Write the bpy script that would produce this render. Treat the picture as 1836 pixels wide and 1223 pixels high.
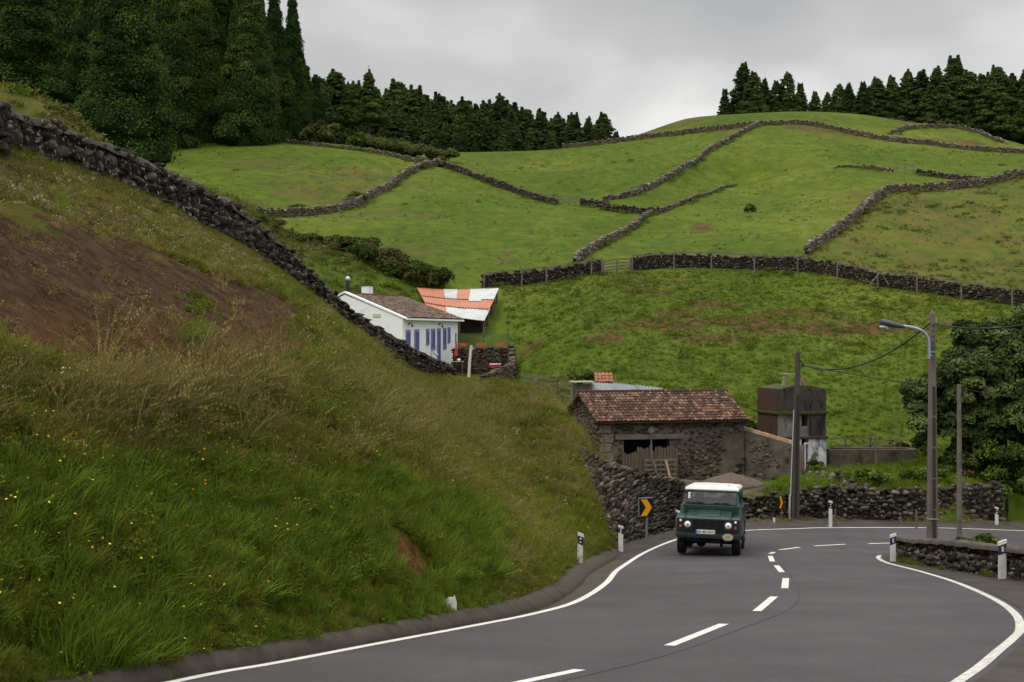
import bpy, bmesh, math, random
import numpy as np
from mathutils import Vector, Matrix, Euler
R = math.radians
sc = bpy.context.scene
C = sc.collection
for o in list(bpy.data.objects): bpy.data.objects.remove(o)

# ------------------------------------------------------------------ camera
F, CX, CY = 2600.0, 918.0, 611.5          # focal length in photo pixels, picture centre
cam = bpy.data.cameras.new('camera'); cam.sensor_width = 36.0; cam.lens = F / 1836 * 36
cam.clip_start = 0.3; cam.clip_end = 6000
co = bpy.data.objects.new('camera', cam); C.objects.link(co)
co.rotation_euler = (R(90), 0, 0)
sc.camera = co

# ------------------------------------------------------------------ sky and sun (overcast)
SUN_EL, SUN_AZ = R(52), R(-60)            # soft sun behind cloud, high on the left
world = bpy.data.worlds.new('World'); sc.world = world; world.use_nodes = True
def N(nt, t, **kw):
    n = nt.nodes.new(t)
    for k, v in kw.items():
        if k == 'op': n.operation = v
        elif k.startswith('i_'): n.inputs[k[2:].replace('_', ' ')].default_value = v
        else: setattr(n, k, v)
    return n
def math_n(nt, op, a, b=None, clamp=False):
    n = nt.nodes.new('ShaderNodeMath'); n.operation = op; n.use_clamp = clamp
    for i, v in enumerate((a, b)):
        if v is None: continue
        if isinstance(v, (int, float)): n.inputs[i].default_value = v
        else: nt.links.new(v, n.inputs[i])
    return n.outputs[0]
def ramp(nt, fac, stops, interp='LINEAR'):
    n = nt.nodes.new('ShaderNodeValToRGB'); cr = n.color_ramp; cr.interpolation = interp
    while len(cr.elements) < len(stops): cr.elements.new(0.5)
    for e, (p, c) in zip(cr.elements, stops):
        e.position = p; e.color = (*c, 1) if len(c) == 3 else c
    if fac is not None: nt.links.new(fac, n.inputs[0])
    return n.outputs[0]
def mixc(nt, fac, a, b, mode='MIX'):
    n = nt.nodes.new('ShaderNodeMix'); n.data_type = 'RGBA'; n.blend_type = mode
    for i, v in ((0, fac), (6, a), (7, b)):
        if isinstance(v, (int, float)): n.inputs[i].default_value = v
        elif isinstance(v, tuple): n.inputs[i].default_value = (*v, 1)
        else: nt.links.new(v, n.inputs[i])
    return n.outputs[2]
def build_world():
    nt = world.node_tree; nt.nodes.clear(); L = nt.links
    out = N(nt, 'ShaderNodeOutputWorld'); bg = N(nt, 'ShaderNodeBackground'); bg.inputs[1].default_value = 0.1
    sky = N(nt, 'ShaderNodeTexSky', sky_type='NISHITA', sun_disc=False)
    sky.sun_elevation = SUN_EL; sky.sun_rotation = SUN_AZ; sky.air_density = 1.5; sky.dust_density = 4
    tc = N(nt, 'ShaderNodeTexCoord'); sep = N(nt, 'ShaderNodeSeparateXYZ'); L.new(tc.outputs['Generated'], sep.inputs[0])
    z = math_n(nt, 'MAXIMUM', sep.outputs[2], 0.0)
    den = math_n(nt, 'ADD', z, 0.42)
    cmb = N(nt, 'ShaderNodeCombineXYZ')
    L.new(math_n(nt, 'DIVIDE', sep.outputs[0], den), cmb.inputs[0]); L.new(math_n(nt, 'DIVIDE', sep.outputs[1], den), cmb.inputs[1])
    mp = N(nt, 'ShaderNodeMapping'); mp.inputs['Location'].default_value = (3.25, 1.5, 0.3); mp.inputs['Scale'].default_value = (1.0, 1.0, 1)
    L.new(cmb.outputs[0], mp.inputs[0])
    n1 = N(nt, 'ShaderNodeTexNoise', i_Scale=2.3, i_Detail=4.0, i_Roughness=0.45, i_Distortion=0.2); L.new(mp.outputs[0], n1.inputs[0])
    # brighter strip low above the hill, darker deck higher up, bright zenith (as an overcast sky is)
    t = math_n(nt, 'ADD', n1.outputs[0], math_n(nt, 'MULTIPLY', math_n(nt, 'SUBTRACT', 0.165, z), 2.0))
    cl = ramp(nt, t, [(0.28, (4.05, 4.05, 4.1)), (0.42, (5.0, 4.98, 5.0)), (0.53, (6.5, 6.45, 6.4)), (0.64, (8.9, 8.8, 8.7))])
    gain = math_n(nt, 'ADD', 1.0, math_n(nt, 'MULTIPLY', math_n(nt, 'SMOOTH_MIN', math_n(nt, 'MAXIMUM', math_n(nt, 'SUBTRACT', z, 0.27), 0.0), 0.5), 6.6))
    mul = N(nt, 'ShaderNodeVectorMath', operation='SCALE'); L.new(cl, mul.inputs[0]); L.new(gain, mul.inputs['Scale'])
    col = mixc(nt, 0.94, sky.outputs[0], mul.outputs[0])
    L.new(col, bg.inputs[0]); L.new(bg.outputs[0], out.inputs[0])
build_world()
sun = bpy.data.lights.new('sun', 'SUN'); sun.energy = 1.2; sun.angle = R(18); sun.color = (1.0, 0.95, 0.86)
so = bpy.data.objects.new('sun', sun); C.objects.link(so)
# direction towards the sun: azimuth measured as in the sky node (rotation about +Y towards +X)
sd = Vector((math.sin(SUN_AZ) * math.cos(SUN_EL), math.cos(SUN_AZ) * math.cos(SUN_EL) * 0.2 - 0.4, math.sin(SUN_EL)))
so.rotation_euler = sd.to_track_quat('Z', 'Y').to_euler(); so.location = (-20, 0, 60)
sc.view_settings.view_transform = 'Standard'; sc.view_settings.look = 'None'
sc.view_settings.exposure = 0.22; sc.view_settings.gamma = 1.0
sc.cycles.max_bounces = 6; sc.cycles.diffuse_bounces = 3; sc.cycles.transparent_max_bounces = 8
sc.cycles.use_denoising = True

# ------------------------------------------------------------------ helpers
def P(px, py, Y):                          # a point of the photo at a distance Y, in metres
    return Vector(((px - CX) * Y / F, Y, (CY - py) * Y / F))
def proj(x, y, z):
    return CX + F * x / y, CY - F * z / y
def tag(o, label=None, cat=None, group=None, kind=None):
    if label: o['label'] = label
    if cat: o['category'] = cat
    if group: o['group'] = group
    if kind: o['kind'] = kind
    return o
def empty(name, loc, rz=0.0, label=None, cat=None, group=None):
    o = bpy.data.objects.new(name, None); C.objects.link(o); o.location = loc; o.rotation_euler = (0, 0, rz)
    o.empty_display_size = 0.2
    return tag(o, label, cat, group)
def link(name, me, mats, parent=None, smooth=False):
    if not isinstance(mats, (list, tuple)): mats = [mats]
    for m in mats: me.materials.append(m)
    if smooth: me.shade_smooth()
    o = bpy.data.objects.new(name, me); C.objects.link(o)
    if parent is not None: o.parent = parent
    return o
def np_mesh(name, V, faces, tone=None, mi=None, smooth=False, dom='POINT', cols=None):
    """V (n,3); faces (m,k) array or list of arrays of equal width; tone: one float per vertex"""
    if not isinstance(faces, list): faces = [faces]
    me = bpy.data.meshes.new(name); V = np.asarray(V, np.float32)
    me.vertices.add(len(V)); me.vertices.foreach_set('co', V.ravel())
    nl = sum(f.size for f in faces); nf = sum(len(f) for f in faces)
    me.loops.add(nl); me.loops.foreach_set('vertex_index', np.concatenate([f.ravel() for f in faces]).astype(np.int32))
    ls = []; lt = []; c = 0
    for f in faces:
        k = f.shape[1]; ls.append(c + np.arange(len(f)) * k); lt.append(np.full(len(f), k)); c += f.size
    me.polygons.add(nf); me.polygons.foreach_set('loop_start', np.concatenate(ls).astype(np.int32)); me.polygons.foreach_set('loop_total', np.concatenate(lt).astype(np.int32))
    if mi is not None: me.polygons.foreach_set('material_index', np.asarray(mi, np.int32))
    if smooth: me.polygons.foreach_set('use_smooth', np.ones(nf, bool))
    me.update(calc_edges=True)
    if tone is not None:
        a = me.attributes.new('tone', 'FLOAT', 'POINT'); a.data.foreach_set('value', np.asarray(tone, np.float32))
    if cols is not None:
        a = me.attributes.new('zone', 'FLOAT_COLOR', 'POINT'); a.data.foreach_set('color', np.asarray(cols, np.float32).ravel())
    return me
def grid_faces(nr, nc):
    i = np.arange(nr - 1)[:, None] * nc + np.arange(nc - 1)[None, :]
    i = i.ravel(); return np.stack([i, i + 1, i + nc + 1, i + nc], 1)
class MB:                                   # collects simple shapes into ONE mesh
    def __init__(s): s.v = []; s.f = []; s.m = []
    def add(s, vs, fs, m=0):
        b = len(s.v); s.v += [tuple(v) for v in vs]; s.f += [tuple(b + i for i in f) for f in fs]; s.m += [m] * len(fs); return s
    def box(s, c, d, rz=0.0, m=0, M=None, bev=0.0):
        x, y, z = (d[0] / 2, d[1] / 2, d[2] / 2)
        if bev > 0:
            bm = bmesh.new(); bmesh.ops.create_cube(bm, size=1)
            for v in bm.verts: v.co = Vector((v.co.x * d[0], v.co.y * d[1], v.co.z * d[2]))
            bmesh.ops.bevel(bm, geom=bm.edges[:], offset=bev, segments=2, affect='EDGES', profile=0.6)
            bm.verts.index_update(); vs = [v.co.copy() for v in bm.verts]; fs = [[v.index for v in f.verts] for f in bm.faces]; bm.free()
        else:
            vs = [Vector((a * x, b * y, e * z)) for a in (-1, 1) for b in (-1, 1) for e in (-1, 1)]
            fs = [(0, 1, 3, 2), (4, 6, 7, 5), (0, 4, 5, 1), (2, 3, 7, 6), (0, 2, 6, 4), (1, 5, 7, 3)]
        T = Matrix.Translation(Vector(c)) @ Matrix.Rotation(rz, 4, 'Z')
        if M is not None: T = M @ T
        return s.add([T @ v for v in vs], fs, m)
    def prism(s, pts, h0, h1, axis=2, m=0, M=None):   # polygon pts in the two other axes, extruded along axis
        n = len(pts)
        def mk(p, h):
            if axis == 2: return Vector((p[0], p[1], h))
            if axis == 1: return Vector((p[0], h, p[1]))
            return Vector((h, p[0], p[1]))
        vs = [mk(p, h0) for p in pts] + [mk(p, h1) for p in pts]
        if M is not None: vs = [M @ v for v in vs]
        fs = [tuple(range(n))[::-1], tuple(range(n, 2 * n))] + [(i, (i + 1) % n, n + (i + 1) % n, n + i) for i in range(n)]
        return s.add(vs, fs, m)
    def tube(s, pts, r, n=8, m=0, cap=True):
        pts = [Vector(p) for p in pts]; rs = r if isinstance(r, (list, tuple)) else [r] * len(pts)
        rings = []; ref = None
        for i, p in enumerate(pts):
            d = (pts[min(i + 1, len(pts) - 1)] - pts[max(i - 1, 0)]).normalized()
            if ref is None: ref = d.orthogonal().normalized()
            ref = (ref - d * ref.dot(d)).normalized(); b = d.cross(ref)
            rings.append([p + (ref * math.cos(2 * math.pi * k / n) + b * math.sin(2 * math.pi * k / n)) * rs[i] for k in range(n)])
        vs = [v for rg in rings for v in rg]
        fs = [(i * n + k, i * n + (k + 1) % n, (i + 1) * n + (k + 1) % n, (i + 1) * n + k) for i in range(len(pts) - 1) for k in range(n)]
        if cap: fs += [tuple(range(n))[::-1], tuple((len(pts) - 1) * n + k for k in range(n))]
        return s.add(vs, fs, m)
    def disc(s, c, r, nrm, t=0.01, n=20, m=0, sx=1.0):
        c = Vector(c); q = Vector(nrm).to_track_quat('Z', 'Y').to_matrix().to_4x4()
        T = Matrix.Translation(c) @ q
        pts = [(math.cos(2 * math.pi * k / n) * r * sx, math.sin(2 * math.pi * k / n) * r) for k in range(n)]
        return s.prism(pts, 0, t, 2, m, T)
    def sphere(s, c, r, m=0, sub=2, sc_=(1, 1, 1)):
        V, Fc = ICO[sub]; return s.add([Vector(c) + Vector((v[0] * r * sc_[0], v[1] * r * sc_[1], v[2] * r * sc_[2])) for v in V], [tuple(f) for f in Fc], m)
    def quad(s, a, b, c, d, m=0): return s.add([a, b, c, d], [(0, 1, 2, 3)], m)
    def build(s, name, mats, parent=None, smooth=False):
        me = bpy.data.meshes.new(name); me.from_pydata(s.v, [], s.f)
        if isinstance(mats, (list, tuple)): me.polygons.foreach_set('material_index', s.m)
        me.update(); bm = bmesh.new(); bm.from_mesh(me); bmesh.ops.recalc_face_normals(bm, faces=bm.faces[:]); bm.to_mesh(me); bm.free()
        o = link(name, me, mats, parent)
        if smooth:
            me.shade_smooth()
            try: me.set_sharp_from_angle(angle=R(40))
            except Exception: pass
        return o
def ico(sub):
    bm = bmesh.new(); bmesh.ops.create_icosphere(bm, subdivisions=sub, radius=1); bm.verts.index_update()
    V = np.array([v.co[:] for v in bm.verts]); Fc = np.array([[v.index for v in f.verts] for f in bm.faces]); bm.free(); return V, Fc
ICO = {1: ico(1), 2: ico(2), 3: ico(3)}
class VN:                                   # value noise on a lattice, for relief and scatter masks
    def __init__(s, seed): s.t = np.random.RandomState(seed).rand(256, 256)
    def __call__(s, x, y, sc_):
        x = np.asarray(x) / sc_ + 100.3; y = np.asarray(y) / sc_ + 57.7
        i = np.floor(x).astype(int); j = np.floor(y).astype(int); u = x - i; v = y - j
        u = u * u * (3 - 2 * u); v = v * v * (3 - 2 * v); T = s.t
        g = lambda a, b: T[a % 256, b % 256]
        return (g(i, j) * (1 - u) * (1 - v) + g(i + 1, j) * u * (1 - v) + g(i, j + 1) * (1 - u) * v + g(i + 1, j + 1) * u * v)
    def fbm(s, x, y, sc_, o=3):
        r = 0; a = 1; t = 0
        for k in range(o): r = r + a * s(x, y, sc_ / 2 ** k); t += a; a *= 0.5
        return r / t
vn = VN(3); vn2 = VN(8)
def inpoly(px, py, poly):
    px = np.asarray(px, float); py = np.asarray(py, float); c = np.zeros(px.shape, bool); n = len(poly)
    for i in range(n):
        x0, y0 = poly[i]; x1, y1 = poly[(i + 1) % n]
        if y0 == y1: continue
        m = ((y0 > py) != (y1 > py)) & (px < (x1 - x0) * (py - y0) / (y1 - y0) + x0); c ^= m
    return c

# ------------------------------------------------------------------ materials
def base_mat(name):
    m = bpy.data.materials.new(name); m.use_nodes = True; nt = m.node_tree
    b = nt.nodes['Principled BSDF']; b.inputs['Specular IOR Level'].default_value = 0.25
    return m, nt, b
def bumpn(nt, b, h, strength, dist=0.02):
    n = N(nt, 'ShaderNodeBump'); n.inputs['Strength'].default_value = strength; n.inputs['Distance'].default_value = dist
    nt.links.new(h, n.inputs['Height']); nt.links.new(n.outputs[0], b.inputs['Normal'])
def noise(nt, vec, scale, detail=5.0, rough=0.55, dist=0.0):
    n = N(nt, 'ShaderNodeTexNoise', i_Scale=scale, i_Detail=detail, i_Roughness=rough, i_Distortion=dist)
    nt.links.new(vec, n.inputs[0]); return n.outputs[0]
def mat(name, stops, scale=4.0, rough=0.85, bump=0.3, bdist=0.01, detail=6.0, stain=None, sscale=1.2, metal=0.0, coord='Object', stretch=None, spec=0.25):
    """noise-driven colour, with optional second stain colour that has a shape of its own"""
    m, nt, b = base_mat(name); tc = N(nt, 'ShaderNodeTexCoord'); vec = tc.outputs[coord]
    if stretch:
        mp = N(nt, 'ShaderNodeMapping'); mp.inputs['Scale'].default_value = stretch; nt.links.new(vec, mp.inputs[0]); vec = mp.outputs[0]
    f = noise(nt, vec, scale, detail, 0.6)
    k = len(stops); c = ramp(nt, f, [(0.3 + 0.4 * i / max(k - 1, 1), s) for i, s in enumerate(stops)])
    if stain:
        g = ramp(nt, noise(nt, vec, sscale, 6, 0.65, 0.5), [(stain[1], (0, 0, 0)), (stain[1] + 0.12, (1, 1, 1))])
        c = mixc(nt, g, c, stain[0])
    nt.links.new(c, b.inputs['Base Color']); b.inputs['Roughness'].default_value = rough; b.inputs['Metallic'].default_value = metal
    b.inputs['Specular IOR Level'].default_value = spec
    if bump: bumpn(nt, b, noise(nt, vec, scale * 3, 6, 0.65), bump, bdist)
    return m
def stone_mat(name, stops, lichen=(0.42, 0.41, 0.37), lic=0.62, scale=6.0, moss=None, bump=0.6):
    m, nt, b = base_mat(name); tc = N(nt, 'ShaderNodeTexCoord'); vec = tc.outputs['Object']
    at = N(nt, 'ShaderNodeAttribute', attribute_name='tone')
    t = math_n(nt, 'ADD', at.outputs['Fac'], math_n(nt, 'MULTIPLY', math_n(nt, 'SUBTRACT', noise(nt, vec, scale, 6, 0.6), 0.5), 0.9))
    k = len(stops); c = ramp(nt, t, [(0.05 + 0.9 * i / (k - 1), s) for i, s in enumerate(stops)])
    g = ramp(nt, noise(nt, vec, scale * 1.6, 7, 0.7, 0.3), [(lic, (0, 0, 0)), (lic + 0.05, (1, 1, 1))])
    c = mixc(nt, g, c, lichen)
    if moss:
        g = ramp(nt, noise(nt, vec, 0.9, 6, 0.7, 0.3), [(moss[1], (0, 0, 0)), (moss[1] + 0.1, (1, 1, 1))]); c = mixc(nt, g, c, moss[0])
    nt.links.new(c, b.inputs['Base Color']); b.inputs['Roughness'].default_value = 0.92; b.inputs['Specular IOR Level'].default_value = 0.15
    bumpn(nt, b, noise(nt, vec, scale * 4, 6, 0.7), bump, 0.02)
    return m
def leaf_mat(name, stops, pscale=0.5, trans=0.25, rnd=0.5, tonemix=0.5, blue=0.66):
    """foliage: colour from per-instance random, per-clump tone and slow noise over the ground"""
    m, nt, b = base_mat(name); geo = N(nt, 'ShaderNodeNewGeometry'); oi = N(nt, 'ShaderNodeObjectInfo')
    at = N(nt, 'ShaderNodeAttribute', attribute_name='tone')
    f = math_n(nt, 'MULTIPLY', noise(nt, geo.outputs['Position'], pscale, 4, 0.6), 1.0)
    f = math_n(nt, 'ADD', f, math_n(nt, 'MULTIPLY', math_n(nt, 'SUBTRACT', oi.outputs['Random'], 0.5), rnd))
    f = math_n(nt, 'ADD', f, math_n(nt, 'MULTIPLY', math_n(nt, 'SUBTRACT', at.outputs['Fac'], 0.5), tonemix))
    stops = [(r_ * 0.97, g_, b_ * blue) for r_, g_, b_ in stops]
    k = len(stops); c = ramp(nt, f, [(0.2 + 0.6 * i / max(k - 1, 1), s) for i, s in enumerate(stops)])
    nt.links.new(c, b.inputs['Base Color']); b.inputs['Roughness'].default_value = 0.85; b.inputs['Specular IOR Level'].default_value = 0.06
    if trans:
        tr = N(nt, 'ShaderNodeBsdfTranslucent'); mx = N(nt, 'ShaderNodeMixShader'); mx.inputs[0].default_value = trans
        nt.links.new(c, tr.inputs[0]); nt.links.new(b.outputs[0], mx.inputs[1]); nt.links.new(tr.outputs[0], mx.inputs[2])
        nt.links.new(mx.outputs[0], nt.nodes['Material Output'].inputs[0])
    return m
def plain(name, col, rough=0.6, metal=0.0, spec=0.4, bump=0.0, var=0.12, scale=12.0):
    a = tuple(max(0, c * (1 - var)) for c in col); z = tuple(min(1, c * (1 + var)) for c in col)
    return mat(name, [a, z], scale=scale, rough=rough, bump=bump, metal=metal, spec=spec)
M = {}
M['asphalt'] = mat('asphalt', [(0.092, 0.083, 0.087), (0.120, 0.109, 0.113)], scale=0.55, rough=0.75, bump=0.35, bdist=0.004, stain=((0.072, 0.064, 0.066), 0.60), sscale=0.5, spec=0.3)
M['asphalt_old'] = mat('asphalt_old', [(0.030, 0.024, 0.020), (0.062, 0.052, 0.044)], scale=1.8, rough=0.9, bump=0.5, stain=((0.085, 0.072, 0.06), 0.6), sscale=2.4)
M['gutter'] = mat('gutter', [(0.040, 0.032, 0.022), (0.075, 0.062, 0.045)], scale=2.5, rough=0.9, bump=0.5, stain=((0.052, 0.056, 0.014), 0.50), sscale=0.9)
M['kerb'] = mat('kerb', [(0.048, 0.038, 0.029), (0.078, 0.063, 0.050)], scale=6, rough=0.92, bump=0.35, bdist=0.006, stain=((0.04, 0.034, 0.022), 0.56), sscale=2)
M['paint'] = mat('road_paint', [(0.55, 0.53, 0.47), (0.70, 0.68, 0.61)], scale=6, rough=0.6, bump=0.2, stain=((0.30, 0.28, 0.25), 0.66), sscale=7)
M['paint_worn'] = mat('road_paint_worn', [(0.36, 0.34, 0.30), (0.66, 0.64, 0.57)], scale=14, rough=0.7, bump=0.3, stain=((0.13, 0.12, 0.11), 0.57), sscale=9)
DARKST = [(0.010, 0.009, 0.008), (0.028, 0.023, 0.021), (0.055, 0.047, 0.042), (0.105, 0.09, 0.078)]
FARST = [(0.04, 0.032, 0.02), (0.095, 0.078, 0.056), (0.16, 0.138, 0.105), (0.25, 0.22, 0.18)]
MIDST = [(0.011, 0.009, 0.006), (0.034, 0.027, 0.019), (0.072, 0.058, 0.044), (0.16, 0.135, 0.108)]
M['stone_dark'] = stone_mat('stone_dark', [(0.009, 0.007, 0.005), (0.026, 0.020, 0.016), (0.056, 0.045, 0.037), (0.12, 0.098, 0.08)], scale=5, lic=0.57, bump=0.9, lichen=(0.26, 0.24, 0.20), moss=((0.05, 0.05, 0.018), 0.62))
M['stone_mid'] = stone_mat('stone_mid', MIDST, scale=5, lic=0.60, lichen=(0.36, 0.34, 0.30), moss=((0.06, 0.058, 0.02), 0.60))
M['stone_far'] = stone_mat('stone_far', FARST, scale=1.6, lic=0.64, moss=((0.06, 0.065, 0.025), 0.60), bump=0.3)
# ================================================================== THE GROUND
def z_road(x, y):
    x = np.asarray(x, float); y = np.asarray(y, float)
    t = np.clip((y - 33.0) / 16.0, 0, None)
    # integrate a slope that eases from -0.108 to -0.015 between y=33 and y=49
    tt = np.clip(t, 0, 1)
    z = -1.65 - 0.108 * np.minimum(y, 33.0) - 16.0 * (0.108 * tt - 0.093 * (tt ** 3 - 0.5 * tt ** 4)) - 0.015 * np.clip(y - 49, 0, None)
    return z - 0.055 * np.clip(x - 10, 0, 40) * np.clip((y - 40) / 6, 0, 1)
def road_hit(px, py):
    lo, hi = 5.0, 90.0
    for _ in range(60):
        m = (lo + hi) / 2; x = (px - CX) * m / F; z = float(z_road(x, m))
        if CY - F * z / m > py: lo = m
        else: hi = m
    return Vector(((px - CX) * lo / F, lo, float(z_road((px - CX) * lo / F, lo))))
CTRL = []                                    # (x, y, z) the hillside passes through
def cp(px, py, Y): CTRL.append(tuple(P(px, py, Y)))
# dry-stone walls of the hillside: name -> [(px, py of the foot, distance)]
WALLS = {
 'mid': [(864, 516, 104), (1000, 505, 106), (1060, 492, 107), (1081, 489, 107)],
 'mid2': [(1132, 486, 108), (1209, 480, 109), (1353, 483, 108), (1501, 494, 104), (1574, 510, 101), (1724, 533, 98), (1836, 549, 96), (1990, 572, 93)],
 'right': [(1446, 456, 108), (1483, 431, 116), (1537, 390, 128), (1560, 371, 134), (1596, 346, 142), (1683, 343, 144), (1751, 335, 146), (1836, 317, 150), (1930, 300, 153)],
 'fold': [(1030, 476, 110), (1060, 452, 116), (1111, 424, 128), (1173, 388, 142), (1228, 364, 152), (1273, 348, 160), (1319, 333, 170)],
 'long': [(1082, 360, 148), (1132, 352, 152), (1155, 342, 154), (1196, 321, 162), (1260, 280, 176), (1319, 246, 190), (1360, 226, 199)],
 'short': [(1041, 370, 148), (1082, 373, 145), (1100, 381, 144), (1182, 382, 141)],
 'slope': [(785, 296, 177), (847, 317, 170), (902, 338, 163), (966, 360, 156), (1000, 367, 152)],
 'left': [(461, 387, 131), (529, 389, 134), (609, 378, 140), (652, 365, 146), (686, 346, 154), (720, 322, 164), (754, 304, 173), (785, 297, 177)],
 'upper': [(380, 247, 200), (465, 251, 196), (541, 259, 190), (643, 270, 184), (703, 281, 180), (762, 294, 178)],
 'ridge': [(1009, 267, 222), (1091, 258, 216), (1182, 246, 210), (1273, 235, 205), (1360, 226, 201), (1433, 223, 200), (1478, 230, 200), (1542, 244, 197), (1592, 253, 195), (1683, 262, 191), (1751, 271, 188), (1836, 276, 185), (1960, 284, 180)],
 'mound': [(1598, 240, 201), (1630, 232, 206), (1651, 230, 207), (1708, 229, 208), (1746, 237, 206), (1800, 258, 200)],
 'stub_a': [(1500, 299, 160), (1560, 303, 160), (1603, 309, 159)],
 'stub_b': [(1642, 312, 158), (1700, 321, 155), (1765, 330, 148)],
}
for k, w in WALLS.items():
    for p in w: cp(*p)
    for p, q in zip(w[:-1], w[1:]):
        n_ = max(1, int(abs(complex(q[0] - p[0], q[1] - p[1])) / 28))
        for j in range(1, n_): cp(*[p[i] + (q[i] - p[i]) * j / n_ for i in range(3)])
for p in [(830, 275, 206), (900, 272, 212), (960, 270, 216), (1182, 232, 222), (1228, 213, 226), (1319, 211, 228), (1433, 205, 228), (1501, 208, 228), (1570, 214, 228),
          (1637, 222, 220), (1836, 262, 200), (1100, 300, 190), (950, 310, 184), (1440, 240, 192), (1440, 280, 172), (1260, 410, 132), (1350, 370, 146), (1440, 330, 158), (1580, 300, 166), (1700, 290, 170), (1836, 292, 168),
          (1150, 450, 118), (1300, 450, 116), (1400, 445, 114), (1500, 340, 150), (1700, 420, 122), (1600, 440, 117), (1836, 440, 118), (1750, 500, 104), (1600, 480, 108),
          (600, 330, 152), (700, 310, 166), (500, 300, 160), (400, 300, 158), (300, 270, 182), (270, 262, 185), (330, 330, 140), (400, 360, 130), (600, 290, 172), (440, 260, 186), (230, 262, 180), (100, 250, 170), (0, 240, 165),
          (560, 440, 120), (500, 410, 123), (640, 400, 128), (700, 430, 118), (800, 400, 132), (900, 450, 118), (850, 350, 150), (950, 420, 128), (1000, 430, 122), (760, 360, 146), (820, 490, 106),
          (640, 450, 110), (700, 500, 102), (800, 530, 102), (560, 470, 104), (600, 510, 98), (520, 440, 112), (750, 548, 98), (870, 532, 101),
          (722, 668, 87), (815, 655, 92), (640, 660, 88), (840, 690, 80), (780, 672, 80), (880, 560, 99), (866, 676, 89), (918, 676, 87.4), (846, 716, 77), (912, 712, 82), (880, 700, 84), (860, 612, 93),
          (935, 700, 76), (900, 545, 99), (950, 630, 86), (1000, 600, 88), (1150, 600, 87), (1300, 600, 87), (1450, 600, 87), (1600, 598, 88), (1800, 600, 86), (1200, 540, 97), (1400, 545, 97), (1600, 560, 94), (1000, 545, 98),
          (1000, 680, 77), (1200, 680, 77), (1350, 690, 76), (1550, 690, 76), (1750, 690, 74), (1900, 700, 72), (1050, 715, 73), (980, 730, 66),
          (1550, 760, 69), (1650, 770, 68), (1350, 770, 69), (1200, 760, 69), (1500, 818, 65), (1600, 822, 64), (1700, 800, 64), (1836, 800, 62),
          (1040, 835, 58), (1100, 862, 57.5), (1220, 866, 57), (1350, 868, 58), (1420, 862, 58), (1500, 845, 59), (1620, 845, 59), (1750, 850, 58), (1900, 850, 58),
          (1020, 790, 54), (1350, 880, 52), (1450, 878, 52.5), (1600, 876, 53), (1750, 875, 54), (1836, 885, 57), (1950, 900, 58)]:
    cp(*p)
for p in [(-16, 30, 3.4), (-13, 27, 3.2), (-14, 44, 3.2), (-12, 60, 1.2), (-9, 70, 0.2), (-13, 80, 1.5), (-45, 120, 15), (-70, 120, 22), (-60, 60, 14), (-40, 20, 8), (-60, 200, 30), (-100, 200, 38),
          (-10, 45, 1.4), (-7, 55, -1.0), (-4, 60, -1.8), (-2, 66, -2.0), (60, 60, -8), (60, 100, 4), (90, 200, 20), (90, 120, 6), (50, 40, -9), (60, 20, -9), (30, 30, -7.2), (25, 15, -5), (110, 50, -12),
          (-10, 250, 22), (15, 262, 22), (40, 265, 26), (75, 255, 22), (-40, 250, 32), (-80, 260, 34), (100, 280, 18), (-10, 300, 20), (60, 310, 20)]:
    CTRL.append(p)
# earth mound behind the black wall, top left
for px, py, Y in [(-300, 150, 44), (-120, 158, 46), (0, 166, 47), (60, 178, 47), (110, 212, 47), (150, 245, 46), (-60, 190, 58), (80, 238, 62), (-200, 190, 62), (200, 300, 50), (0, 215, 36), (-300, 200, 80), (-100, 205, 85), (60, 230, 90), (160, 262, 95), (200, 268, 120)]: cp(px, py, Y)
for x, y in [(0, 6), (-3, 8), (4, 10), (10, 10), (-2, 16), (6, 18), (10, 22), (12, 30), (2, 26), (7, 30), (8, 38), (14, 36), (5, 44), (9, 47), (16, 44), (18, 50), (26, 54), (34, 58), (20, 25), (18, 38), (6, 49), (30, 46)]:
    CTRL.append((x, y, float(z_road(x, y)) - 0.45))
for x, y, z in [(-8, 10, -1.5), (-14, 14, 2.5), (-6, 20, -1.5), (-9, 26, 0.8), (-5, 32, -1.8), (-4, 40, -2.6), (-1, 34, -4.6), (-2, 48, -3.0), (0.5, 42, -5.0), (-.5, 52, -3.6), (1.5, 47, -5.0)]:
    CTRL.append((x, y, z - 0.5))
CT = np.array(CTRL); SCL = 40.0
def _phi(d2): return d2 * np.log(d2 + 1e-9) * 0.5
_A = CT[:, :2] / SCL; _n = len(CT)
_K = _phi(((_A[:, None] - _A[None]) ** 2).sum(-1)) + np.eye(_n) * 0.0015
_Pm = np.c_[np.ones(_n), _A]
_W = np.linalg.solve(np.block([[_K, _Pm], [_Pm.T, np.zeros((3, 3))]]), np.r_[CT[:, 2], np.zeros(3)])
def h_raw(x, y):
    x = np.asarray(x, float); y = np.asarray(y, float); s = x.shape; q = np.c_[x.ravel(), y.ravel()] / SCL
    out = np.empty(len(q))
    for i in range(0, len(q), 4000):
        b = q[i:i + 4000]; out[i:i + 4000] = _phi(((b[:, None] - _A[None]) ** 2).sum(-1)) @ _W[:_n] + _W[_n] + b @ _W[_n + 1:]
    return out.reshape(s)
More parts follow.
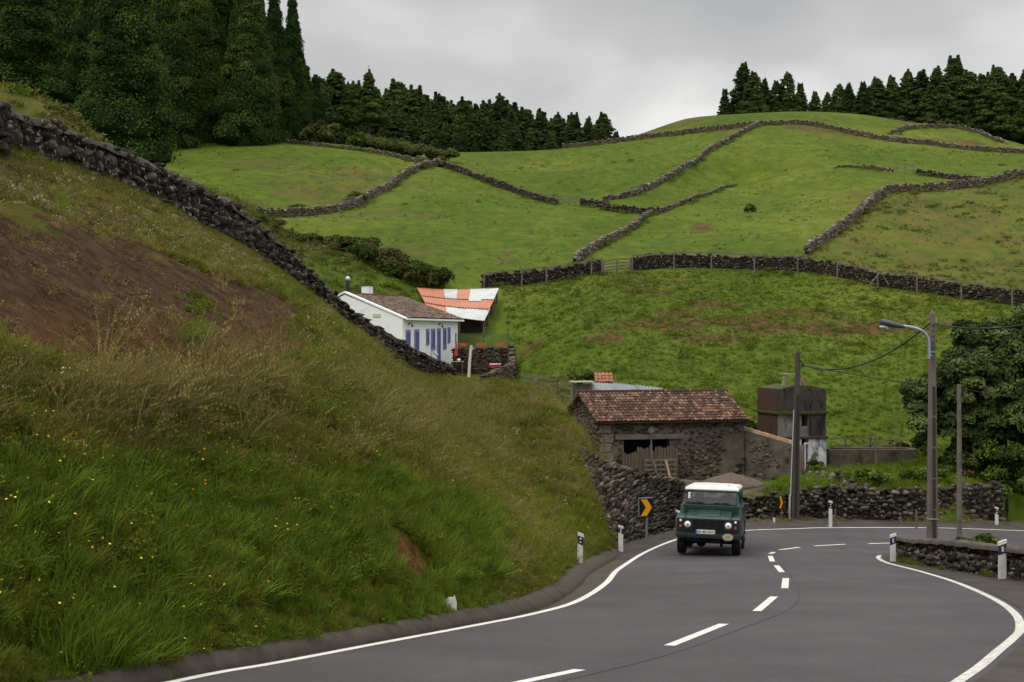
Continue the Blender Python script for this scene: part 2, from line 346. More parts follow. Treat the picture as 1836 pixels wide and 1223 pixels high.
def h_ground(x, y, relief=True):
    z = h_raw(x, y); y = np.asarray(y, float); x = np.asarray(x, float)
    far = np.clip((y - 300) / 80, 0, 1); z = z * (1 - far) + far * 5.0
    if relief:
        a = np.clip((y - 52) / 10, 0, 1)
        z = z + a * (0.16 * (vn.fbm(x, y, 1.6, 3) - 0.5) * np.clip(1.6 - y / 130, 0.5, 1) + 0.3 * (vn2(x, y, 9.0) - 0.5) * np.clip(1.5 - y / 110, 0, 1))
    zr = z_road(x, y) - 0.35                      # never above the road corridor in front
    lim = np.interp(x, [4, 5.4, 7, 10, 14, 16, 18.6, 22, 40], [47, 52.5, 51, 50.9, 51.6, 52.4, 55.2, 57, 68])
    near = np.clip((lim + .3 - y) / 0.8, 0, 1) * np.clip((x + 4) / 3, 0, 1)
    return np.where(near > 0, np.minimum(z, z * (1 - near) + zr * near + 0 * z), z)
def ground(x, y): return float(h_ground(np.array([x]), np.array([y]))[0])

# fan-shaped sheet: fine near the camera, coarse far away
nc = 560; nr = 620
tt = np.linspace(0, 1, nr); Ys = np.r_[3 * (320 / 3) ** (tt ** 0.8), 360, 420, 600, 1000, 2500]
tx = np.linspace(-0.66, 0.66, nc); tx = np.r_[-2.5, -1.5, -1.0, -.8, tx, .8, 1.0, 1.5, 2.5]
GX = Ys[:, None] * tx[None]; GY = np.repeat(Ys[:, None], len(tx), 1); GXc = np.clip(GX, -150, 150)
GZ = h_ground(GXc, np.minimum(GY, 420))
gpx, gpy = proj(GX, GY, GZ)
# zone: R bare soil, G brown weedy pasture, B dark wood floor, A yard gravel
def blob(px, py, Y, rx, ry):
    c = P(px, py, Y); w = vn.fbm(GX, GY, 2.2, 3) - 0.5
    return np.clip(1.3 - np.sqrt(((GX - c.x) / rx) ** 2 + ((GY - c.y) / ry) ** 2) + w * 2.2, 0, 1)
soil = np.zeros_like(GX)
for b in [(1150, 500, 104, 2.6, 1.2), (1165, 520, 101, 1.8, 1.5), (1225, 498, 104, 1.5, .8), (1260, 410, 132, .9, 2.2), (1500, 585, 90, 5.5, 2.2), (1400, 590, 89, 3.5, 1.6), (1330, 575, 91, 3.6, 2.0), (1270, 545, 96, 3.2, 1.8), (1400, 560, 94, 3.0, 1.6), (1180, 585, 89, 3, 1.2), (1300, 610, 86, 2.6, 1.2), (1240, 560, 93, 1.5, 1), (1090, 610, 86, 2, .8), (1600, 590, 89, 3, .8),
          (1690, 585, 90, 2, .7), (960, 590, 90, .8, 1.4), (1060, 287, 192, 1.6, 2), (905, 470, 113, .7, 4), (950, 690, 75, 3.5, 1.6), (1000, 665, 78, 2, 1.0), (1480, 235, 197, 6, 2), (1700, 245, 196, 6, 3), (1340, 232, 202, 5, 2)]:
    soil = np.maximum(soil, blob(*b) * 0.9)
weedy = (inpoly(gpx, gpy, [(1446, 456), (1560, 365), (1596, 340), (1950, 290), (2300, 600), (1836, 549), (1574, 510)]) & (GY > 95)).astype(float) * 0.55
for b in [(1640, 370, 134, 5, 10), (1720, 400, 127, 7, 8), (1600, 450, 114, 5, 6), (1800, 460, 112, 6, 6), (1680, 430, 120, 4, 4), (650, 310, 162, 6, 8), (480, 300, 164, 4, 8), (560, 330, 150, 5, 6), (590, 370, 138, 9, 3), (1230, 222, 222, 10, 6), (1440, 208, 226, 18, 5), (1700, 226, 215, 14, 8), (60, 165, 47, 4, 5), (560, 440, 112, 7, 6)]:
    weedy = np.maximum(weedy, blob(*b))
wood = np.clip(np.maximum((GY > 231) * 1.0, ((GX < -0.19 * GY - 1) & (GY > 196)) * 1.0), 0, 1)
yard = np.maximum(blob(1250, 880, 52, 3.0, 4.0), blob(1230, 868, 56, 2.0, 2))
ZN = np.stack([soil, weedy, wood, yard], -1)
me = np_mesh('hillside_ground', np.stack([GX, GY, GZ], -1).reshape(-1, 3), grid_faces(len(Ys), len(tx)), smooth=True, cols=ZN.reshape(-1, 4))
def ground_mat():
    m, nt, b = base_mat('pasture'); geo = N(nt, 'ShaderNodeNewGeometry'); v = geo.outputs['Position']; L = nt.links
    z = N(nt, 'ShaderNodeAttribute', attribute_name='zone'); s = N(nt, 'ShaderNodeSeparateColor'); L.new(z.outputs['Color'], s.inputs[0])
    mp = N(nt, 'ShaderNodeMapping'); mp.inputs['Scale'].default_value = (1, 0.55, 1); L.new(v, mp.inputs[0]); v2 = mp.outputs[0]
    c = ramp(nt, noise(nt, v2, 0.045, 6, 0.6), [(0.36, (0.058, 0.090, 0.010)), (0.5, (0.079, 0.110, 0.013)), (0.62, (0.108, 0.130, 0.018))])
    c2 = ramp(nt, noise(nt, v2, 0.9, 8, 0.72), [(0.36, (0.55, 0.6, 0.5)), (0.5, (0.95, 0.96, 0.9)), (0.64, (1.35, 1.3, 1.4))])
    c = mixc(nt, 0.75, c, c2, 'MULTIPLY')
    dk = ramp(nt, noise(nt, v2, 0.32, 5, 0.65, 0.5), [(0.50, (0, 0, 0)), (0.62, (1, 1, 1))])
    c = mixc(nt, math_n(nt, 'MULTIPLY', dk, 0.45), c, (0.052, 0.085, 0.009))
    st = ramp(nt, noise(nt, v2, 0.21, 8, 0.7, 0.8), [(0.60, (0, 0, 0)), (0.68, (1, 1, 1))])
    c = mixc(nt, math_n(nt, 'MULTIPLY', st, 0.35), c, (0.11, 0.088, 0.024))
    tr_ = ramp(nt, noise(nt, v2, 1.1, 9, 0.78, 0.6), [(0.56, (0, 0, 0)), (0.66, (1, 1, 1))])
    c = mixc(nt, math_n(nt, 'MULTIPLY', tr_, 0.20), c, (0.13, 0.095, 0.045))
    wd = ramp(nt, noise(nt, v2, 0.42, 8, 0.75), [(0.42, (0.045, 0.06, 0.014)), (0.52, (0.095, 0.085, 0.024)), (0.62, (0.13, 0.072, 0.03))])
    c = mixc(nt, math_n(nt, 'MULTIPLY', s.outputs[1], 0.72), c, wd)
    sl = ramp(nt, noise(nt, v, 1.6, 7, 0.7), [(0.4, (0.055, 0.026, 0.014)), (0.6, (0.13, 0.065, 0.036))])
    c = mixc(nt, s.outputs[0], c, sl)
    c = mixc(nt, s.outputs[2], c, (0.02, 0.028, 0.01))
    gv = ramp(nt, noise(nt, v, 3, 7, 0.7), [(0.4, (0.06, 0.045, 0.032)), (0.6, (0.13, 0.10, 0.075))])
    c = mixc(nt, z.outputs['Alpha'], c, gv)
    L.new(c, b.inputs['Base Color']); b.inputs['Roughness'].default_value = 0.95; b.inputs['Specular IOR Level'].default_value = 0.05
    bumpn(nt, b, noise(nt, v2, 2.2, 8, 0.75), 0.9, 0.14)
    return m
M['ground'] = ground_mat()
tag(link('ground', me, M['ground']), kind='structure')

# ------------------------------------------------------------------ road
def smooth_path(pts, step=0.5):
    """Catmull-Rom through 2-D or 3-D points, resampled"""
    p = np.array(pts, float); p = np.vstack([2 * p[0] - p[1], p, 2 * p[-1] - p[-2]]); out = []
    for i in range(1, len(p) - 2):
        n = max(2, int(np.linalg.norm(p[i + 1] - p[i]) / step) + 1); t = np.linspace(0, 1, n, endpoint=False)[:, None]
        a, b, c, d = p[i - 1], p[i], p[i + 1], p[i + 2]
        out.append(0.5 * ((2 * b) + (c - a) * t + (2 * a - 5 * b + 4 * c - d) * t ** 2 + (3 * b - a - 3 * c + d) * t ** 3))
    return np.vstack(out + [p[-2][None]])
def arc_resample(p, n):
    d = np.r_[0, np.cumsum(np.linalg.norm(np.diff(p, axis=0), axis=1))]; t = np.linspace(0, d[-1], n)
    return np.stack([np.interp(t, d, p[:, k]) for k in range(p.shape[1])], 1)
def kw(y): return np.interp(y, [10, 17, 24, 31], [0.40, 0.44, 0.75, 1.0])   # how far the kerb stands off the edge line
def hits(pts): return [tuple(road_hit(*q))[:2] for q in pts]
E_LEFT = [(-6.2, 3.0), (-4.6, 8.0)] + hits([(310, 1223), (500, 1188), (700, 1150), (850, 1122), (960, 1100), (1035, 1078), (1085, 1047), (1110, 1020), (1150, 994), (1205, 970), (1260, 959), (1340, 951), (1450, 947), (1560, 946), (1700, 947)]) + [(20.5, 51.6), (26, 54.5), (36, 60)]
E_RIGHT = [(1.3, 7.0), (2.4, 9.5), (3.3, 11.5)] + hits([(1717, 1223), (1756, 1196), (1790, 1167), (1815, 1146), (1829, 1128), (1820, 1101), (1780, 1073), (1710, 1043), (1640, 1022), (1590, 1009)]) + [(9.75, 38.6), (10.2, 39.6), (11.6, 40.6), (14, 41.6), (19, 43.6), (30, 49)]
EL = smooth_path(E_LEFT, 0.4); ER = smooth_path(E_RIGHT, 0.4)
def offset(p, d):                            # to the left of the direction of travel when d > 0
    g = np.gradient(p, axis=0); g /= np.linalg.norm(g, axis=1)[:, None]; return p + np.stack([-g[:, 1], g[:, 0]], 1) * d
road_l = offset(EL, 0.12)
RO = smooth_path([(4.5, 3), (7.5, 8), (9.6, 14), (10.3, 20), (10.25, 26), (10.1, 32), (10.0, 37.0), (10.0, 38.9), (10.3, 40.0), (11.6, 41.0), (14, 42.0), (19, 44.0), (30, 49.6)], 0.4)
n_s = 190; A_ = arc_resample(road_l, n_s); B_ = arc_resample(RO, n_s)
# pair stations by heading so that the sheet does not fold at the bend
nw = 26; w = np.linspace(0, 1, nw)[None, :, None]
G = A_[:, None] * (1 - w) + B_[:, None] * w
Z = z_road(G[..., 0], G[..., 1]) + 0.0
me = np_mesh('road', np.dstack([G, Z[..., None]]).reshape(-1, 3), grid_faces(n_s, nw), smooth=True)
def asphalt_mat():
    m, nt, b = base_mat('asphalt_road'); geo = N(nt, 'ShaderNodeNewGeometry'); v = geo.outputs['Position']
    c = ramp(nt, noise(nt, v, 0.35, 6, 0.6), [(0.36, (0.048, 0.043, 0.044)), (0.64, (0.071, 0.063, 0.064))])
    sp = ramp(nt, noise(nt, v, 38, 4, 0.8), [(0.35, (0.55, 0.55, 0.55)), (0.5, (1, 1, 1)), (0.66, (1.5, 1.5, 1.5))]); c = mixc(nt, 0.75, c, sp, 'MULTIPLY')
    pa = ramp(nt, noise(nt, v, 0.9, 7, 0.7, 1.2), [(0.60, (0, 0, 0)), (0.64, (1, 1, 1))]); c = mixc(nt, math_n(nt, 'MULTIPLY', pa, 0.28), c, (0.042, 0.037, 0.038))
    mp = N(nt, 'ShaderNodeMapping'); mp.inputs['Rotation'].default_value = (0, 0, R(-22)); mp.inputs['Scale'].default_value = (2.4, 0.35, 1); nt.links.new(v, mp.inputs[0])
    g = ramp(nt, noise(nt, mp.outputs[0], 0.5, 7, 0.65, 0.4), [(0.52, (0, 0, 0)), (0.70, (1, 1, 1))]); c = mixc(nt, math_n(nt, 'MULTIPLY', g, 0.55), c, (0.045, 0.040, 0.042))
    nt.links.new(c, b.inputs['Base Color']); b.inputs['Roughness'].default_value = 0.82; b.inputs['Specular IOR Level'].default_value = 0.25
    bumpn(nt, b, noise(nt, v, 45, 4, 0.7), 0.5, 0.006)
    return m
M['road'] = asphalt_mat()
road = tag(link('road', me, M['road']), kind='structure')
def strip(name, path, wdt, m, lift=0.004, parent=None, wfun=None):
    path = np.asarray(path); g = np.gradient(path, axis=0); g /= np.linalg.norm(g, axis=1)[:, None]; nrm = np.stack([-g[:, 1], g[:, 0]], 1)
    ww = (wfun(np.linspace(0, 1, len(path)))[:, None] if wfun else wdt) / 2
    V = []
    for k in (-1, 0, 1): V.append(path + nrm * ww * k)
    V = np.stack(V, 1); Zs = z_road(V[..., 0], V[..., 1]) + lift
    me = np_mesh(name, np.dstack([V, Zs[..., None]]).reshape(-1, 3), grid_faces(len(path), 3), smooth=True)
    return link(name, me, m, parent)
strip('edge_line', EL[(EL[:, 1] < 51.2)], 0.12, M['paint'], parent=road)
strip('edge_line', ER, 0.115, M['paint_worn'], parent=road)
DASH = [((900, 1231), (1040, 1201)), ((1200, 1158), (1298, 1119)), ((1357, 1096), (1388, 1070)), ((1407, 1055), (1409, 1037)), ((1402, 1026), (1392, 1014)), ((1385, 1007), (1381, 997)), ((1381, 993), (1388, 990)), ((1398, 986), (1433, 981.5)), ((1460, 979), (1515, 976)), ((1557, 975), (1612, 973.5)), ((1640, 972.5), (1690, 971))]
for a, b in DASH:
    p = arc_resample(np.array(hits([a, b])), 6); strip('centre_dash', p, 0.13, M['paint'], parent=road)
# tar seam between the two lanes
seam = smooth_path(hits([(1000, 1223), (1200, 1173), (1330, 1127), (1410, 1095), (1431, 1075), (1430, 1055), (1415, 1028), (1396, 1005), (1392, 995)]), 0.3)
rs = np.random.RandomState(1); seam = seam + rs.randn(*seam.shape) * 0.006
strip('tar_seam', seam, 0.035, mat('tar', [(0.035, 0.032, 0.034), (0.06, 0.055, 0.057)], scale=3, bump=0.1), parent=road, lift=0.003)
# brown verge asphalt on the outside of the right edge line
vo = arc_resample(RO, 160); vi = arc_resample(offset(ER, -0.14), 160)
G = vi[:, None] * (1 - w[:, ::5]) + vo[:, None] * w[:, ::5]; k = G.shape[1]
G = np.concatenate([G, (vo + (vo - vi) / np.maximum(np.linalg.norm(vo - vi, axis=1), .01)[:, None] * 0.35)[:, None]], 1)
Z = z_road(G[..., 0], G[..., 1]) + 0.008; Z[:, -1] -= 0.05
me = np_mesh('shoulder', np.dstack([G, Z[..., None]]).reshape(-1, 3), grid_faces(160, k + 1), smooth=True)
tag(link('shoulder', me, M['asphalt_old']), kind='structure')
# gutter and sloping kerb along the bank; profile in (offset, height)
KL = EL[(EL[:, 1] < 40.6)]
def loft(name, path, prof, m, kind='structure', jit=0.0):
    V = []
    for d, hgt in prof:
        q = offset(path, (d * kw(path[:, 1]) if name in ('kerb', 'gutter') else np.full(len(path), d))[:, None]); z = z_road(q[:, 0], q[:, 1]) + hgt
        if name == 'verge' and d > .2: rr_ = np.clip((path[:, 1] - 38) / 2.5, 0, 1); z = z + (1 - rr_) * (-.07 - hgt)
        V.append(np.c_[q, z])
    V = np.stack(V, 1); V += np.random.RandomState(4).randn(*V.shape) * jit
    return tag(link(name, np_mesh(name, V.reshape(-1, 3), grid_faces(len(path), len(prof)), smooth=False), m), kind=kind)
loft('gutter', EL[EL[:, 1] < 40.5], [(0.10, -0.006), (0.22, -0.03), (0.45, -0.06), (0.57, -0.05)], M['gutter'])
GUT = 0.56
loft('kerb', KL, [(0.56, -0.06), (0.58, 0.01), (0.80, 0.12), (0.95, 0.15), (1.0, 0.05)], M['kerb'], jit=0.003)
# strip of dirt between the far edge line and the walls
FE = EL[(EL[:, 1] > 38)]
loft('verge', FE, [(0.10, 0.006), (0.5, 0.03), (1.2, 0.07), (2.0, 0.10), (2.6, -0.1)], M['asphalt_old'])

# ------------------------------------------------------------------ embankment
BASE = offset(KL, 0.95 * kw(KL[:, 1])[:, None])
bz = z_road(BASE[:, 0], BASE[:, 1]) + 0.10
BASE3 = np.c_[BASE, bz]
CREST = [(-16.5, 8, 4.6), (-14.6, 14, 4.9), (-12.3, 20, 4.45), tuple(P(0, 256, 27)), tuple(P(200, 323, 31)), tuple(P(330, 380, 34.5)), tuple(P(450, 445, 38)), tuple(P(560, 523, 43)), tuple(P(640, 588, 47.5)), tuple(P(700, 640, 52)), tuple(P(800, 670, 56)), tuple(P(880, 692, 55)), tuple(P(950, 724, 51)), tuple(P(1000, 768, 47.5)), tuple(P(1026, 815, 45.0)), tuple(P(1058, 890, 42.8)), tuple(P(1088, 965, 40.9)), (2.75, 40.3, -5.9)]
# stations: which share of the base path each crest point belongs to
BY = [3.0, 5.0, 8.5, 12.5, 16, 18.5, 21, 24.5, 27.5, 30.5, 33.5, 35.5, 36.9, 37.8, 38.5, 39.1, 39.6, 39.9]
basep = np.array([[np.interp(y, BASE3[:, 1], BASE3[:, k]) for k in range(3)] for y in BY])
ns = 420; nv = 150
def cr(p, n):
    q = smooth_path(p, 0.05); m = len(p) - 1
    # uniform in control-index parameter
    out = []; p = np.array(p, float); pp = np.vstack([2 * p[0] - p[1], p, 2 * p[-1] - p[-2]])
    for u in np.linspace(0, m - 1e-6, n):
        i = int(u); t = u - i; a, b, c, d = pp[i:i + 4]
        out.append(0.5 * ((2 * b) + (c - a) * t + (2 * a - 5 * b + 4 * c - d) * t ** 2 + (3 * b - a - 3 * c + d) * t ** 3))
    return np.array(out)
cB = cr(basep, ns); cC = cr(CREST, ns)
vv = np.linspace(0, 1, nv)[None, :, None]
EB = cB[:, None] * (1 - vv) + cC[:, None] * vv
span = np.linalg.norm(cC - cB, axis=1)[:, None]
v2 = vv[..., 0]
EB[..., 2] += (np.sin(np.pi * v2) * 0.055 + np.sin(2 * np.pi * v2) * 0.015) * span * np.interp(np.arange(ns)[:, None] / ns, [0, .28, .40, .47, .62, .8, 1], [1, .8, .15, -.12, -.12, 0, 0])
lump = 0.30 * (vn.fbm(EB[..., 0], EB[..., 1] + EB[..., 2], 2.4, 3) - 0.5) + 0.14 * (vn2.fbm(EB[..., 0] * 1.4, EB[..., 1] + EB[..., 2], 0.6, 3) - 0.5)
EB[..., 2] += lump * np.clip(np.minimum(v2 * 12, (1 - v2) * 5), 0, 1) * np.clip(span / 5, 0, 1)
# back slope behind the crest
back = []
gC = np.gradient(cC[:, :2], axis=0); gC /= np.linalg.norm(gC, axis=1)[:, None]; nb = np.stack([-gC[:, 1], gC[:, 0]], 1)
for d, dz in ((0.5, 0.02), (1.2, -0.15), (2.5, -1.2), (4.0, -3.2)):
    kk = np.interp(np.arange(ns) / ns, [0, .66, .80, 1], [1, 1, .12, .05])[:, None]; back.append(np.c_[cC[:, :2] + nb * d * kk, cC[:, 2] + dz][:, None])
EBF = np.concatenate([EB] + back, 1)
epx, epy = proj(EBF[..., 0], EBF[..., 1], EBF[..., 2])
SOIL = [(-400, 320), (-40, 365), (60, 392), (150, 408), (240, 440), (330, 468), (420, 500), (480, 525), (560, 548), (562, 662), (430, 668), (330, 660), (200, 652), (100, 632), (-400, 650)]
wob = (vn.fbm(EBF[..., 0], EBF[..., 2] * 2 + EBF[..., 1], 1.3, 3) - 0.5) * 90
bare = inpoly(epx + wob * 0.6, epy + wob, SOIL).astype(float)
rusty = np.clip((epy + wob * .5 - 540) / 80, 0, 1) * (epy < 720)
scar = inpoly(epx + wob * 0.15, epy + wob * 0.15, [(697, 948), (722, 962), (745, 985), (768, 1022), (755, 1030), (725, 1012), (706, 990)]).astype(float)
ZN = np.stack([np.maximum(bare, scar), rusty, scar, np.zeros_like(bare)], -1)
me = np_mesh('embankment', EBF.reshape(-1, 3), grid_faces(ns, EBF.shape[1]), smooth=True, cols=ZN.reshape(-1, 4))
def bank_mat():
    m, nt, b = base_mat('bank_earth'); geo = N(nt, 'ShaderNodeNewGeometry'); v = geo.outputs['Position']; L = nt.links
    z = N(nt, 'ShaderNodeAttribute', attribute_name='zone'); s = N(nt, 'ShaderNodeSeparateColor'); L.new(z.outputs['Color'], s.inputs[0])
    g = ramp(nt, noise(nt, v, 2.2, 8, 0.7), [(0.35, (0.05, 0.060, 0.008)), (0.5, (0.085, 0.088, 0.012)), (0.65, (0.12, 0.10, 0.022))])
    mp = N(nt, 'ShaderNodeMapping'); mp.inputs['Scale'].default_value = (2.2, 2.2, 0.7); L.new(v, mp.inputs[0])
    e = ramp(nt, noise(nt, mp.outputs[0], 1.6, 9, 0.75, 0.3), [(0.34, (0.034, 0.019, 0.010)), (0.48, (0.068, 0.039, 0.021)), (0.6, (0.100, 0.060, 0.034)), (0.70, (0.16, 0.11, 0.07))])
    r = ramp(nt, noise(nt, mp.outputs[0], 2.0, 8, 0.75), [(0.36, (0.090, 0.042, 0.015)), (0.62, (0.18, 0.088, 0.034))])
    e = mixc(nt, math_n(nt, 'MULTIPLY', s.outputs[1], 0.7), e, r)
    o = ramp(nt, noise(nt, v, 5, 8, 0.75), [(0.4, (0.055, 0.022, 0.010)), (0.62, (0.20, 0.09, 0.035))]); e = mixc(nt, s.outputs[2], e, o)
    c = mixc(nt, s.outputs[0], g, e)
    L.new(c, b.inputs['Base Color']); b.inputs['Roughness'].default_value = 0.97; b.inputs['Specular IOR Level'].default_value = 0.05
    bumpn(nt, b, noise(nt, mp.outputs[0], 5, 9, 0.75), 1.0, 0.10)
    return m
tag(link('embankment', me, bank_mat()), kind='structure')
# ================================================================== DRY-STONE WALLS
def rock_protos(n, sub, seed, amp=0.28):
    rs = np.random.RandomState(seed); out = []
    V0, Fc = ICO[sub]
    for k in range(n):
        V = V0.copy()
        for _ in range(12):                       # cut flats into the ball
            d = rs.randn(3); d /= np.linalg.norm(d); c = 0.36 + rs.rand() * 0.36; p = V @ d; V -= np.outer(np.clip(p - c, 0, None), d) * 0.9
        V *= 1 + amp * (rs.rand(len(V), 1) - 0.5) * 0.5
        V /= np.abs(V).max(0); out.append((V, Fc))
    return out
ROCK1 = rock_protos(8, 1, 5); ROCK2 = rock_protos(8, 2, 6)
def emit_rocks(cent, ax, half, tone, protos, rs, rot=0.35):
    """cent (n,3); ax (n,3,3) rows = along, across, up; half (n,3)"""
    n = len(cent); idx = rs.randint(0, len(protos), n); VS = []; FS = []; TS = []; base = 0
    for k, (pv, pf) in enumerate(protos):
        m = np.where(idx == k)[0]
        if not len(m): continue
        a = rs.randn(len(m)) * rot; ca, sa = np.cos(a), np.sin(a); fl = rs.choice([-1, 1], (len(m), 3))
        L = pv[None] * fl[:, None]                                   # mirrored variants
        x = L[..., 0] * ca[:, None] - L[..., 2] * sa[:, None]; z = L[..., 0] * sa[:, None] + L[..., 2] * ca[:, None]
        L = np.stack([x, L[..., 1], z], -1) * half[m][:, None]
        V = np.einsum('nvk,nkj->nvj', L, ax[m]) + cent[m][:, None]
        f = pf[None] + (base + np.arange(len(m)) * len(pv))[:, None, None]
        VS.append(V.reshape(-1, 3)); FS.append(f.reshape(-1, 3)); TS.append(np.repeat(tone[m], len(pv))); base += len(m) * len(pv)
    return np.vstack(VS), np.vstack(FS), np.concatenate(TS)
def stone_wall(name, bot, top, size, thick, m, seed, label, cat='stone wall', group=None, protos=None, jit=0.5, core=True, lean=None, cap=False, squash=1.0, ragged=0.35, toned=(0.15, 0.85), plumb=False):
    """bot, top: matched (n,3) polylines; stones laid between them"""
    rs = np.random.RandomState(seed); bot = np.asarray(bot, float); top = np.asarray(top, float); protos = protos or ROCK1
    d = np.r_[0, np.cumsum(np.linalg.norm(np.diff(bot[:, :2], axis=0), axis=1))]; Lg = d[-1]
    def at(s):
        b = np.stack([np.interp(s, d, bot[:, k]) for k in range(3)], -1); t = np.stack([np.interp(s, d, top[:, k]) for k in range(3)], -1); return b, t
    hmean = np.linalg.norm(top - bot, axis=1).max(); rows = max(2, int(round(hmean / (size * 0.72 * squash))))
    cs = []; axs = []; hs = []
    for r in range(rows + 1):
        n = max(2, int(Lg / (size * 0.92))); s = (np.arange(n) + rs.rand() + rs.randn(n) * jit * 0.35) / n * Lg
        wv = size * (0.62 + rs.rand(n) * 0.75); s = np.clip(s, 0, Lg)
        b, t = at(s); b2, _ = at(np.clip(s + 0.2, 0, Lg)); b1, _ = at(np.clip(s - 0.2, 0, Lg))
        al = b2 - b1; al /= np.maximum(np.linalg.norm(al, axis=1)[:, None], 1e-6); hv = np.linalg.norm(t - b, axis=1)
        up = (t - b) / np.maximum(hv[:, None], 1e-6); up_v = up.copy()
        if plumb: up_v = up_v * [1, 1, 1] - al * (up_v * al).sum(1)[:, None] * 0.8; up_v /= np.linalg.norm(up_v, axis=1)[:, None]
        ac = np.cross(al, up_v); ac /= np.linalg.norm(ac, axis=1)[:, None]
        hr = hv / rows; f = (r + 0.45 + rs.randn(n) * jit * 0.18) / rows; f = np.minimum(f, 1 - 0.12 / rows)
        keep = (r < rows) | (rs.rand(n) < ragged)
        c = b + (t - b) * f[:, None] + ac * (rs.randn(n) * size * 0.09)[:, None]
        if r == rows: c = t + up * (hr * 0.25)[:, None]
        hh = np.stack([wv * 0.56, np.full(n, thick / 2) * (0.9 + rs.rand(n) * 0.25), hr * (0.58 + rs.rand(n) * 0.22)], 1)
        cs.append(c[keep]); axs.append(np.stack([al, ac, up_v], 1)[keep]); hs.append(hh[keep])
    cs = np.vstack(cs); axs = np.concatenate(axs); hs = np.vstack(hs)
    tn = toned[0] + rs.rand(len(cs)) * (toned[1] - toned[0])
    V, Fc, T = emit_rocks(cs, axs, hs, tn, protos, rs)
    if core:
        n = max(3, int(Lg / 1.0)); s = np.linspace(0.05, Lg - 0.05, n); b, t = at(s); b2, _ = at(np.clip(s + .2, 0, Lg)); b1, _ = at(np.clip(s - .2, 0, Lg))
        al = b2 - b1; al[:, 2] = 0; al /= np.linalg.norm(al, axis=1)[:, None]; ac = np.stack([al[:, 1], -al[:, 0], al[:, 2] * 0], 1) * thick * 0.27
        t2 = t - (t - b) * 0.10; b2_ = b - np.array([0, 0, 0.3]); CV = np.stack([b2_ - ac, t2 - ac, t2 + ac, b2_ + ac], 1).reshape(-1, 3)
        o = len(V); i = np.arange(n - 1)[:, None] * 4; q = []
        for a, b_ in ((0, 1), (1, 2), (2, 3)): q.append(np.hstack([i + a, i + b_, i + 4 + b_, i + 4 + a]))
        q.append(np.array([[0, 1, 2, 3]])); q.append(np.array([[0, 1, 2, 3]]) + (n - 1) * 4)
        Q = np.vstack(q) + o; V = np.vstack([V, CV]); T = np.r_[T, np.full(len(CV), 0.02)]; FF = [Fc, Q]
    else: FF = Fc
    me = np_mesh(name, V, FF, tone=T)
    o = link(name, me, m); return tag(o, label, cat, group)

# far walls over the pasture
HW = {'mid': .95, 'mid2': .95, 'right': 0.72, 'fold': 0.55, 'long': 0.52, 'short': 0.6, 'slope': 0.6, 'left': 0.68, 'upper': 0.42, 'ridge': 0.62, 'mound': 0.5, 'stub_a': 0.4, 'stub_b': 0.5}
LAB = {'mid': 'long dark stone wall with rail fence, left stretch ending above the tin roofed shed',
 'mid2': 'long dark stone wall curving across the middle of the hill, right of the wooden gate',
 'right': 'pale stone wall climbing up to the right edge beside the brownish weedy pasture',
 'fold': 'pale stone wall rising diagonally from the wooden gate over the middle swell',
 'long': 'long diagonal stone wall running up to the summit of the pasture hill',
 'short': 'short low dark stone wall in the hollow at the foot of the summit diagonal',
 'slope': 'dark stone wall descending right from the wall crossing on the left crest',
 'left': 'curved stone wall with a small gate, climbing from the black wall to the crossing',
 'upper': 'low stone wall along the foot of the forest at the top of the left pasture',
 'ridge': 'stone wall along the hill crest, from the middle forest over the summit to the right edge',
 'mound': 'arched stone wall on the grassy hump in front of the ridge trees',
 'stub_a': 'short ragged stone wall stub left of the wire gap high on the right pasture',
 'stub_b': 'short dark stone wall stub right of the wire gap, joining the pale right wall'}
for i, (k, w) in enumerate(WALLS.items()):
    p = smooth_path([tuple(P(*q))[:2] for q in w], 1.0)
    zb = h_ground(p[:, 0], p[:, 1]); b = np.c_[p, zb - 0.12]; hh = HW[k] * (0.9 + 0.25 * vn(p[:, 0] + i * 7, p[:, 1], 3.0))
    if k in ('fold', 'stub_a'): hh = hh * np.interp(np.arange(len(p)) / len(p), [0, .5, 1], [1.15, .8, .25] if k == 'fold' else [.4, .8, 1])
    t = b + np.c_[np.zeros((len(p), 2)), hh + 0.12]
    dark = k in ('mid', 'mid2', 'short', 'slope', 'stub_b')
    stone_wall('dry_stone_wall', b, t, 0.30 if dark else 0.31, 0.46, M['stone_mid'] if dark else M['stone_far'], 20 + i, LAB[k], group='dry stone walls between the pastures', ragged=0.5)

# the big black wall on the bank crest
WT = [(-14.6, 12, 6.3), (-12.6, 18, 6.0), tuple(P(-60, 172, 25)), tuple(P(0, 196, 27)), tuple(P(100, 228, 29)), tuple(P(250, 290, 32.5)), tuple(P(400, 363, 36.5)), tuple(P(520, 458, 41.5)), tuple(P(620, 552, 46.5)), tuple(P(700, 605, 51)), tuple(P(760, 637, 54)), tuple(P(808, 659, 57))]
wt = smooth_path(WT, 0.5); wb = wt.copy(); wb[:, 2] -= np.interp(wt[:, 1], [12, 27, 33, 40, 46, 57], [1.7, 1.45, 1.6, 1.3, 1.15, 0.8])
stone_wall('black_stone_wall', wb, wt, 0.31, 0.55, M['stone_dark'], 77, 'massive black lava stone wall running down along the crest of the grassy roadside bank', protos=ROCK2, jit=0.9, ragged=0.15)
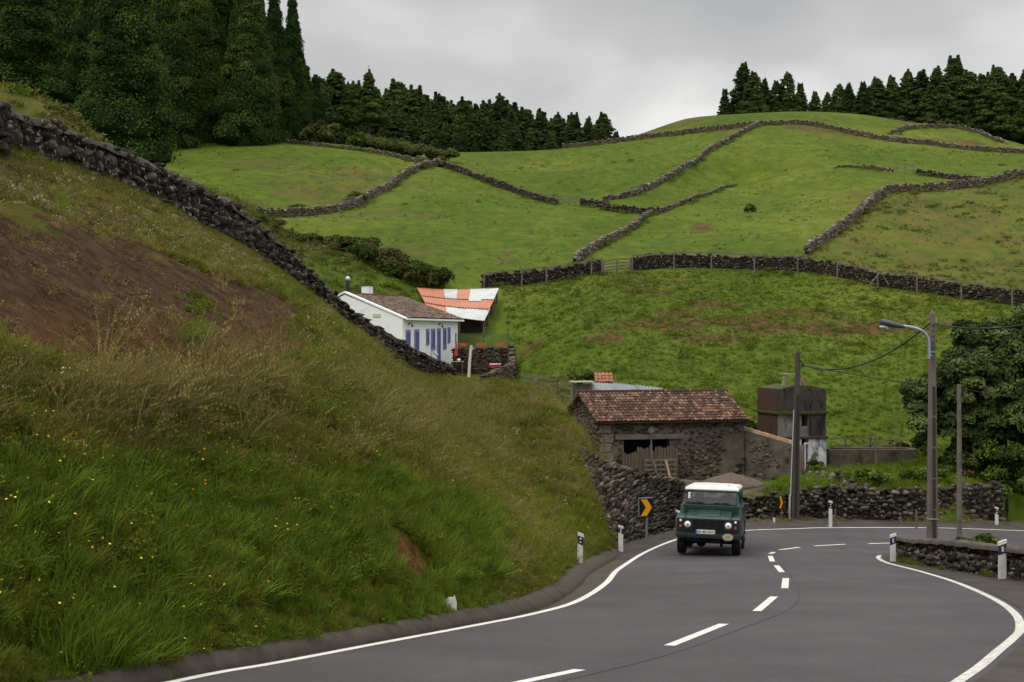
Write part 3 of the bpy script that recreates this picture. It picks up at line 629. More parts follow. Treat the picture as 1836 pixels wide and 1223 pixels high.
# mortar cap, weathered, along its top
g = np.gradient(wt[:, :2], axis=0); g /= np.linalg.norm(g, axis=1)[:, None]; nn = np.stack([-g[:, 1], g[:, 0]], 1)
prof = [(-0.20, -0.14), (-0.17, -0.02), (-0.07, 0.05), (0.08, 0.055), (0.18, -0.02), (0.22, -0.14)]
jj = np.random.RandomState(3)
CV = np.stack([np.c_[wt[:, :2] + nn * (d + jj.randn(len(wt), 1) * 0.02), wt[:, 2] + dz + jj.randn(len(wt)) * 0.025] for d, dz in prof], 1)
cap = link('wall_cap', np_mesh('wall_cap', CV.reshape(-1, 3), grid_faces(len(wt), 6)), mat('cap_rock', [(0.022, 0.018, 0.015), (0.06, 0.05, 0.04)], scale=3, bump=0.8, bdist=0.03, stain=((0.14, 0.13, 0.11), 0.62), sscale=4))
cap.parent = bpy.data.objects['black_stone_wall']

# retaining wall behind the chevron sign
b = smooth_path([(2.3, 40.4, -6.1), (2.9, 41.6, -6.3), (3.6, 43.4, -6.35), (4.4, 45.4, -6.4), (5.35, 47.3, -6.5)], 0.4)
t = smooth_path([tuple(P(1004, 786, 46.6)), tuple(P(1030, 803, 46.8)), tuple(P(1062, 826, 47.0)), tuple(P(1130, 845, 47.5)), tuple(P(1219, 864, 48.6))], 0.4)
n = 40; b = arc_resample(b, n); t = arc_resample(t, n)
stone_wall('retaining_wall', b, t, 0.25, 0.5, M['stone_mid'], 91, 'tall leaning dark stone retaining wall behind the yellow chevron sign', 'retaining wall', protos=ROCK1, jit=1.3, ragged=0.3, toned=(0.0, 0.9), plumb=True)
EPT = t[-1]
# its return beside the yard entrance
b = np.array([(5.35, 47.3, -6.5), (5.5, 48.6, -6.5), (5.2, 50.5, -6.2), (4.6, 53, -5.7)]); t = np.array([EPT, (5.35, 49.2, -4.75), (5.1, 50.8, -4.85), (4.55, 53, -5.0)])
stone_wall('return_wall', b, t, 0.25, 0.5, M['stone_mid'], 92, 'short end wall turning in beside the yard entrance behind the green car', 'stone wall', protos=ROCK1, jit=1.0)
# wall along the far side of the bend
def along(pts): return smooth_path([tuple(P(*q)) for q in pts], 0.4)
FW = [(1318, 893, 50.6), (1345, 891, 50.6), (1400, 886, 50.6), (1450, 879, 50.7), (1490, 876, 51.0), (1560, 880, 51.4), (1640, 879, 52.0), (1720, 874, 53.2), (1790, 868, 55.0)]
t = along(FW); b = t.copy(); b[:, 2] = z_road(t[:, 0], t[:, 1]) - 0.2; b[:, 1] -= 0.25
stone_wall('roadside_wall', b, t, 0.24, 0.55, M['stone_mid'], 93, 'grey dry stone wall along the outside of the bend behind the two poles', protos=ROCK1, jit=1.0, ragged=0.5, toned=(0.1, 1.0))
# low parapet on the inside of the bend
pw = smooth_path([(10.25, 38.2, 0), (10.12, 37.0, 0), (10.1, 33.0, 0), (10.15, 29.0, 0), (10.3, 24.0, 0), (10.4, 17.0, 0)], 0.4)
zz = z_road(pw[:, 0], pw[:, 1]); b = np.c_[pw[:, :2], zz - 0.1]; hp = np.interp(pw[:, 1], [26, 33, 38.2], [0.56, 0.60, 0.52]); t = np.c_[pw[:, :2] + [0.04, 0], zz + hp]
par = stone_wall('parapet_wall', b, t, 0.20, 0.42, M['stone_dark'], 94, 'low mossy black stone parapet on the inside of the bend between the two blue banded posts', 'parapet wall', protos=ROCK1, jit=1.0, ragged=0.0)
prof = [(0.24, -0.03), (0.235, 0.05), (0.20, 0.075), (-0.20, 0.08), (-0.24, 0.05), (-0.245, -0.03)]
g = np.gradient(pw[:, :2], axis=0); g /= np.linalg.norm(g, axis=1)[:, None]; nn = np.stack([-g[:, 1], g[:, 0]], 1)
CV = np.stack([np.c_[t[:, :2] + nn * (d + jj.randn(len(t), 1) * 0.008), t[:, 2] + dz + jj.randn(len(t)) * 0.012] for d, dz in prof], 1)
link('coping', np_mesh('coping', CV.reshape(-1, 3), grid_faces(len(t), 6)), mat('coping', [(0.05, 0.04, 0.034), (0.10, 0.085, 0.07)], scale=5, bump=0.6, stain=((0.035, 0.035, 0.02), 0.55)), par)
# loose stones tumbling down to the roadside wall behind the left pole
rs = np.random.RandomState(5)
pl = smooth_path([tuple(P(1458, 850, 56.5)), tuple(P(1490, 860, 55)), tuple(P(1520, 872, 53)), tuple(P(1535, 884, 51.6))], 0.2)
cs = pl[rs.randint(0, len(pl), 110)] + rs.randn(110, 3) * [0.35, 0.3, 0.10]; ax = np.tile(np.eye(3), (110, 1, 1)); hs = 0.08 + rs.rand(110, 3) * 0.11
V, Fc, T = emit_rocks(cs, ax, hs, rs.rand(110), ROCK1, rs, 1.5)
tag(link('stone_heap', np_mesh('stone_heap', V, Fc, tone=T), M['stone_mid']), 'tumbled line of loose dark stones on the grass behind the roadside wall', 'stone heap', kind='stuff')
# ================================================================== TREES AND SHRUBS
def leaf_cloud(cents, rad, nper, lsize, rs, up=0.35, flat=0.8, tone_amp=0.6, base_tone=None, aspect=1.5, droop=0.0):
    """quads spread over the upper and outer skin of many lobes. cents (n,3), rad (n,3)"""
    n = len(cents); k = nper
    d = rs.randn(n, k, 3); d /= np.linalg.norm(d, axis=2)[..., None]; d[..., 2] = np.where(d[..., 2] < -0.35, -d[..., 2], d[..., 2])
    r = 0.72 + 0.36 * rs.rand(n, k, 1)
    p = cents[:, None] + d * rad[:, None] * r
    nr = d + rs.randn(n, k, 3) * 0.55 + np.array([0, 0, up]); nr /= np.linalg.norm(nr, axis=2)[..., None]
    u = np.cross(nr, rs.randn(n, k, 3)); u /= np.linalg.norm(u, axis=2)[..., None]; u[..., 2] -= droop; v = np.cross(nr, u)
    s = lsize * (0.55 + 0.9 * rs.rand(n, k, 1)) / 2
    q = np.stack([p - u * s * aspect, p + v * s * 0.75, p + u * s * aspect, p - v * s * 0.75], 2)
    lt = rs.rand(n) * tone_amp + (1 - tone_amp) / 2 if base_tone is None else base_tone
    t = np.repeat((lt[:, None] + rs.randn(n, k) * 0.10).reshape(-1), 4)
    V = q.reshape(-1, 3); Fc = np.arange(len(V)).reshape(-1, 4)
    return V, Fc, t
def core_lobes(cents, rad, sc_=0.62):
    V0, F0 = ICO[1]; V = (V0[None] * rad[:, None] * sc_ + cents[:, None]).reshape(-1, 3)
    Fc = (F0[None] + (np.arange(len(cents)) * len(V0))[:, None, None]).reshape(-1, 3); return V, Fc
def crown_mesh(name, cents, rad, nper, lsize, rs, core=0.62, **kw):
    V, Fc, t = leaf_cloud(cents, rad, nper, lsize, rs, **kw)
    if core:
        V2, F2 = core_lobes(cents, rad, core); F2 = F2 + len(V); V = np.vstack([V, V2]); t = np.r_[t, np.full(len(V2), 0.15)]
        return np_mesh(name, V, [Fc, F2], tone=t)
    return np_mesh(name, V, Fc, tone=t)
def conifer(H, Rm, seed, nl, nper, ls, *, lk=1.0, bare=0.0, power=0.8, tips=1, loose=0.0):
    """sugi-like conifer: billowing drooping lobes on a cone; returns crown and trunk meshes, base at z=0"""
    rs = np.random.RandomState(seed); c = []; r = []
    z0 = H * bare
    for i in range(nl):
        f = (i + rs.rand()) / nl; f = f ** 1.15; z = z0 + (H - z0) * f
        rr = Rm * ((1 - f) ** power) * (0.75 + 0.5 * rs.rand()) + 0.12; a = i * 2.4 + rs.rand() * 0.9
        lr = Rm * (0.15 + 0.25 * (1 - f)) * (0.6 + 0.8 * rs.rand()) * lk
        q = max(0.0, rr - lr * 0.55) * (1 + loose * (rs.rand() - 0.5))
        c.append((math.cos(a) * q, math.sin(a) * q, z)); r.append((lr, lr, lr * (0.62 + 0.3 * rs.rand())))
    for k in range(tips):
        ox, oy = rs.randn(2) * Rm * 0.10
        for j in range(6): c.append((ox, oy, H * (0.87 + 0.032 * j))); r.append((Rm * (0.19 - 0.031 * j),) * 2 + (H * 0.026,))
    c = np.array(c); r = np.array(r)
    cm = crown_mesh('conifer_crown', c, r, nper, ls, rs, core=0.72, tone_amp=0.7, up=0.45)
    m = MB(); m.tube([(0, 0, -0.8), (0, 0, H * 0.4), (0.05, 0.03, H * 0.93)], [H * 0.017 + 0.05, H * 0.012 + .02, 0.02], 7)
    for k in range(6):
        a = rs.rand() * 6.3; z = H * (bare + 0.12 + 0.12 * k); m.tube([(0, 0, z), (math.cos(a) * Rm * 0.6 * (1 - z / H), math.sin(a) * Rm * 0.6 * (1 - z / H), z + 0.2)], [0.06, 0.02], 5, cap=False)
    me = bpy.data.meshes.new('conifer_trunk'); me.from_pydata(m.v, [], m.f); return cm, me
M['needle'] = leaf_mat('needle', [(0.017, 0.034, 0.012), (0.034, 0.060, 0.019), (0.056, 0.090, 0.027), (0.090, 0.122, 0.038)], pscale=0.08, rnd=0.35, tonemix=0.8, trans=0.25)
M['bark'] = mat('bark', [(0.035, 0.026, 0.02), (0.085, 0.066, 0.052)], scale=4, bump=0.8, stretch=(3, 3, 0.5))
def finish(cm, tm, leafm):
    cm.materials.append(leafm); tm.materials.append(M['bark'])
def tree(name, kind, loc, rz, s, label, group, cat='conifer'):
    cm, tm = kind
    o = empty(name, loc, rz, label, cat, group); o.scale = s
    for nm, me in (('trunk', tm), ('crown', cm)):
        c = bpy.data.objects.new(nm, me); C.objects.link(c); c.parent = o
    return o
BIG = [conifer(17, 2.9, 100 + i, 170, 460, 0.15, lk=1.45, power=0.74, tips=1 + i % 2, loose=0.3) for i in range(4)]
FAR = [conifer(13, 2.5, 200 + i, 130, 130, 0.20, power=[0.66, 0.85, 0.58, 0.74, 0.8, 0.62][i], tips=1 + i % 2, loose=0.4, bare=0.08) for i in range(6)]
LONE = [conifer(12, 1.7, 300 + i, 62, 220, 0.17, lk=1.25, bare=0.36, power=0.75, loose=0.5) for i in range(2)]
M['needle_hazed'] = leaf_mat('needle_hazed', [(0.026, 0.044, 0.020), (0.045, 0.072, 0.030), (0.070, 0.100, 0.040), (0.105, 0.130, 0.055)], pscale=0.08, rnd=0.35, tonemix=0.8, trans=0.25)  # lighter needle copy for distant trees: thin haze put into the leaf colour
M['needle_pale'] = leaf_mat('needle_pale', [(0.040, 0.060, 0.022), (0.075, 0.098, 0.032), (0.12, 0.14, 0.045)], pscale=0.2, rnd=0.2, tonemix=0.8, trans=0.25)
for k in BIG: finish(k[0], k[1], M['needle'])
for k in FAR: finish(k[0], k[1], M['needle_hazed'])
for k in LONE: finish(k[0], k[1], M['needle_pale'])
rs = np.random.RandomState(11)
def plant(kind, px, Y, top, hk, label, group, wid=1.0, name='conifer_tree', sink=0.3, base=None):
    """put a tree so that its tip reaches height 'top' (photo row) above the ground it stands on"""
    p = P(px, 0, Y); z = (ground(p.x, Y) if base is None else base) - sink; H = (CY - top) * Y / F - z
    s = H / hk; sw = s * wid
    return tree(name, kind, (p.x, Y, z), rs.rand() * 6.28, (sw, sw, s), label, group)
# left forest, front rank, from left to right: (px, distance, top row, width, variant, label)
gl = 'big dark conifers of the left forest'
FRONT = [(-70, 118, -300, 1.2, 0, 'big dark conifer cut by the left edge of the photo above the grassy mound'),
 (45, 104, -60, 1.25, 1, 'bushy dark conifer standing just behind the grassy mound at the far left'),
 (105, 118, -260, 1.1, 2, 'tall dark conifer behind the bushy one at the far left'),
 (170, 108, -280, 1.0, 3, 'tall conifer right of the grassy mound, immediately left of the broad front conifer'),
 (225, 92, -230, 1.25, 0, 'broad front conifer reaching lowest, its skirt just behind the black stone wall'),
 (290, 186, -240, 1.1, 1, 'dark conifer standing right behind the broad front conifer'),
 (345, 193, -200, 1.1, 2, 'conifer above the bare left end of the low wall at the forest foot'),
 (395, 199, -170, 1.05, 3, 'tall conifer above the left end of the low stone wall, its top out of frame'),
 (445, 188, -70, 1.15, 0, 'tall conifer third from the right end of the left forest'),
 (492, 196, 0, 1.05, 1, 'tall conifer with slender twin tip next to the gap of sky'),
 (524, 199, 2, 0.95, 2, 'slim pointed conifer closing the right end of the left forest')]
for px, Y, top, wd, v, lb in FRONT:
    b = P(px, {225: 283, 45: 250, 105: 250, 170: 268, -70: 240, 290: 262}.get(px, 0), Y).z if px in (225, 45, 105, 170, -70) else None
    top = max(top, -130); hw = {-70: 95, 45: 88, 105: 60, 170: 52, 225: 82, 290: 58, 345: 58, 395: 56, 445: 56, 492: 46, 524: 36}[px]
    zb = (ground(P(px, 0, Y).x, Y) if b is None else b) - .3; H = (CY - top) * Y / F - zb; plant(BIG[v], px, Y, top, 17.3, lb, gl, wid=(hw * Y / F / 3.3) / (H / 17.3), base=b)
gb = 'rear conifers of the left forest'
for i in range(26):
    px = -60 + i * 22 + rs.randn() * 8; Y = 150 + rs.rand() * 40 if px < 210 else 205 + rs.rand() * 12; top = -130 + rs.rand() * 60 + max(0, px - 300) * .6
    if px > 500: continue
    plant(BIG[rs.randint(4)], px, Y, min(top, 25), 17.3, 'dark conifer in the crowded rear ranks of the left forest', gb, wid=0.6 + rs.rand() * 0.25, sink=0.8)
for px, Y, top in [(548, 212, 120), (565, 218, 138), (535, 214, 90), (470, 205, 40)]:
    plant(BIG[rs.randint(4)], px, Y, top, 17.3, 'dark conifer in the crowded rear ranks of the left forest', gb, wid=1.1, sink=0.6)
# middle forest behind the crest: skyline of tops
gm = 'dark conifers of the middle forest beyond the crest'
SKY = [(545, 145), (575, 140), (600, 128), (640, 150), (675, 165), (712, 148), (745, 160), (790, 172), (830, 180), (870, 185), (897, 172), (920, 190), (945, 196), (972, 200), (1000, 205), (1030, 205), (1055, 212), (1082, 204), (1104, 236)]
def skytop(px): return float(np.interp(px, [a for a, b in SKY], [b for a, b in SKY]))
lbm = 'dark conifer among the massed trees of the middle forest beyond the green crest'
for i, (px, top) in enumerate(SKY):
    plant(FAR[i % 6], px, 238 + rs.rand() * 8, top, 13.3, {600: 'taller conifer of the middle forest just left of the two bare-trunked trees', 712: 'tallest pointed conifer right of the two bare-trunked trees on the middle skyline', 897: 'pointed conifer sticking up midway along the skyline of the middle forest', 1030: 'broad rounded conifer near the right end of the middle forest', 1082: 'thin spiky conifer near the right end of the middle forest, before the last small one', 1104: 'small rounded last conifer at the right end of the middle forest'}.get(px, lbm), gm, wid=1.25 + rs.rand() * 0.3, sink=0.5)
for row, (Y, dt) in enumerate([(230, 34), (236, 20), (250, 6), (262, 4), (228, 58), (233, 46)]):
    for i in range(17):
        px = 548 + i * 33 + rs.randn() * 9 + row * 7
        if px > 1108 - row * 8: continue
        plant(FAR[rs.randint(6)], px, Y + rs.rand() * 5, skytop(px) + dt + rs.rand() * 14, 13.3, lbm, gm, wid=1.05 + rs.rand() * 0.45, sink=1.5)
lo = [('slim conifer with a long bare trunk, left of the two standing before the middle forest', 627, 150, 205), ('slim sparse bare-trunked conifer with tufted tip, right one of two before the forest', 661, 128, 205)]
for k, (lb, px, top, Y) in enumerate(lo): plant(LONE[k], px, Y, top, 12.3, lb, 'lone conifers before the middle forest', wid=1.45, sink=0.2)
# ridge trees on the right
gr = 'dark conifers along the right ridge'
RID = [(1300, 160, 'leftmost small conifer of the right ridge, standing apart at its end'), (1333, 113, 'tallest conifer at the left end of the right ridge'), (1352, 130, 'conifer close against the right side of the tallest one, left group on the ridge'), (1371, 142, None), (1392, 146, 'thin airy conifer in the left group of the right ridge'), (1412, 130, 'full rounded conifer right of the thin airy one on the ridge'), (1436, 150, 'lower conifer at the right foot of the full rounded one in the left ridge group'), (1462, 164, 'low rounded conifer in the dip between the left group and the long ridge row'), (1484, 166, None),
       (1522, 150, 'pointed conifer beginning the long row on the right ridge'), (1548, 148, None), (1572, 140, None), (1600, 138, None), (1628, 128, None), (1652, 128, None), (1680, 122, None), (1712, 104, 'tallest pointed conifer of the long row on the right ridge'), (1738, 128, None), (1760, 134, None), (1790, 120, 'second tallest pointed conifer of the ridge row, between the tallest and the right edge'), (1815, 136, None), (1840, 124, None), (1870, 118, None)]
for i, (px, top, lb) in enumerate(RID):
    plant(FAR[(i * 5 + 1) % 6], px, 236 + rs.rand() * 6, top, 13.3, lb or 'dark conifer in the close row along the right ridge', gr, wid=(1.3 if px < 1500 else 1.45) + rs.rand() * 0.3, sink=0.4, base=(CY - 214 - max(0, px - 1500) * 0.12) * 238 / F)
for i in range(20):
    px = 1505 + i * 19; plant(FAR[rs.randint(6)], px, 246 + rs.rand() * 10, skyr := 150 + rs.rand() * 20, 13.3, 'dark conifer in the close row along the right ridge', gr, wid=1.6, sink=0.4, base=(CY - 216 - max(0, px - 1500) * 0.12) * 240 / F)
for i in range(9):
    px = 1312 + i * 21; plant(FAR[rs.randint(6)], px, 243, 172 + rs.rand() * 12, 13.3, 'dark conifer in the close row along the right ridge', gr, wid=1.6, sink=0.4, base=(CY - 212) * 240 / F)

# broadleaf tree at the right
M['leaf_dark'] = leaf_mat('leaf_dark', [(0.026, 0.038, 0.018), (0.050, 0.070, 0.030), (0.080, 0.105, 0.046), (0.125, 0.150, 0.072)], pscale=0.8, rnd=0.0, tonemix=1.0, trans=0.15)
M['shrub'] = leaf_mat('shrub', [(0.030, 0.045, 0.012), (0.055, 0.082, 0.020), (0.085, 0.120, 0.030), (0.13, 0.165, 0.05)], pscale=0.8, rnd=0.2, tonemix=0.9, trans=0.2)
M['shrub_pale'] = leaf_mat('shrub_pale', [(0.050, 0.058, 0.024), (0.085, 0.095, 0.036), (0.125, 0.135, 0.062)], pscale=0.5, rnd=0.2, tonemix=0.9, trans=0.2)
M['bramble'] = leaf_mat('bramble', [(0.018, 0.030, 0.010), (0.034, 0.054, 0.015), (0.056, 0.078, 0.024), (0.080, 0.062, 0.032)], pscale=0.35, rnd=0.1, tonemix=0.8, trans=0.1)
def ellipsoid_lobes(n, c, R3, lr, rs, skin=0.85, zmin=-0.6):
    d = rs.randn(n, 3); d /= np.linalg.norm(d, axis=1)[:, None]; d[:, 2] = np.where(d[:, 2] < zmin, -d[:, 2], d[:, 2])
    p = np.array(c) + d * np.array(R3) * (skin * (0.75 + 0.3 * rs.rand(n, 1))); l = lr * (0.6 + 0.8 * rs.rand(n, 1)); return p, l * np.array([[1, 1, 0.75]])
def bush(name, lobes, nper, ls, m, label, cat, group=None, trunk=None, seed=1, core=0.55, up=0.35):
    rs = np.random.RandomState(seed); cc = np.vstack([l[0] for l in lobes]); rr = np.vstack([l[1] for l in lobes])
    o = empty(name, Vector(trunk[0]) if trunk else Vector(cc.mean(0)), 0, label, cat, group) if trunk else None
    org = np.array(trunk[0]) if trunk else np.zeros(3)
    me = crown_mesh('crown', cc - org, rr, nper, ls, rs, core=core, tone_amp=0.9, up=up)
    ob = link('crown' if trunk else name, me, m, o)
    if trunk:
        t = MB()
        for pts, r in trunk[1]: t.tube([Vector(p) - Vector(trunk[0]) for p in pts], r, 8)
        t.build('trunk', M['bark'], o, smooth=True); return o
    return tag(ob, label, cat, group)
r2 = np.random.RandomState(21)
bp = P(1800, 880, 59); gz = ground(bp.x, 59)
L1 = [ellipsoid_lobes(110, P(1812, 680, 59.5), (2.5, 2.2, 2.2), 0.48, r2), ellipsoid_lobes(26, P(1760, 610, 59.5), (1.2, 1.1, 0.8), 0.36, r2), ellipsoid_lobes(24, P(1850, 590, 59.5), (1.3, 1.1, 0.9), 0.38, r2), ellipsoid_lobes(30, P(1730, 690, 58.5), (1.5, 1.5, 1.5), 0.5, r2), ellipsoid_lobes(26, P(1690, 765, 58), (1.4, 1.1, 1.1), 0.42, r2), ellipsoid_lobes(22, P(1660, 715, 59), (0.8, 0.8, 0.9), 0.36, r2), ellipsoid_lobes(60, P(1840, 800, 58), (2.2, 1.8, 1.9), 0.5, r2), ellipsoid_lobes(50, P(1770, 780, 58.6), (1.7, 1.3, 1.7), 0.42, r2)]
bush('broadleaf_tree', L1, 330, 0.115, M['leaf_dark'], 'big dark broadleaf tree at the right edge behind the thin wooden pole', 'tree', seed=31, core=0.55,
     trunk=((bp.x, 59.5, gz - 0.2), [([(bp.x, 59.5, gz - .3), (bp.x + .1, 59.5, gz + 1.5), (bp.x + .3, 59.6, gz + 3.5)], [0.3, 0.22, 0.1]), ([(bp.x, 59.5, gz + .8), (bp.x - 1.2, 58.8, gz + 1.6), (bp.x - 2.4, 58.4, gz + 2.2)], [0.14, 0.10, 0.04]), ([(bp.x, 59.5, gz + .9), (bp.x + 1.0, 59.8, gz + 2.6)], [0.14, 0.06])]))
# bramble hedge descending to the house
hp = smooth_path([tuple(P(*q)) for q in [(470, 408, 123), (540, 432, 116), (600, 447, 112), (650, 462, 108), (700, 482, 104), (745, 494, 102.5), (790, 502, 102.5)]], 0.8)
cc = []; rr = []
for p in hp:
    g_ = ground(p[0], p[1]); k = np.interp(p[0], [hp[0][0], hp[-1][0]], [0.5, 1.3])
    for j in range(3): cc.append((p[0] + r2.randn() * 0.6, p[1] + r2.randn() * 0.7 * k, g_ + k * (0.35 + r2.rand() * 0.5))); s_ = k * (0.45 + r2.rand() * 0.35); rr.append((s_, s_, s_ * 0.7))
bush('bramble_hedge', [(np.array(cc), np.array(rr))], 260, 0.15, M['bramble'], 'long dark bramble hedge sloping down to the corner above the white house', 'hedge', seed=41)
def shrub(px, py, Y, R3, m, label, n=14, ls=0.16, nper=90, cat='shrub', group=None, name='shrub', seed=None, lr=None, ground_it=True):
    p = P(px, py, Y); z = ground(p.x, Y) if ground_it else p.z
    rs_ = np.random.RandomState(seed or int(px) % 997); lr = lr or min(R3) * 0.42
    return bush(name, [ellipsoid_lobes(n, (p.x, Y, z + R3[2] * 0.45), R3, lr, rs_, zmin=-0.2)], nper, ls, m, label, cat, group, seed=int(px) % 991 + 1)
shrub(475, 225, 197, (3.5, 1.6, 1.5), M['shrub'], 'green shrub against the forest foot left of the pale willow bush', 18, 0.4)
shrub(578, 235, 190, (3.2, 1.4, 2.2), M['shrub_pale'], 'pale green bushy shrub at the forest foot, left of the bare trunks', 20, 0.4)
sp = smooth_path([tuple(P(*q)) for q in [(648, 262, 189), (690, 268, 187), (730, 276, 185), (780, 283, 184), (815, 284, 186)]], 0.9)
cc = np.repeat(sp, 4, 0); cc = cc + r2.randn(len(cc), 3) * [.6, .8, .15] + [0, 0, .45]; rr = (0.55 + .5 * r2.rand(len(cc), 1)) * np.array([[1, 1, .8]]) * np.interp(np.repeat(np.arange(len(sp)), 4) / len(sp), [0, .3, 1], [1, 1.35, .55])[:, None]
bush('pale_scrub', [(cc, rr)], 150, .17, M['shrub_pale'], 'long pale green scrub behind the upper wall, right of the two bare-trunked trees', 'shrub', seed=47)
shrub(645, 260, 187, (2.2, 1.2, 1.3), M['shrub'], 'small green shrub directly under the two bare trunks', 12, 0.35)
for px, py, Y, R3, mm, lb in [
 (1228, 695, 68, (1.3, .8, .8), 'shrub', 'leafy green shrub behind the right half of the barn roof ridge'),
 (1045, 660, 75, (.9, .6, .7), 'shrub', 'green shrub beside the plank fence, above the small plank shed'),
 (1100, 690, 69.5, (.5, .4, .5), 'shrub', 'small green shrub beside the corrugated sheets behind the barn'),
 (1340, 715, 66, (.8, .7, .8), 'bramble', 'brownish thicket between the barn roof and the water tower'),
 (1325, 740, 63, (.5, .5, .7), 'shrub', 'bright green bush filling the gap between barn and tower'),
 (1000, 755, 56, (1.4, .8, .6), 'shrub', 'bright green weeds at the left foot of the barn gable'),
 (1018, 790, 55, (.5, .5, .6), 'shrub', 'dark green bush squeezed between bank and barn gable'),
 (1463, 828, 57.2, (.35, .3, .55), 'shrub', 'broad leaved plant in the doorway of the whitewashed tower base'),
 (1550, 862, 53.5, (1.0, .5, .4), 'shrub', 'bright green nettle clump right behind the roadside wall'),
 (1660, 870, 54.5, (1.2, .5, .35), 'shrub', 'low green weeds on top of the roadside wall behind the lamp pole'),
 (1750, 950, 42, (.75, .5, .65), 'shrub', 'feathery green roadside bush behind the parapet, right of the thin pole'),
 (1760, 925, 43, (.45, .4, .65), 'shrub', 'tall feathery shrub rising in front of the right end of the roadside wall'),
 (1820, 985, 36, (.8, .7, .4), 'shrub', 'low leafy weeds behind the parapet beside the right blue banded post'),
 (1690, 965, 43, (.35, .4, .35), 'shrub', 'small weed clump at the foot of the thin wooden pole'),
 (1800, 840, 57, (2.2, 1, 1.2), 'shrub', 'mixed green undergrowth below the big broadleaf tree'),
 (1836, 905, 56, (1.4, .8, .9), 'shrub', 'green undergrowth at the right edge beyond the far delineator post'),
 (1715, 830, 57, (.9, .7, .6), 'bramble', 'brown bramble at the left foot of the big broadleaf tree'),
 (1640, 800, 63, (.9, .6, .6), 'bramble', 'dark bramble at the right end of the rail fence'),
 (1780, 490+60, 99, (1.2, .6, .3), 'shrub', 'low green clump at the foot of the long wall near the right edge'),
 (640, 375, 146, (1.2, .8, .7), 'shrub', 'dark green shrub right of the small gate in the curved wall'),
 (535, 385, 136, (1.2, .7, .6), 'shrub', 'dark green shrub before the left stretch of the curved wall'),
 (752, 303, 173, (.9, .5, .5), 'shrub', 'leafy shrub hugging the wall just left of the crossing'),
 (795, 300, 175.5, (.8, .5, .45), 'shrub', 'leafy shrub on the wall just right of the crossing'),
 (1345, 385, 140, (.5, .4, .5), 'shrub', 'single small bush alone in the middle pasture')]:
    shrub(px, py, Y, R3, M[mm], lb, 16, 0.09 if Y < 80 else 0.17, 150)
# ================================================================== BUILDINGS
M['barnstone'] = stone_mat('barn_stone', [(0.030, 0.022, 0.016), (0.065, 0.050, 0.038), (0.105, 0.085, 0.066), (0.17, 0.135, 0.105)], scale=4, lic=0.66, lichen=(0.30, 0.28, 0.24), moss=((0.035, 0.028, 0.018), 0.52))
M['render_old'] = mat('old_plaster', [(0.045, 0.036, 0.028), (0.095, 0.078, 0.064), (0.15, 0.125, 0.105)], scale=1.6, rough=0.95, bump=0.8, bdist=0.03, stain=((0.035, 0.026, 0.02), 0.55), sscale=1.1)
M['wood_old'] = mat('weathered_wood', [(0.075, 0.052, 0.038), (0.16, 0.12, 0.092)], scale=3, rough=0.9, bump=0.6, stretch=(6, 6, 0.6), stain=((0.05, 0.036, 0.026), 0.6))
M['wood_grey'] = mat('grey_wood', [(0.085, 0.072, 0.058), (0.19, 0.17, 0.145)], scale=3, rough=0.9, bump=0.5, stain=((0.06, 0.055, 0.03), 0.6))
M['wood_new'] = mat('fresh_plank', [(0.30, 0.19, 0.11), (0.42, 0.29, 0.18)], scale=4, bump=0.3)
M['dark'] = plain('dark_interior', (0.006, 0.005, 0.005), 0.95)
M['concrete'] = mat('stained_concrete', [(0.034, 0.027, 0.024), (0.075, 0.062, 0.056)], scale=1.5, bump=0.5, stain=((0.018, 0.014, 0.011), 0.50), sscale=1.5, stretch=(1.6, 1.6, 0.5))
M['rust'] = mat('rust_stain', [(0.030, 0.020, 0.016), (0.085, 0.036, 0.020)], scale=2.5, bump=0.4, stain=((0.05, 0.035, 0.03), 0.5), stretch=(3, 3, 0.4))
M['moss'] = mat('mossy_ledge', [(0.03, 0.036, 0.010), (0.07, 0.075, 0.02)], scale=6, bump=0.8)
M['white_old'] = mat('peeling_whitewash', [(0.42, 0.41, 0.42), (0.68, 0.68, 0.72)], scale=2.5, bump=0.4, stain=((0.12, 0.10, 0.085), 0.50), sscale=1.4, stretch=(1.4, 1.4, 0.7))
M['white_patch'] = mat('patchy_whitewash', [(0.085, 0.075, 0.068), (0.22, 0.20, 0.19)], scale=2.0, bump=0.5, stain=((0.07, 0.058, 0.05), 0.52), sscale=1.8, stretch=(1.2, 1.2, .7))
M['whitewash'] = mat('whitewash', [(0.78, 0.79, 0.81), (0.86, 0.86, 0.87)], scale=1.3, rough=0.8, bump=0.25, stain=((0.60, 0.60, 0.58), 0.60), sscale=1.4)
M['lilac'] = plain('lilac_paint', (0.20, 0.19, 0.42), 0.6, var=0.1)
M['lilac_panel'] = plain('lilac_panel', (0.13, 0.115, 0.25), 0.55, var=0.15)
M['orange_sheet'] = mat('orange_sheet', [(0.40, 0.15, 0.085), (0.50, 0.22, 0.13)], scale=0.9, rough=0.6, bump=0.1, stain=((0.36, 0.14, 0.08), 0.62), sscale=2)
M['white_sheet'] = mat('white_sheet', [(0.42, 0.42, 0.40), (0.58, 0.58, 0.56)], scale=0.9, rough=0.5, bump=0.1, stain=((0.38, 0.37, 0.34), 0.60), sscale=1.5)
M['zinc'] = mat('zinc_sheet', [(0.13, 0.14, 0.15), (0.26, 0.28, 0.30)], scale=1.3, rough=0.5, bump=0.1, metal=0.3, stain=((0.16, 0.12, 0.09), 0.62))
def tile_mat(name, stops, lich=(0.42, 0.36, 0.30), lic=0.60):
    return stone_mat(name, stops, lichen=lich, lic=lic, scale=3.5, bump=0.3)
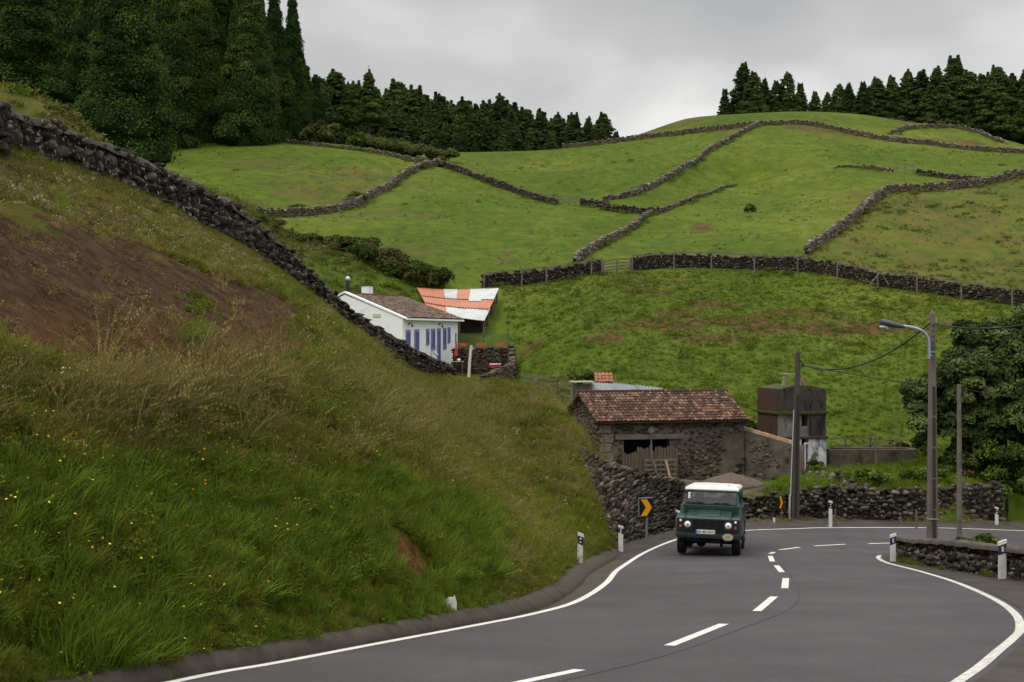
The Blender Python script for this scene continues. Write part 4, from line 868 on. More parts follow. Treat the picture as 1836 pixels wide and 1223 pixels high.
M['tile_red'] = tile_mat('red_tile', [(0.050, 0.030, 0.022), (0.090, 0.048, 0.033), (0.135, 0.070, 0.046), (0.20, 0.12, 0.08)], lich=(0.34, 0.26, 0.20))
M['tile_brown'] = tile_mat('brown_tile', [(0.075, 0.050, 0.038), (0.13, 0.088, 0.066), (0.18, 0.125, 0.095), (0.23, 0.17, 0.13)], lich=(0.20, 0.19, 0.13), lic=0.62)
def tiled_roof(name, p00, p10, p01, p11, per, course, m, parent, seed=1, arc=0.055, ridge=True):
    """barrel tiles; p00-p10 is the eave, p01-p11 the ridge"""
    rs = np.random.RandomState(seed); p00, p10, p01, p11 = [np.array(p, float) for p in (p00, p10, p01, p11)]
    W_ = np.linalg.norm(p10 - p00); S_ = np.linalg.norm(p01 - p00); nx = int(W_ / per); ny = int(S_ / course)
    nrm = np.cross(p10 - p00, p01 - p00); nrm /= np.linalg.norm(nrm); nrm *= np.sign(nrm[2])
    VS = []; FS = []; TS = []; b = 0
    for i in range(nx):
        for j in range(ny):
            dj = rs.randn() * 0.05; dx = rs.randn() * 0.04; t = rs.rand(); l0 = 0.03 + rs.rand() * 0.015
            V = []
            for e, (s_, wd, lf) in enumerate(((j - 0.12 + dj, 0.56, l0), (j + 1.0 + dj, 0.47, 0.008))):
                s_ = min(max(s_, -0.3), ny) / ny
                for a in range(5):
                    th = math.pi * a / 4; u = (i + 0.5 + dx - math.cos(th) * wd) / nx; u = min(max(u, -0.01), 1.01)
                    q = (p00 * (1 - u) + p10 * u) * (1 - s_) + (p01 * (1 - u) + p11 * u) * s_
                    V.append(q + nrm * (math.sin(th) * arc + lf))
            VS += V; TS += [t] * 10
            FS += [(b + a, b + a + 1, b + 6 + a, b + 5 + a) for a in range(4)] ; b += 10
    V = np.array(VS); Fq = np.array(FS)
    # base sheet
    sh = np.array([p00 - nrm * .01, p10 - nrm * .01, p11 - nrm * .01, p01 - nrm * .01, p00 - nrm * .09, p10 - nrm * .09, p11 - nrm * .09, p01 - nrm * .09])
    bq = np.array([(0, 1, 2, 3), (4, 7, 6, 5), (0, 4, 5, 1), (2, 6, 7, 3), (0, 3, 7, 4), (1, 5, 6, 2)]) + len(V)
    V = np.vstack([V, sh]); T = np.r_[TS, np.full(8, 0.1)]
    o = link(name, np_mesh(name, V, [Fq, bq], tone=T, smooth=False), m, parent)
    if ridge:
        r_ = MB(); n = int(W_ / 0.38)
        for i in range(n):
            a = p01 + (p11 - p01) * (i / n); c = p01 + (p11 - p01) * ((i + 1.08) / n); r_.tube([a + nrm * 0.03, c + nrm * 0.04], [0.10, 0.085], 8)
        r_.build('ridge_tile', m, parent)
    return o
def stone_patch(name, quad, size, m, parent, seed, depth=0.06, holes=(), tones=(0.1, 0.95), dens=1.0, mask=None):
    """half-buried stones on a wall face given by four corners (bl, br, tr, tl)"""
    rs = np.random.RandomState(seed); q = [np.array(p, float) for p in quad]; W_ = np.linalg.norm(q[1] - q[0]); H_ = np.linalg.norm(q[3] - q[0])
    al = (q[1] - q[0]) / W_; up = (q[3] - q[0]) / H_; ac = np.cross(al, up); c = []; h = []
    for r in range(int(H_ / (size * 0.8))):
        n = int(W_ / size * dens)
        for i in range(n):
            u = (i + rs.rand()) / n; v = (r + 0.5 + rs.randn() * 0.38) * size * 0.8 / H_
            if any(a0 < u * W_ < a1 and b0 < v * H_ < b1 for a0, a1, b0, b1 in holes): continue
            if mask is not None and not mask(u, v): continue
            p = (q[0] * (1 - u) + q[1] * u) * (1 - v) + (q[3] * (1 - u) + q[2] * u) * v
            c.append(p + ac * depth * rs.rand() * 0.3); k_ = 0.6 + 0.9 * rs.rand(); h.append((size * k_ * (0.35 + 0.3 * rs.rand()), depth, size * k_ * 0.38 * (0.7 + .5 * rs.rand())))
    n = len(c); V, Fc, T = emit_rocks(np.array(c), np.tile(np.stack([al, ac, up]), (n, 1, 1)), np.array(h), tones[0] + rs.rand(n) * (tones[1] - tones[0]), ROCK1, rs)
    return link(name, np_mesh(name, V, Fc, tone=T), m, parent)

# ---- barn with red tiles
BA = Vector((3.52, 58.0, 0)); ang = math.atan2(1.5, 6.0); LB, DB = 6.18, 4.6
zB, zE, zR = -6.0, -3.16, -2.16
barn = empty('stone_barn', (BA.x, BA.y, zB), ang, 'dark stone barn with a red tiled roof beside the bend', 'barn')
E_, RR = zE - zB, zR - zB
door = (1.0, 2.95, 0.0, 2.02)
w_ = MB(); T_ = 0.45
w_.box((door[0] / 2, T_ / 2, E_ / 2), (door[0], T_, E_)); w_.box(((door[1] + LB) / 2, T_ / 2, E_ / 2), (LB - door[1], T_, E_))
w_.box(((door[0] + door[1]) / 2, T_ / 2, (door[3] + E_) / 2), (door[1] - door[0], T_, E_ - door[3]))
w_.box((LB / 2, DB - T_ / 2, E_ / 2), (LB, T_, E_))
for x in (0, LB - T_): w_.prism([(T_, 0), (DB - T_, 0), (DB - T_, E_), (DB / 2, RR - 0.05), (T_, E_)], x, x + T_, axis=0)
w_.box((LB / 2, DB / 2, 0.02), (LB - 0.1, DB - 0.1, 0.05))
w_.build('wall', M['render_old'], barn)
stone_patch('stonework', [(0, 0, 0), (LB, 0, 0), (LB, 0, E_), (0, 0, E_)], 0.19, M['barnstone'], barn, 3, 0.05, holes=[(0.98, 2.98, -1, 2.25)], mask=lambda u, v: vn(u * LB, v * E_ + 5, 0.7) > 0.36 or v > .8)
stone_patch('gable_stonework', [(0, DB, 0), (0, 0, 0), (0, 0, E_), (0, DB, E_)], 0.19, M['stone_dark'], barn, 4, 0.05)
stone_patch('gable_top_stonework', [(0, DB * .8, E_), (0, DB * .2, E_), (0, DB * .35, E_ + .62), (0, DB * .65, E_ + .62)], 0.19, M['stone_dark'], barn, 5, 0.05)
lt = MB(); lt.box(((door[0] + door[1]) / 2 + 0.1, -0.03, door[3] + 0.12), (2.9, 0.12, 0.2), bev=0.02); lt.build('lintel', mat('lintel_stone', [(0.10, 0.085, 0.068), (0.17, 0.15, 0.12)], bump=.6), barn)
q_ = MB()
for k in range(7): q_.box((0.22 + (k % 2) * .06, -0.012, 0.2 + k * 0.38), (0.46 + (k % 2) * .12, 0.05, 0.34), bev=0.02)
q_.build('corner_blocks', mat('corner_block', [(0.12, 0.09, 0.07), (0.21, 0.165, 0.135)], scale=3, bump=0.6, stain=((0.30, 0.28, 0.25), 0.6)), barn)
tiled_roof('roof', (-0.22, -0.25, E_ - 0.08), (LB + 0.18, -0.25, E_ - 0.08), (-0.22, DB / 2, RR), (LB + 0.18, DB / 2, RR), 0.16, 0.25, M['tile_red'], barn, 2)
tiled_roof('rear_roof', (-0.22, DB + 0.25, E_ - 0.08), (LB + 0.18, DB + 0.25, E_ - 0.08), (-0.22, DB / 2, RR), (LB + 0.18, DB / 2, RR), 0.16, 0.25, M['tile_red'], barn, 3, ridge=False)
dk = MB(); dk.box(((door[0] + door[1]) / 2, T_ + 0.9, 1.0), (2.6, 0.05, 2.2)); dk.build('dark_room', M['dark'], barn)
# picket door of old planks
rs = np.random.RandomState(9); pk = MB()
for k in range(19):
    x = 0.88 + k * 0.126; tp = (1.50 if k < 5 else 1.72) + rs.randn() * 0.045; y = -0.16 - rs.rand() * 0.02
    pk.prism([(x, 0.0), (x + 0.105, 0.0), (x + 0.105 + rs.randn() * .006, tp - 0.06), (x + 0.05, tp), (x, tp - 0.05)], y, y + 0.03, axis=1)
pk.box((2.0, -0.11, 0.4), (2.4, 0.04, 0.09)); pk.box((2.0, -0.11, 1.3), (2.4, 0.04, 0.09)); pk.build('picket_door', M['wood_old'], barn)
pl_ = empty('wooden_pallet', tuple(barn.matrix_basis @ Vector((2.42, -0.36, 0.42))), ang, 'weathered wooden pallet frame leaning on the picket door of the barn', 'pallet')
g_ = MB()
for z in (0.05, 0.22, 0.42, 0.60, 0.80): g_.box((0, 0, z), (1.32, 0.03, 0.085))
for x in (-.62, 0.0, .62): g_.box((x, 0.045, 0.42), (0.07, 0.06, 0.86))
g_.build('slats', M['wood_grey'], pl_)
for (x0, x1, mm, lb) in ((-0.30, -0.12, 'wood_grey', 'grey loose plank leaning on the wooden pallet, left one'), (0.22, 0.40, 'wood_new', 'pale fresh plank leaning on the wooden pallet, right one')):
    p_ = MB(); a = barn.matrix_basis @ Vector((2.42 + x0, -0.42, 1.22)); b = barn.matrix_basis @ Vector((2.42 + x1, -0.62, 0.20)); d = (b - a); wv = Vector((math.cos(ang), math.sin(ang), 0)) * 0.05; tn_ = Vector((0, 0.012, 0))
    p_.add([a - wv - tn_, a + wv - tn_, b + wv - tn_, b - wv - tn_, a - wv + tn_, a + wv + tn_, b + wv + tn_, b - wv + tn_], [(0, 1, 2, 3), (4, 7, 6, 5), (0, 4, 5, 1), (2, 6, 7, 3), (0, 3, 7, 4), (1, 5, 6, 2)])
    tag(p_.build('plank', M[mm]), lb, 'plank')
pd = MB(); T = barn.matrix_basis
pd.tube([T @ Vector((2.12, -.22, 0.8)), T @ Vector((2.10, -.16, 2.35))], 0.035, 7); pd.disc(T @ Vector((2.10, -.20, 2.42)), 0.13, (0, 1, 0), 0.05, 12)
tag(pd.build('paddle', M['wood_grey']), 'round headed wooden paddle standing upright behind the picket door', 'paddle')
# ---- yard wall between barn and tower
Wt = np.array([P(1334, 772, 59.6), P(1380, 785, 58.9), P(1432, 801, 58.2)]); Wb = Wt.copy(); Wb[:, 2] = -6.1
yw = empty('yard_wall', tuple(Wb[0]), 0, 'plastered stone wall sloping down from the barn to the tower', 'wall')
g_ = MB(); I = [Vector(p) - Vector(Wb[0]) for p in np.vstack([Wb, Wt])]
pts = [(I[0].x, 0), (I[2].x, 0), (I[5].x, I[5].z), (I[4].x, I[4].z), (I[3].x, I[3].z)]
sh = Matrix(((1, 0, 0, 0), (I[2].y / I[2].x, 1, 0, 0), (0, 0, 1, 0), (0, 0, 0, 1)))
g_.prism(pts, 0, 0.4, axis=1, M=sh); g_.build('wall_face', M['render_old'], yw)
stone_patch('stonework', [(0.05, 0, .2), (I[2].x, I[2].y, .2), (I[2].x, I[2].y, I[5].z - .1), (0.05, 0, I[3].z - .2)], 0.17, M['barnstone'], yw, 8, 0.05, mask=lambda u, v: vn(u * 2.3, v * 2 + 9, 0.5) > 0.45)
g_ = MB()
for k in range(8):
    a = Vector((I[3].x + (I[5].x - I[3].x) * k / 8, 0, 0)); b = Vector((I[3].x + (I[5].x - I[3].x) * (k + 1.05) / 8, 0, 0))
    for v in (a, b): v.y = sh[1][0] * v.x + 0.2; v.z = I[3].z + (I[5].z - I[3].z) * (v.x - I[3].x) / (I[5].x - I[3].x) + 0.03
    g_.tube([a, b], [0.15, 0.13], 8)
g_.build('coping', mat('coping_tile', [(0.16, 0.095, 0.055), (0.30, 0.20, 0.13)], bump=.4), yw)

# ---- concrete water tower
TA = P(1395, 0, 60.4); ta = math.atan2(.5, 2.1); tz = -5.35
tw = empty('water_tower', (TA.x, TA.y, tz), ta, 'square dark concrete water tank tower with a whitewashed base', 'tower')
S = 2.18; z1, z2, z3, z4, z5 = 1.25, 1.36, 2.28, 2.42, 3.36
g_ = MB()                                     # base with doorway at x 1.05-1.35
g_.box((0.53, S / 2, z1 / 2), (1.06, S, z1)); g_.box(((1.38 + S) / 2, S / 2, z1 / 2), (S - 1.38, S, z1)); g_.box((1.22, S / 2 + .4, z1 / 2), (0.32, S - .8, z1)); g_.build('base', M['white_old'], tw)
g_ = MB()                                     # middle storey with a small square window
wx0, wx1, wz0, wz1 = 1.06, 1.36, z2 + 0.42, z2 + 0.88
g_.box((wx0 / 2, S / 2, (z2 + z3) / 2), (wx0, S - .02, z3 - z2)); g_.box(((wx1 + S) / 2, S / 2, (z2 + z3) / 2), (S - wx1, S - .02, z3 - z2))
g_.box(((wx0 + wx1) / 2, S / 2, (z2 + wz0) / 2), (wx1 - wx0, S - .02, wz0 - z2)); g_.box(((wx0 + wx1) / 2, S / 2, (wz1 + z3) / 2), (wx1 - wx0, S - .02, z3 - wz1)); g_.build('middle_storey', M['white_patch'], tw)
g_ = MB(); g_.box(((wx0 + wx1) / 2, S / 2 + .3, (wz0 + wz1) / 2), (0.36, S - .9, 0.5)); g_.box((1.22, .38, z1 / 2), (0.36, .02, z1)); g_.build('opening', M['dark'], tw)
g_ = MB(); g_.box((S / 2, S / 2, (z1 + z2) / 2), (S + .14, S + .14, z2 - z1), bev=.02); g_.build('lower_ledge', M['concrete'], tw)
g_ = MB(); g_.box((S / 2, S / 2, (z3 + z4) / 2), (S + .16, S + .16, z4 - z3), bev=.03); g_.build('upper_ledge', M['moss'], tw)
g_ = MB(); g_.box((S / 2, S / 2, (z4 + z5) / 2), (S, S, z5 - z4), bev=.015); g_.build('tank', M['concrete'], tw)
g_ = MB(); g_.box((-0.008, S / 2, (z4 + z5) / 2), (0.012, S * .96, z5 - z4 - .04)); g_.box((-0.002, S / 2, (z2 + z3) / 2), (0.016, S * .96, z3 - z2 - .04))
g_.build('rust_streaks', M['rust'], tw)
g_ = MB(); g_.box((1.75, -0.004, (z2 + z3) / 2), (0.75, .012, z3 - z2 - .02)); g_.build('bare_patch', M['concrete'], tw)
g_ = MB(); g_.prism([(0.02, z5 - .02), (S - .02, z5 - .02), (S * .66, z5 + .13), (S * .34, z5 + .13)], 0.05, S - .05, axis=1); g_.build('mossy_top', M['moss'], tw)
g_ = MB()
g_.box((0.98, 1.0, z5 + .58), (0.78, .62, .05)); 
for x, dx in ((.66, .08), (1.30, -.02)): g_.prism([(x - .09 - dx, z5 + .06), (x + .09 - dx, z5 + .06), (x + .05, z5 + .56), (x - .05, z5 + .56)], 0.72, 0.82, axis=1)
g_.prism([(1.5, z5 + .1), (1.62, z5 + .1), (1.36, z5 + .56), (1.28, z5 + .56)], 0.72, 0.82, axis=1)
g_.build('hatch_stand', mat('hatch', [(0.17, 0.13, 0.085), (0.32, 0.26, 0.18)], bump=.3), tw)
# pale door frame and boards beside the tower
bd = empty('board_door', tuple(P(1437, 862, 58.4)), 0.1, 'narrow old board door with a pale frame between yard wall and tower', 'door')
g_ = MB()
for k in range(3): g_.box((-.06 + k * .06, 0, .74), (.052, .03, 1.42))
g_.build('boards', mat('pinkish_boards', [(0.16, 0.11, 0.09), (0.28, 0.21, 0.18)], stretch=(6, 6, .6)), bd); g_ = MB(); g_.box((.15, 0.02, .76), (.05, .06, 1.5)); g_.box((.22, 0.02, 1.5), (.2, .06, .05)); g_.build('frame', M['white_old'], bd)
# concrete trough and rail fence right of the tower
def rail_fence(label, pts, posts, rails, m, name='rail_fence', pr=0.05, rr=0.03, group=None, flat=True, cat='fence'):
    """pts: ground line (x,y,z); posts at indices; rails at heights"""
    o = empty(name, pts[0], 0, label, cat, group); p0 = Vector(pts[0]); rs = np.random.RandomState(int(abs(pts[0][0] * 10)) + 3); pts = [Vector(p) - p0 for p in pts]
    for p, hgt in zip(pts, posts):
        if hgt: g = MB(); g.tube([p - Vector((0, 0, .3)), p + Vector((rs.randn() * .03, rs.randn() * .03, hgt))], [pr, pr * .85], 6); g.build('post', m, o)
    for hgt in rails:
        for a, b in zip(pts[:-1], pts[1:]):
            g = MB(); A = a + Vector((0, -pr, hgt + rs.randn() * .03)); B = b + Vector((0, -pr, hgt + rs.randn() * .03)); d = (B - A) * .03
            if flat: u = Vector((0, 0, rr)); v = Vector((0, .012, 0)); c = [A - d - u - v, A - d + u - v, B + d + u - v, B + d - u - v, A - d - u + v, A - d + u + v, B + d + u + v, B + d - u + v]; g.add(c, [(0, 1, 2, 3), (4, 7, 6, 5), (0, 4, 5, 1), (2, 6, 7, 3), (0, 3, 7, 4), (1, 5, 6, 2)])
            else: g.tube([A - d, B + d], rr, 6)
            g.build('rail', m, o)
    return o
tr = empty('water_trough', tuple(P(1486, 834, 61.5)), 0.03, 'low brown concrete trough wall below the rail fence right of the tower', 'trough')
g_ = MB(); g_.box((1.85, 0, .28), (3.7, .18, .78), bev=.02); g_.box((1.85, 1.0, .28), (3.7, .18, .80), bev=.02); g_.box((.08, .5, .28), (.16, 1.0, .78)); g_.box((3.62, .5, .28), (.16, 1.0, .78)); g_.build('basin', mat('trough_concrete', [(0.065, 0.05, 0.036), (0.125, 0.10, 0.075)], bump=.5, stain=((0.04, 0.04, 0.02), .55)), tr)
g_ = MB(); g_.box((1.85, .5, .50), (3.4, .8, .02)); g_.build('water', plain('trough_water', (0.02, 0.022, 0.015), .08), tr)
rail_fence('grey three-rail wooden fence behind the concrete trough, right of the tower', [tuple(P(a, b, 63.5)) for a, b in ((1488, 820), (1516, 820), (1560, 820), (1600, 822), (1645, 822))], [0, .75, 1.0, .85, .8], [0.25, .5, .8], M['wood_grey'])
g_ = MB(); g_.tube([P(1571, 832, 60.8), P(1569, 782, 60.8)], .035, 6); tag(g_.build('fence_stake', M['wood_grey']), 'thin pale stake standing alone in front of the concrete trough', 'stake')

# ---- sheds behind the barn
ps = empty('plank_shed', tuple(P(1027, 738, 65.5)), 0.05, 'narrow grey plank hut with a pale slab roof behind the barn gable', 'shed')
g_ = MB()
for k in range(7): g_.box((.10 + k * .125, 0, .62), (.115, .03, 1.24))
g_.box((.45, .45, .6), (.9, .86, 1.2)); g_.box((.45, -.03, .45), (.9, .03, .08)); g_.box((.45, -.03, .95), (.9, .03, .08)); g_.build('planks', M['wood_grey'], ps)
g_ = MB(); g_.box((.45, .4, 1.34), (1.05, 1.2, .05)); g_.build('slab_roof', mat('slab', [(0.32, 0.28, 0.23), (0.45, 0.40, 0.34)], bump=.3), ps)
g_ = MB(); g_.box((-.02, -.06, .66), (.06, .06, 1.32)); g_.build('post', M['wood_grey'], ps)
def corrugated(name, p00, p10, p01, p11, per, amp, m, parent, over=0.0):
    p00, p10, p01, p11 = [np.array(p, float) for p in (p00, p10, p01, p11)]
    W_ = np.linalg.norm(p10 - p00); n = max(8, int(W_ / per * 6)); nrm = np.cross(p10 - p00, p01 - p00); nrm /= np.linalg.norm(nrm); nrm *= np.sign(nrm[2])
    V = []; u = np.linspace(0, 1, n); rows = 4
    for lay in (0, -0.008):
        for k in range(rows):
            s_ = k / (rows - 1); q = (p00 * (1 - u[:, None]) + p10 * u[:, None]) * (1 - s_) + (p01 * (1 - u[:, None]) + p11 * u[:, None]) * s_
            V.append(q + nrm * (amp * np.sin(u * W_ / per * 2 * math.pi)[:, None] + lay))
    V = np.vstack(V); f1 = grid_faces(rows, n); f2 = f1[:, ::-1] + rows * n
    return link(name, np_mesh(name, V, np.vstack([f1, f2]), smooth=True), m, parent)
cs_ = empty('corrugated_shed', tuple(P(1062, 712, 65)), 0, 'low shed roofed with rusty grey corrugated sheets behind the barn', 'shed')
cz = (0, 0, 0)
corrugated('roof_sheet', (-.02, 0, .12), (1.1, .1, .10), (0.02, 1.6, .62), (1.1, 1.7, .56), .13, .022, M['zinc'], cs_)
corrugated('roof_sheet', (1.02, .08, .13), (2.2, .2, .07), (1.04, 1.68, .60), (2.2, 1.8, .46), .13, .022, M['zinc'], cs_)
corrugated('roof_sheet', (2.12, .18, .10), (3.1, .3, .02), (2.14, 1.78, .50), (3.35, 1.9, .34), .13, .022, M['zinc'], cs_)
g_ = MB(); g_.box((1.55, .9, -.35), (2.9, 1.4, .7)); g_.build('wall', M['wood_grey'], cs_); g_ = MB(); g_.box((-.05, .1, .1), (.05, .05, 1.1)); g_.build('post', M['wood_grey'], cs_)
hut = empty('tiled_hut', tuple(P(1068, 700, 70)), 0, 'tiny hut with orange tiles peeking over the corrugated shed', 'hut')
g_ = MB(); g_.box((.42, .45, .18), (.8, .8, .5)); g_.build('wall', M['render_old'], hut)
tiled_roof('roof', (-.02, 0, .38), (.86, 0, .38), (-.02, .9, .80), (.86, .9, .80), .17, .3, mat('tile_orange', [(0.22, 0.085, 0.045), (0.36, 0.15, 0.08)], bump=.3), hut, 5, ridge=False)
rail_fence('long weathered plank fence between the bank top and the plank hut', [tuple(Vector((P(a, 0, 71).x, 71, ground(P(a, 0, 71).x, 71)))) for a in (935, 965, 1000, 1027)], [1.15, 1.2, 1.2, 1.25], [.2, .5, .8, 1.08], M['wood_grey'], rr=.045)

# ---- white house
HA = (-6.48, 86.0); ha = math.atan2(.919, .394); hz = -2.3; HL, HD = 7.62, 4.9
house = empty('white_house', (*HA, hz), ha, 'white cottage with lilac shutters and a brown tiled roof', 'house')
ze, zr_, yr = 1.36 - hz, 2.80 - hz, 3.95
WINS = [(.37, .95, 591.5, 668, 'door'), (1.50, 2.10, 590.6, 650, 'door'), (3.07, 3.48, 589.8, 618, 'window'), (3.75, 4.29, 589.4, 627, 'window'), (4.60, 5.06, 588.8, 650, 'door'), (5.43, 5.88, 587.8, 625, 'window'), (6.11, 6.46, 586.9, 614, 'window')]
g_ = MB()
g_.prism([(0, 0), (HD, 0), (HD, zr_ - .45), (yr, zr_), (0, ze)], 0, .35, axis=0)
g_.prism([(0, 0), (HD, 0), (HD, zr_ - .45), (yr, zr_ - .06), (0, ze - .06)], HL - .35, HL, axis=0)
g_.box((HL / 2, .175, ze / 2), (HL - .7, .348, ze - .02)); g_.box((HL / 2, HD - .175, ze / 2), (HL - .7, .35, ze)); g_.build('wall', M['whitewash'], house)
g_ = MB()                                      # raised white verge on the left gable
for (a, b) in (((-.16, ze - .06), (yr, zr_ + .10)), ((yr, zr_ + .10), (HD + .1, zr_ - .36))):
    g_.prism([a, b, (b[0], b[1] + .10), (a[0], a[1] + .10)], -.06, .30, axis=0)
g_.build('verge', M['whitewash'], house)
tiled_roof('roof', (.28, -.28, ze + .02), (HL + .22, -.28, ze + .02), (.28, yr, zr_ + .04), (HL + .22, yr, zr_ + .04), .17, .27, M['tile_brown'], house, 7)
tiled_roof('rear_roof', (.28, HD + .2, zr_ - .45), (HL + .22, HD + .2, zr_ - .45), (.28, yr, zr_ + .04), (HL + .22, yr, zr_ + .04), .17, .27, M['tile_brown'], house, 8, ridge=False)
g_ = MB(); g_.box((HL / 2 + .1, -.30, ze - .06), (HL + .3, .10, .11), bev=.015); g_.build('gutter', M['whitewash'], house)
for s0, s1, pt, pb, kind in WINS:
    Y = 86 + .919 * (s0 + s1) / 2; zt = (CY - pt) * Y / F - hz; zb = max(0.05, (CY - pb) * Y / F - hz); c = (s0 + s1) / 2; w = s1 - s0; fr = .085
    g_ = MB(); g_.box((s0 + fr / 2, -.02, (zt + zb) / 2), (fr, .06, zt - zb)); g_.box((s1 - fr / 2, -.02, (zt + zb) / 2), (fr, .06, zt - zb)); g_.box((c, -.02, zt - .09), (w - 2 * fr, .06, .18))
    if kind == 'window': g_.box((c, -.035, zb + .05), (w, .09, .10))
    f_ = g_.build(kind + '_frame', M['lilac'], house)
    g_ = MB(); g_.box((c, .0, (zt + zb) / 2 - .05), (w - 2 * fr, .03, zt - zb - .2)); 
    for k in range(3): g_.box((c - w * .2 + k * w * .2, -.017, (zt + zb) / 2 - .05), (.012, .012, zt - zb - .26))
    g_.build('shutter', M['lilac_panel'], f_)
for s_ in (.72, 4.84):
    z_ = (CY - 588) * 88 / F - hz + .12
    g_ = MB(); g_.box((s_, -.05, z_ + .12), (.05, .10, .10)); g_.tube([(s_, -.06, z_ + .14), (s_, -.22, z_ + .2), (s_, -.26, z_ + .08)], .02, 6); g_.tube([(s_, -.26, z_ + .08), (s_, -.26, z_ - .08)], [.045, .07], 8); g_.build('wall_lamp', plain('lamp_iron', (.02, .02, .022), .5), house)
g_ = MB(); g_.box((HL - .35, -.015, .45), (.7, .03, .9)); g_.build('plinth', M['lilac'], house)
g_ = MB(); g_.box((-.02, 1.75, ze + .18), (.04, .50, .20)); g_.build('name_plaque', plain('plaque', (.55, .52, .42), .7), house)
g_ = MB(); g_.tube([(1.0, 4.3, zr_ - .5), (1.0, 4.3, zr_ + .88)], .115, 12); g_.build('flue_pipe', plain('flue', (.02, .023, .03), .45), house)
g_ = MB(); g_.sphere((1.0, 4.3, zr_ + 1.0), .16); g_.build('flue_cowl', plain('cowl', (.55, .55, .57), .3, metal=.5), house)
g_ = MB(); g_.box((3.9, 4.55, zr_ + .15), (.62, .5, 1.05), bev=.02); g_.build('chimney', M['whitewash'], house); g_ = MB(); g_.box((3.9, 4.55, zr_ + .70), (.72, .6, .06)); g_.build('chimney_cap', M['tile_brown'], house)
# tin roofed open shed behind
shd = empty('open_shed', (-3.5, 95.0, -1.6), 0, 'open shed with a patchwork roof of orange and white corrugated sheets', 'shed')
o0 = Vector((-3.5, 95.0, -1.6))
cA, cB, cC_, cD = [Vector(P(*q)) - o0 for q in ((770, 556, 95.0), (868, 573, 93.5), (748, 517, 101), (893, 517.5, 100))]
def bil(u, v):
    q = (cA * (1 - u) + cB * u) * (1 - v) + (cC_ * (1 - u) + cD * u) * v; q.z -= 0.10 * math.sin(math.pi * u); return q
ORW = [['o', 'w', 'w', 'w', 'w', 'w'], ['o', 'o', 'o', 'o', 'o', 'o'], ['o', 'o', 'w', 'o', 'w', 'w']]
ORW = [['o', 'o', 'w', 'w', 'w', 'w'], ['o', 'o', 'o', 'o', 'o', 'o'], ['o', 'o', 'w', 'o', 'w', 'w']]
vcut = [0, .36, .66, 1.0]
for r_ in range(3):
    for c_ in range(6):
        u0, u1, v0, v1 = c_ / 6 - .004, (c_ + 1) / 6 + .01, vcut[r_] - .03, vcut[r_ + 1] + .012
        if r_ == 0 and c_ == 4: v1 += .06
        if r_ == 2 and c_ == 4: v0 -= .07
        lift = Vector((0, 0, .018 * (2 - r_) + .008 * (c_ % 2)))
        corrugated('roof_sheet', bil(u0, v0) + lift * -1 + Vector((0, 0, .04)), bil(u1, v0) + Vector((0, 0, .04)) - lift, bil(u0, v1) + Vector((0, 0, .02)) - lift * 2, bil(u1, v1) + Vector((0, 0, .02)) - lift * 2, .15, .024, M['orange_sheet' if ORW[r_][c_] == 'o' else 'white_sheet'], shd)
for u, v in ((.99, .02), (.99, .3), (.99, .62), (.985, .97), (.55, .03), (.15, .03), (.1, .95), (.5, .96)):
    p = bil(u, v); gz_ = ground(p.x + o0.x, p.y + o0.y) - o0.z - .2; g_ = MB(); g_.tube([(p.x, p.y, gz_), (p.x + .02, p.y, p.z - .03)], .07, 7); g_.build('post', M['wood_old'], shd)
g_ = MB(); a, b = bil(.0, .93), bil(.97, .93); g_.add([(a.x, a.y, -1), (b.x, b.y, -1), (b.x, b.y, b.z - .12), (a.x, a.y, a.z - .12), (a.x, a.y + .05, -1), (b.x, b.y + .05, -1), (b.x, b.y + .05, b.z - .12), (a.x, a.y + .05, a.z - .12)], [(0, 1, 2, 3), (4, 7, 6, 5), (0, 4, 5, 1), (2, 6, 7, 3), (0, 3, 7, 4), (1, 5, 6, 2)]); g_.build('rear_boards', M['wood_old'], shd)
SB_ = mat('shed_brown', [(0.022, 0.013, 0.009), (0.050, 0.030, 0.020)])
def board_wall(u0, v0, u1, v1):
    a, b = bil(u0, v0), bil(u1, v1); d = (b - a).normalized(); n_ = Vector((-d.y, d.x, 0)) * .03; g_ = MB(); za, zb_ = [ground(q.x + o0.x, q.y + o0.y) - o0.z - .4 for q in (a, b)]
    q = [Vector((a.x, a.y, za)), Vector((b.x, b.y, zb_)), Vector((b.x, b.y, b.z - .12)), Vector((a.x, a.y, a.z - .12))]
    g_.add([v - n_ for v in q] + [v + n_ for v in q], [(0, 1, 2, 3), (4, 7, 6, 5), (0, 4, 5, 1), (2, 6, 7, 3), (0, 3, 7, 4), (1, 5, 6, 2)]); g_.build('board_wall', SB_, shd)
board_wall(.02, .10, .93, .14); board_wall(.93, .14, .93, .9)
# terrace walls, mesh fence, pots
b = np.array([P(814, 662, 91), P(866, 664, 89.5), P(918, 668, 88)]); t = np.array([P(814, 624, 91), P(866, 623, 89.5), P(918, 623, 88)])
stone_wall('terrace_wall', b, t, .28, .5, M['barnstone'], 61, 'dark stone terrace wall under the green mesh fence beside the white house', 'terrace wall', jit=1.0, ragged=.1, toned=(0, .8))
b = np.array([P(918, 690, 88), P(921, 700, 84.5), P(905, 704, 82), P(846, 712, 77)]); t = np.array([P(918, 623, 88), P(920, 652, 84.5), P(903, 658, 82), P(846, 684, 77)])
stone_wall('terrace_corner_wall', b, t, .27, .5, M['barnstone'], 62, 'sloping stone wall coming forward from the terrace corner to the white pole', 'terrace wall', jit=1.0, ragged=.3, toned=(.1, .9))
mf = empty('mesh_fence', tuple(P(816, 622, 90.8)), 0, 'green wire mesh fence standing on the terrace wall', 'fence'); o0 = P(816, 622, 90.8)
gm_ = plain('green_mesh', (.05, .10, .07), .6)
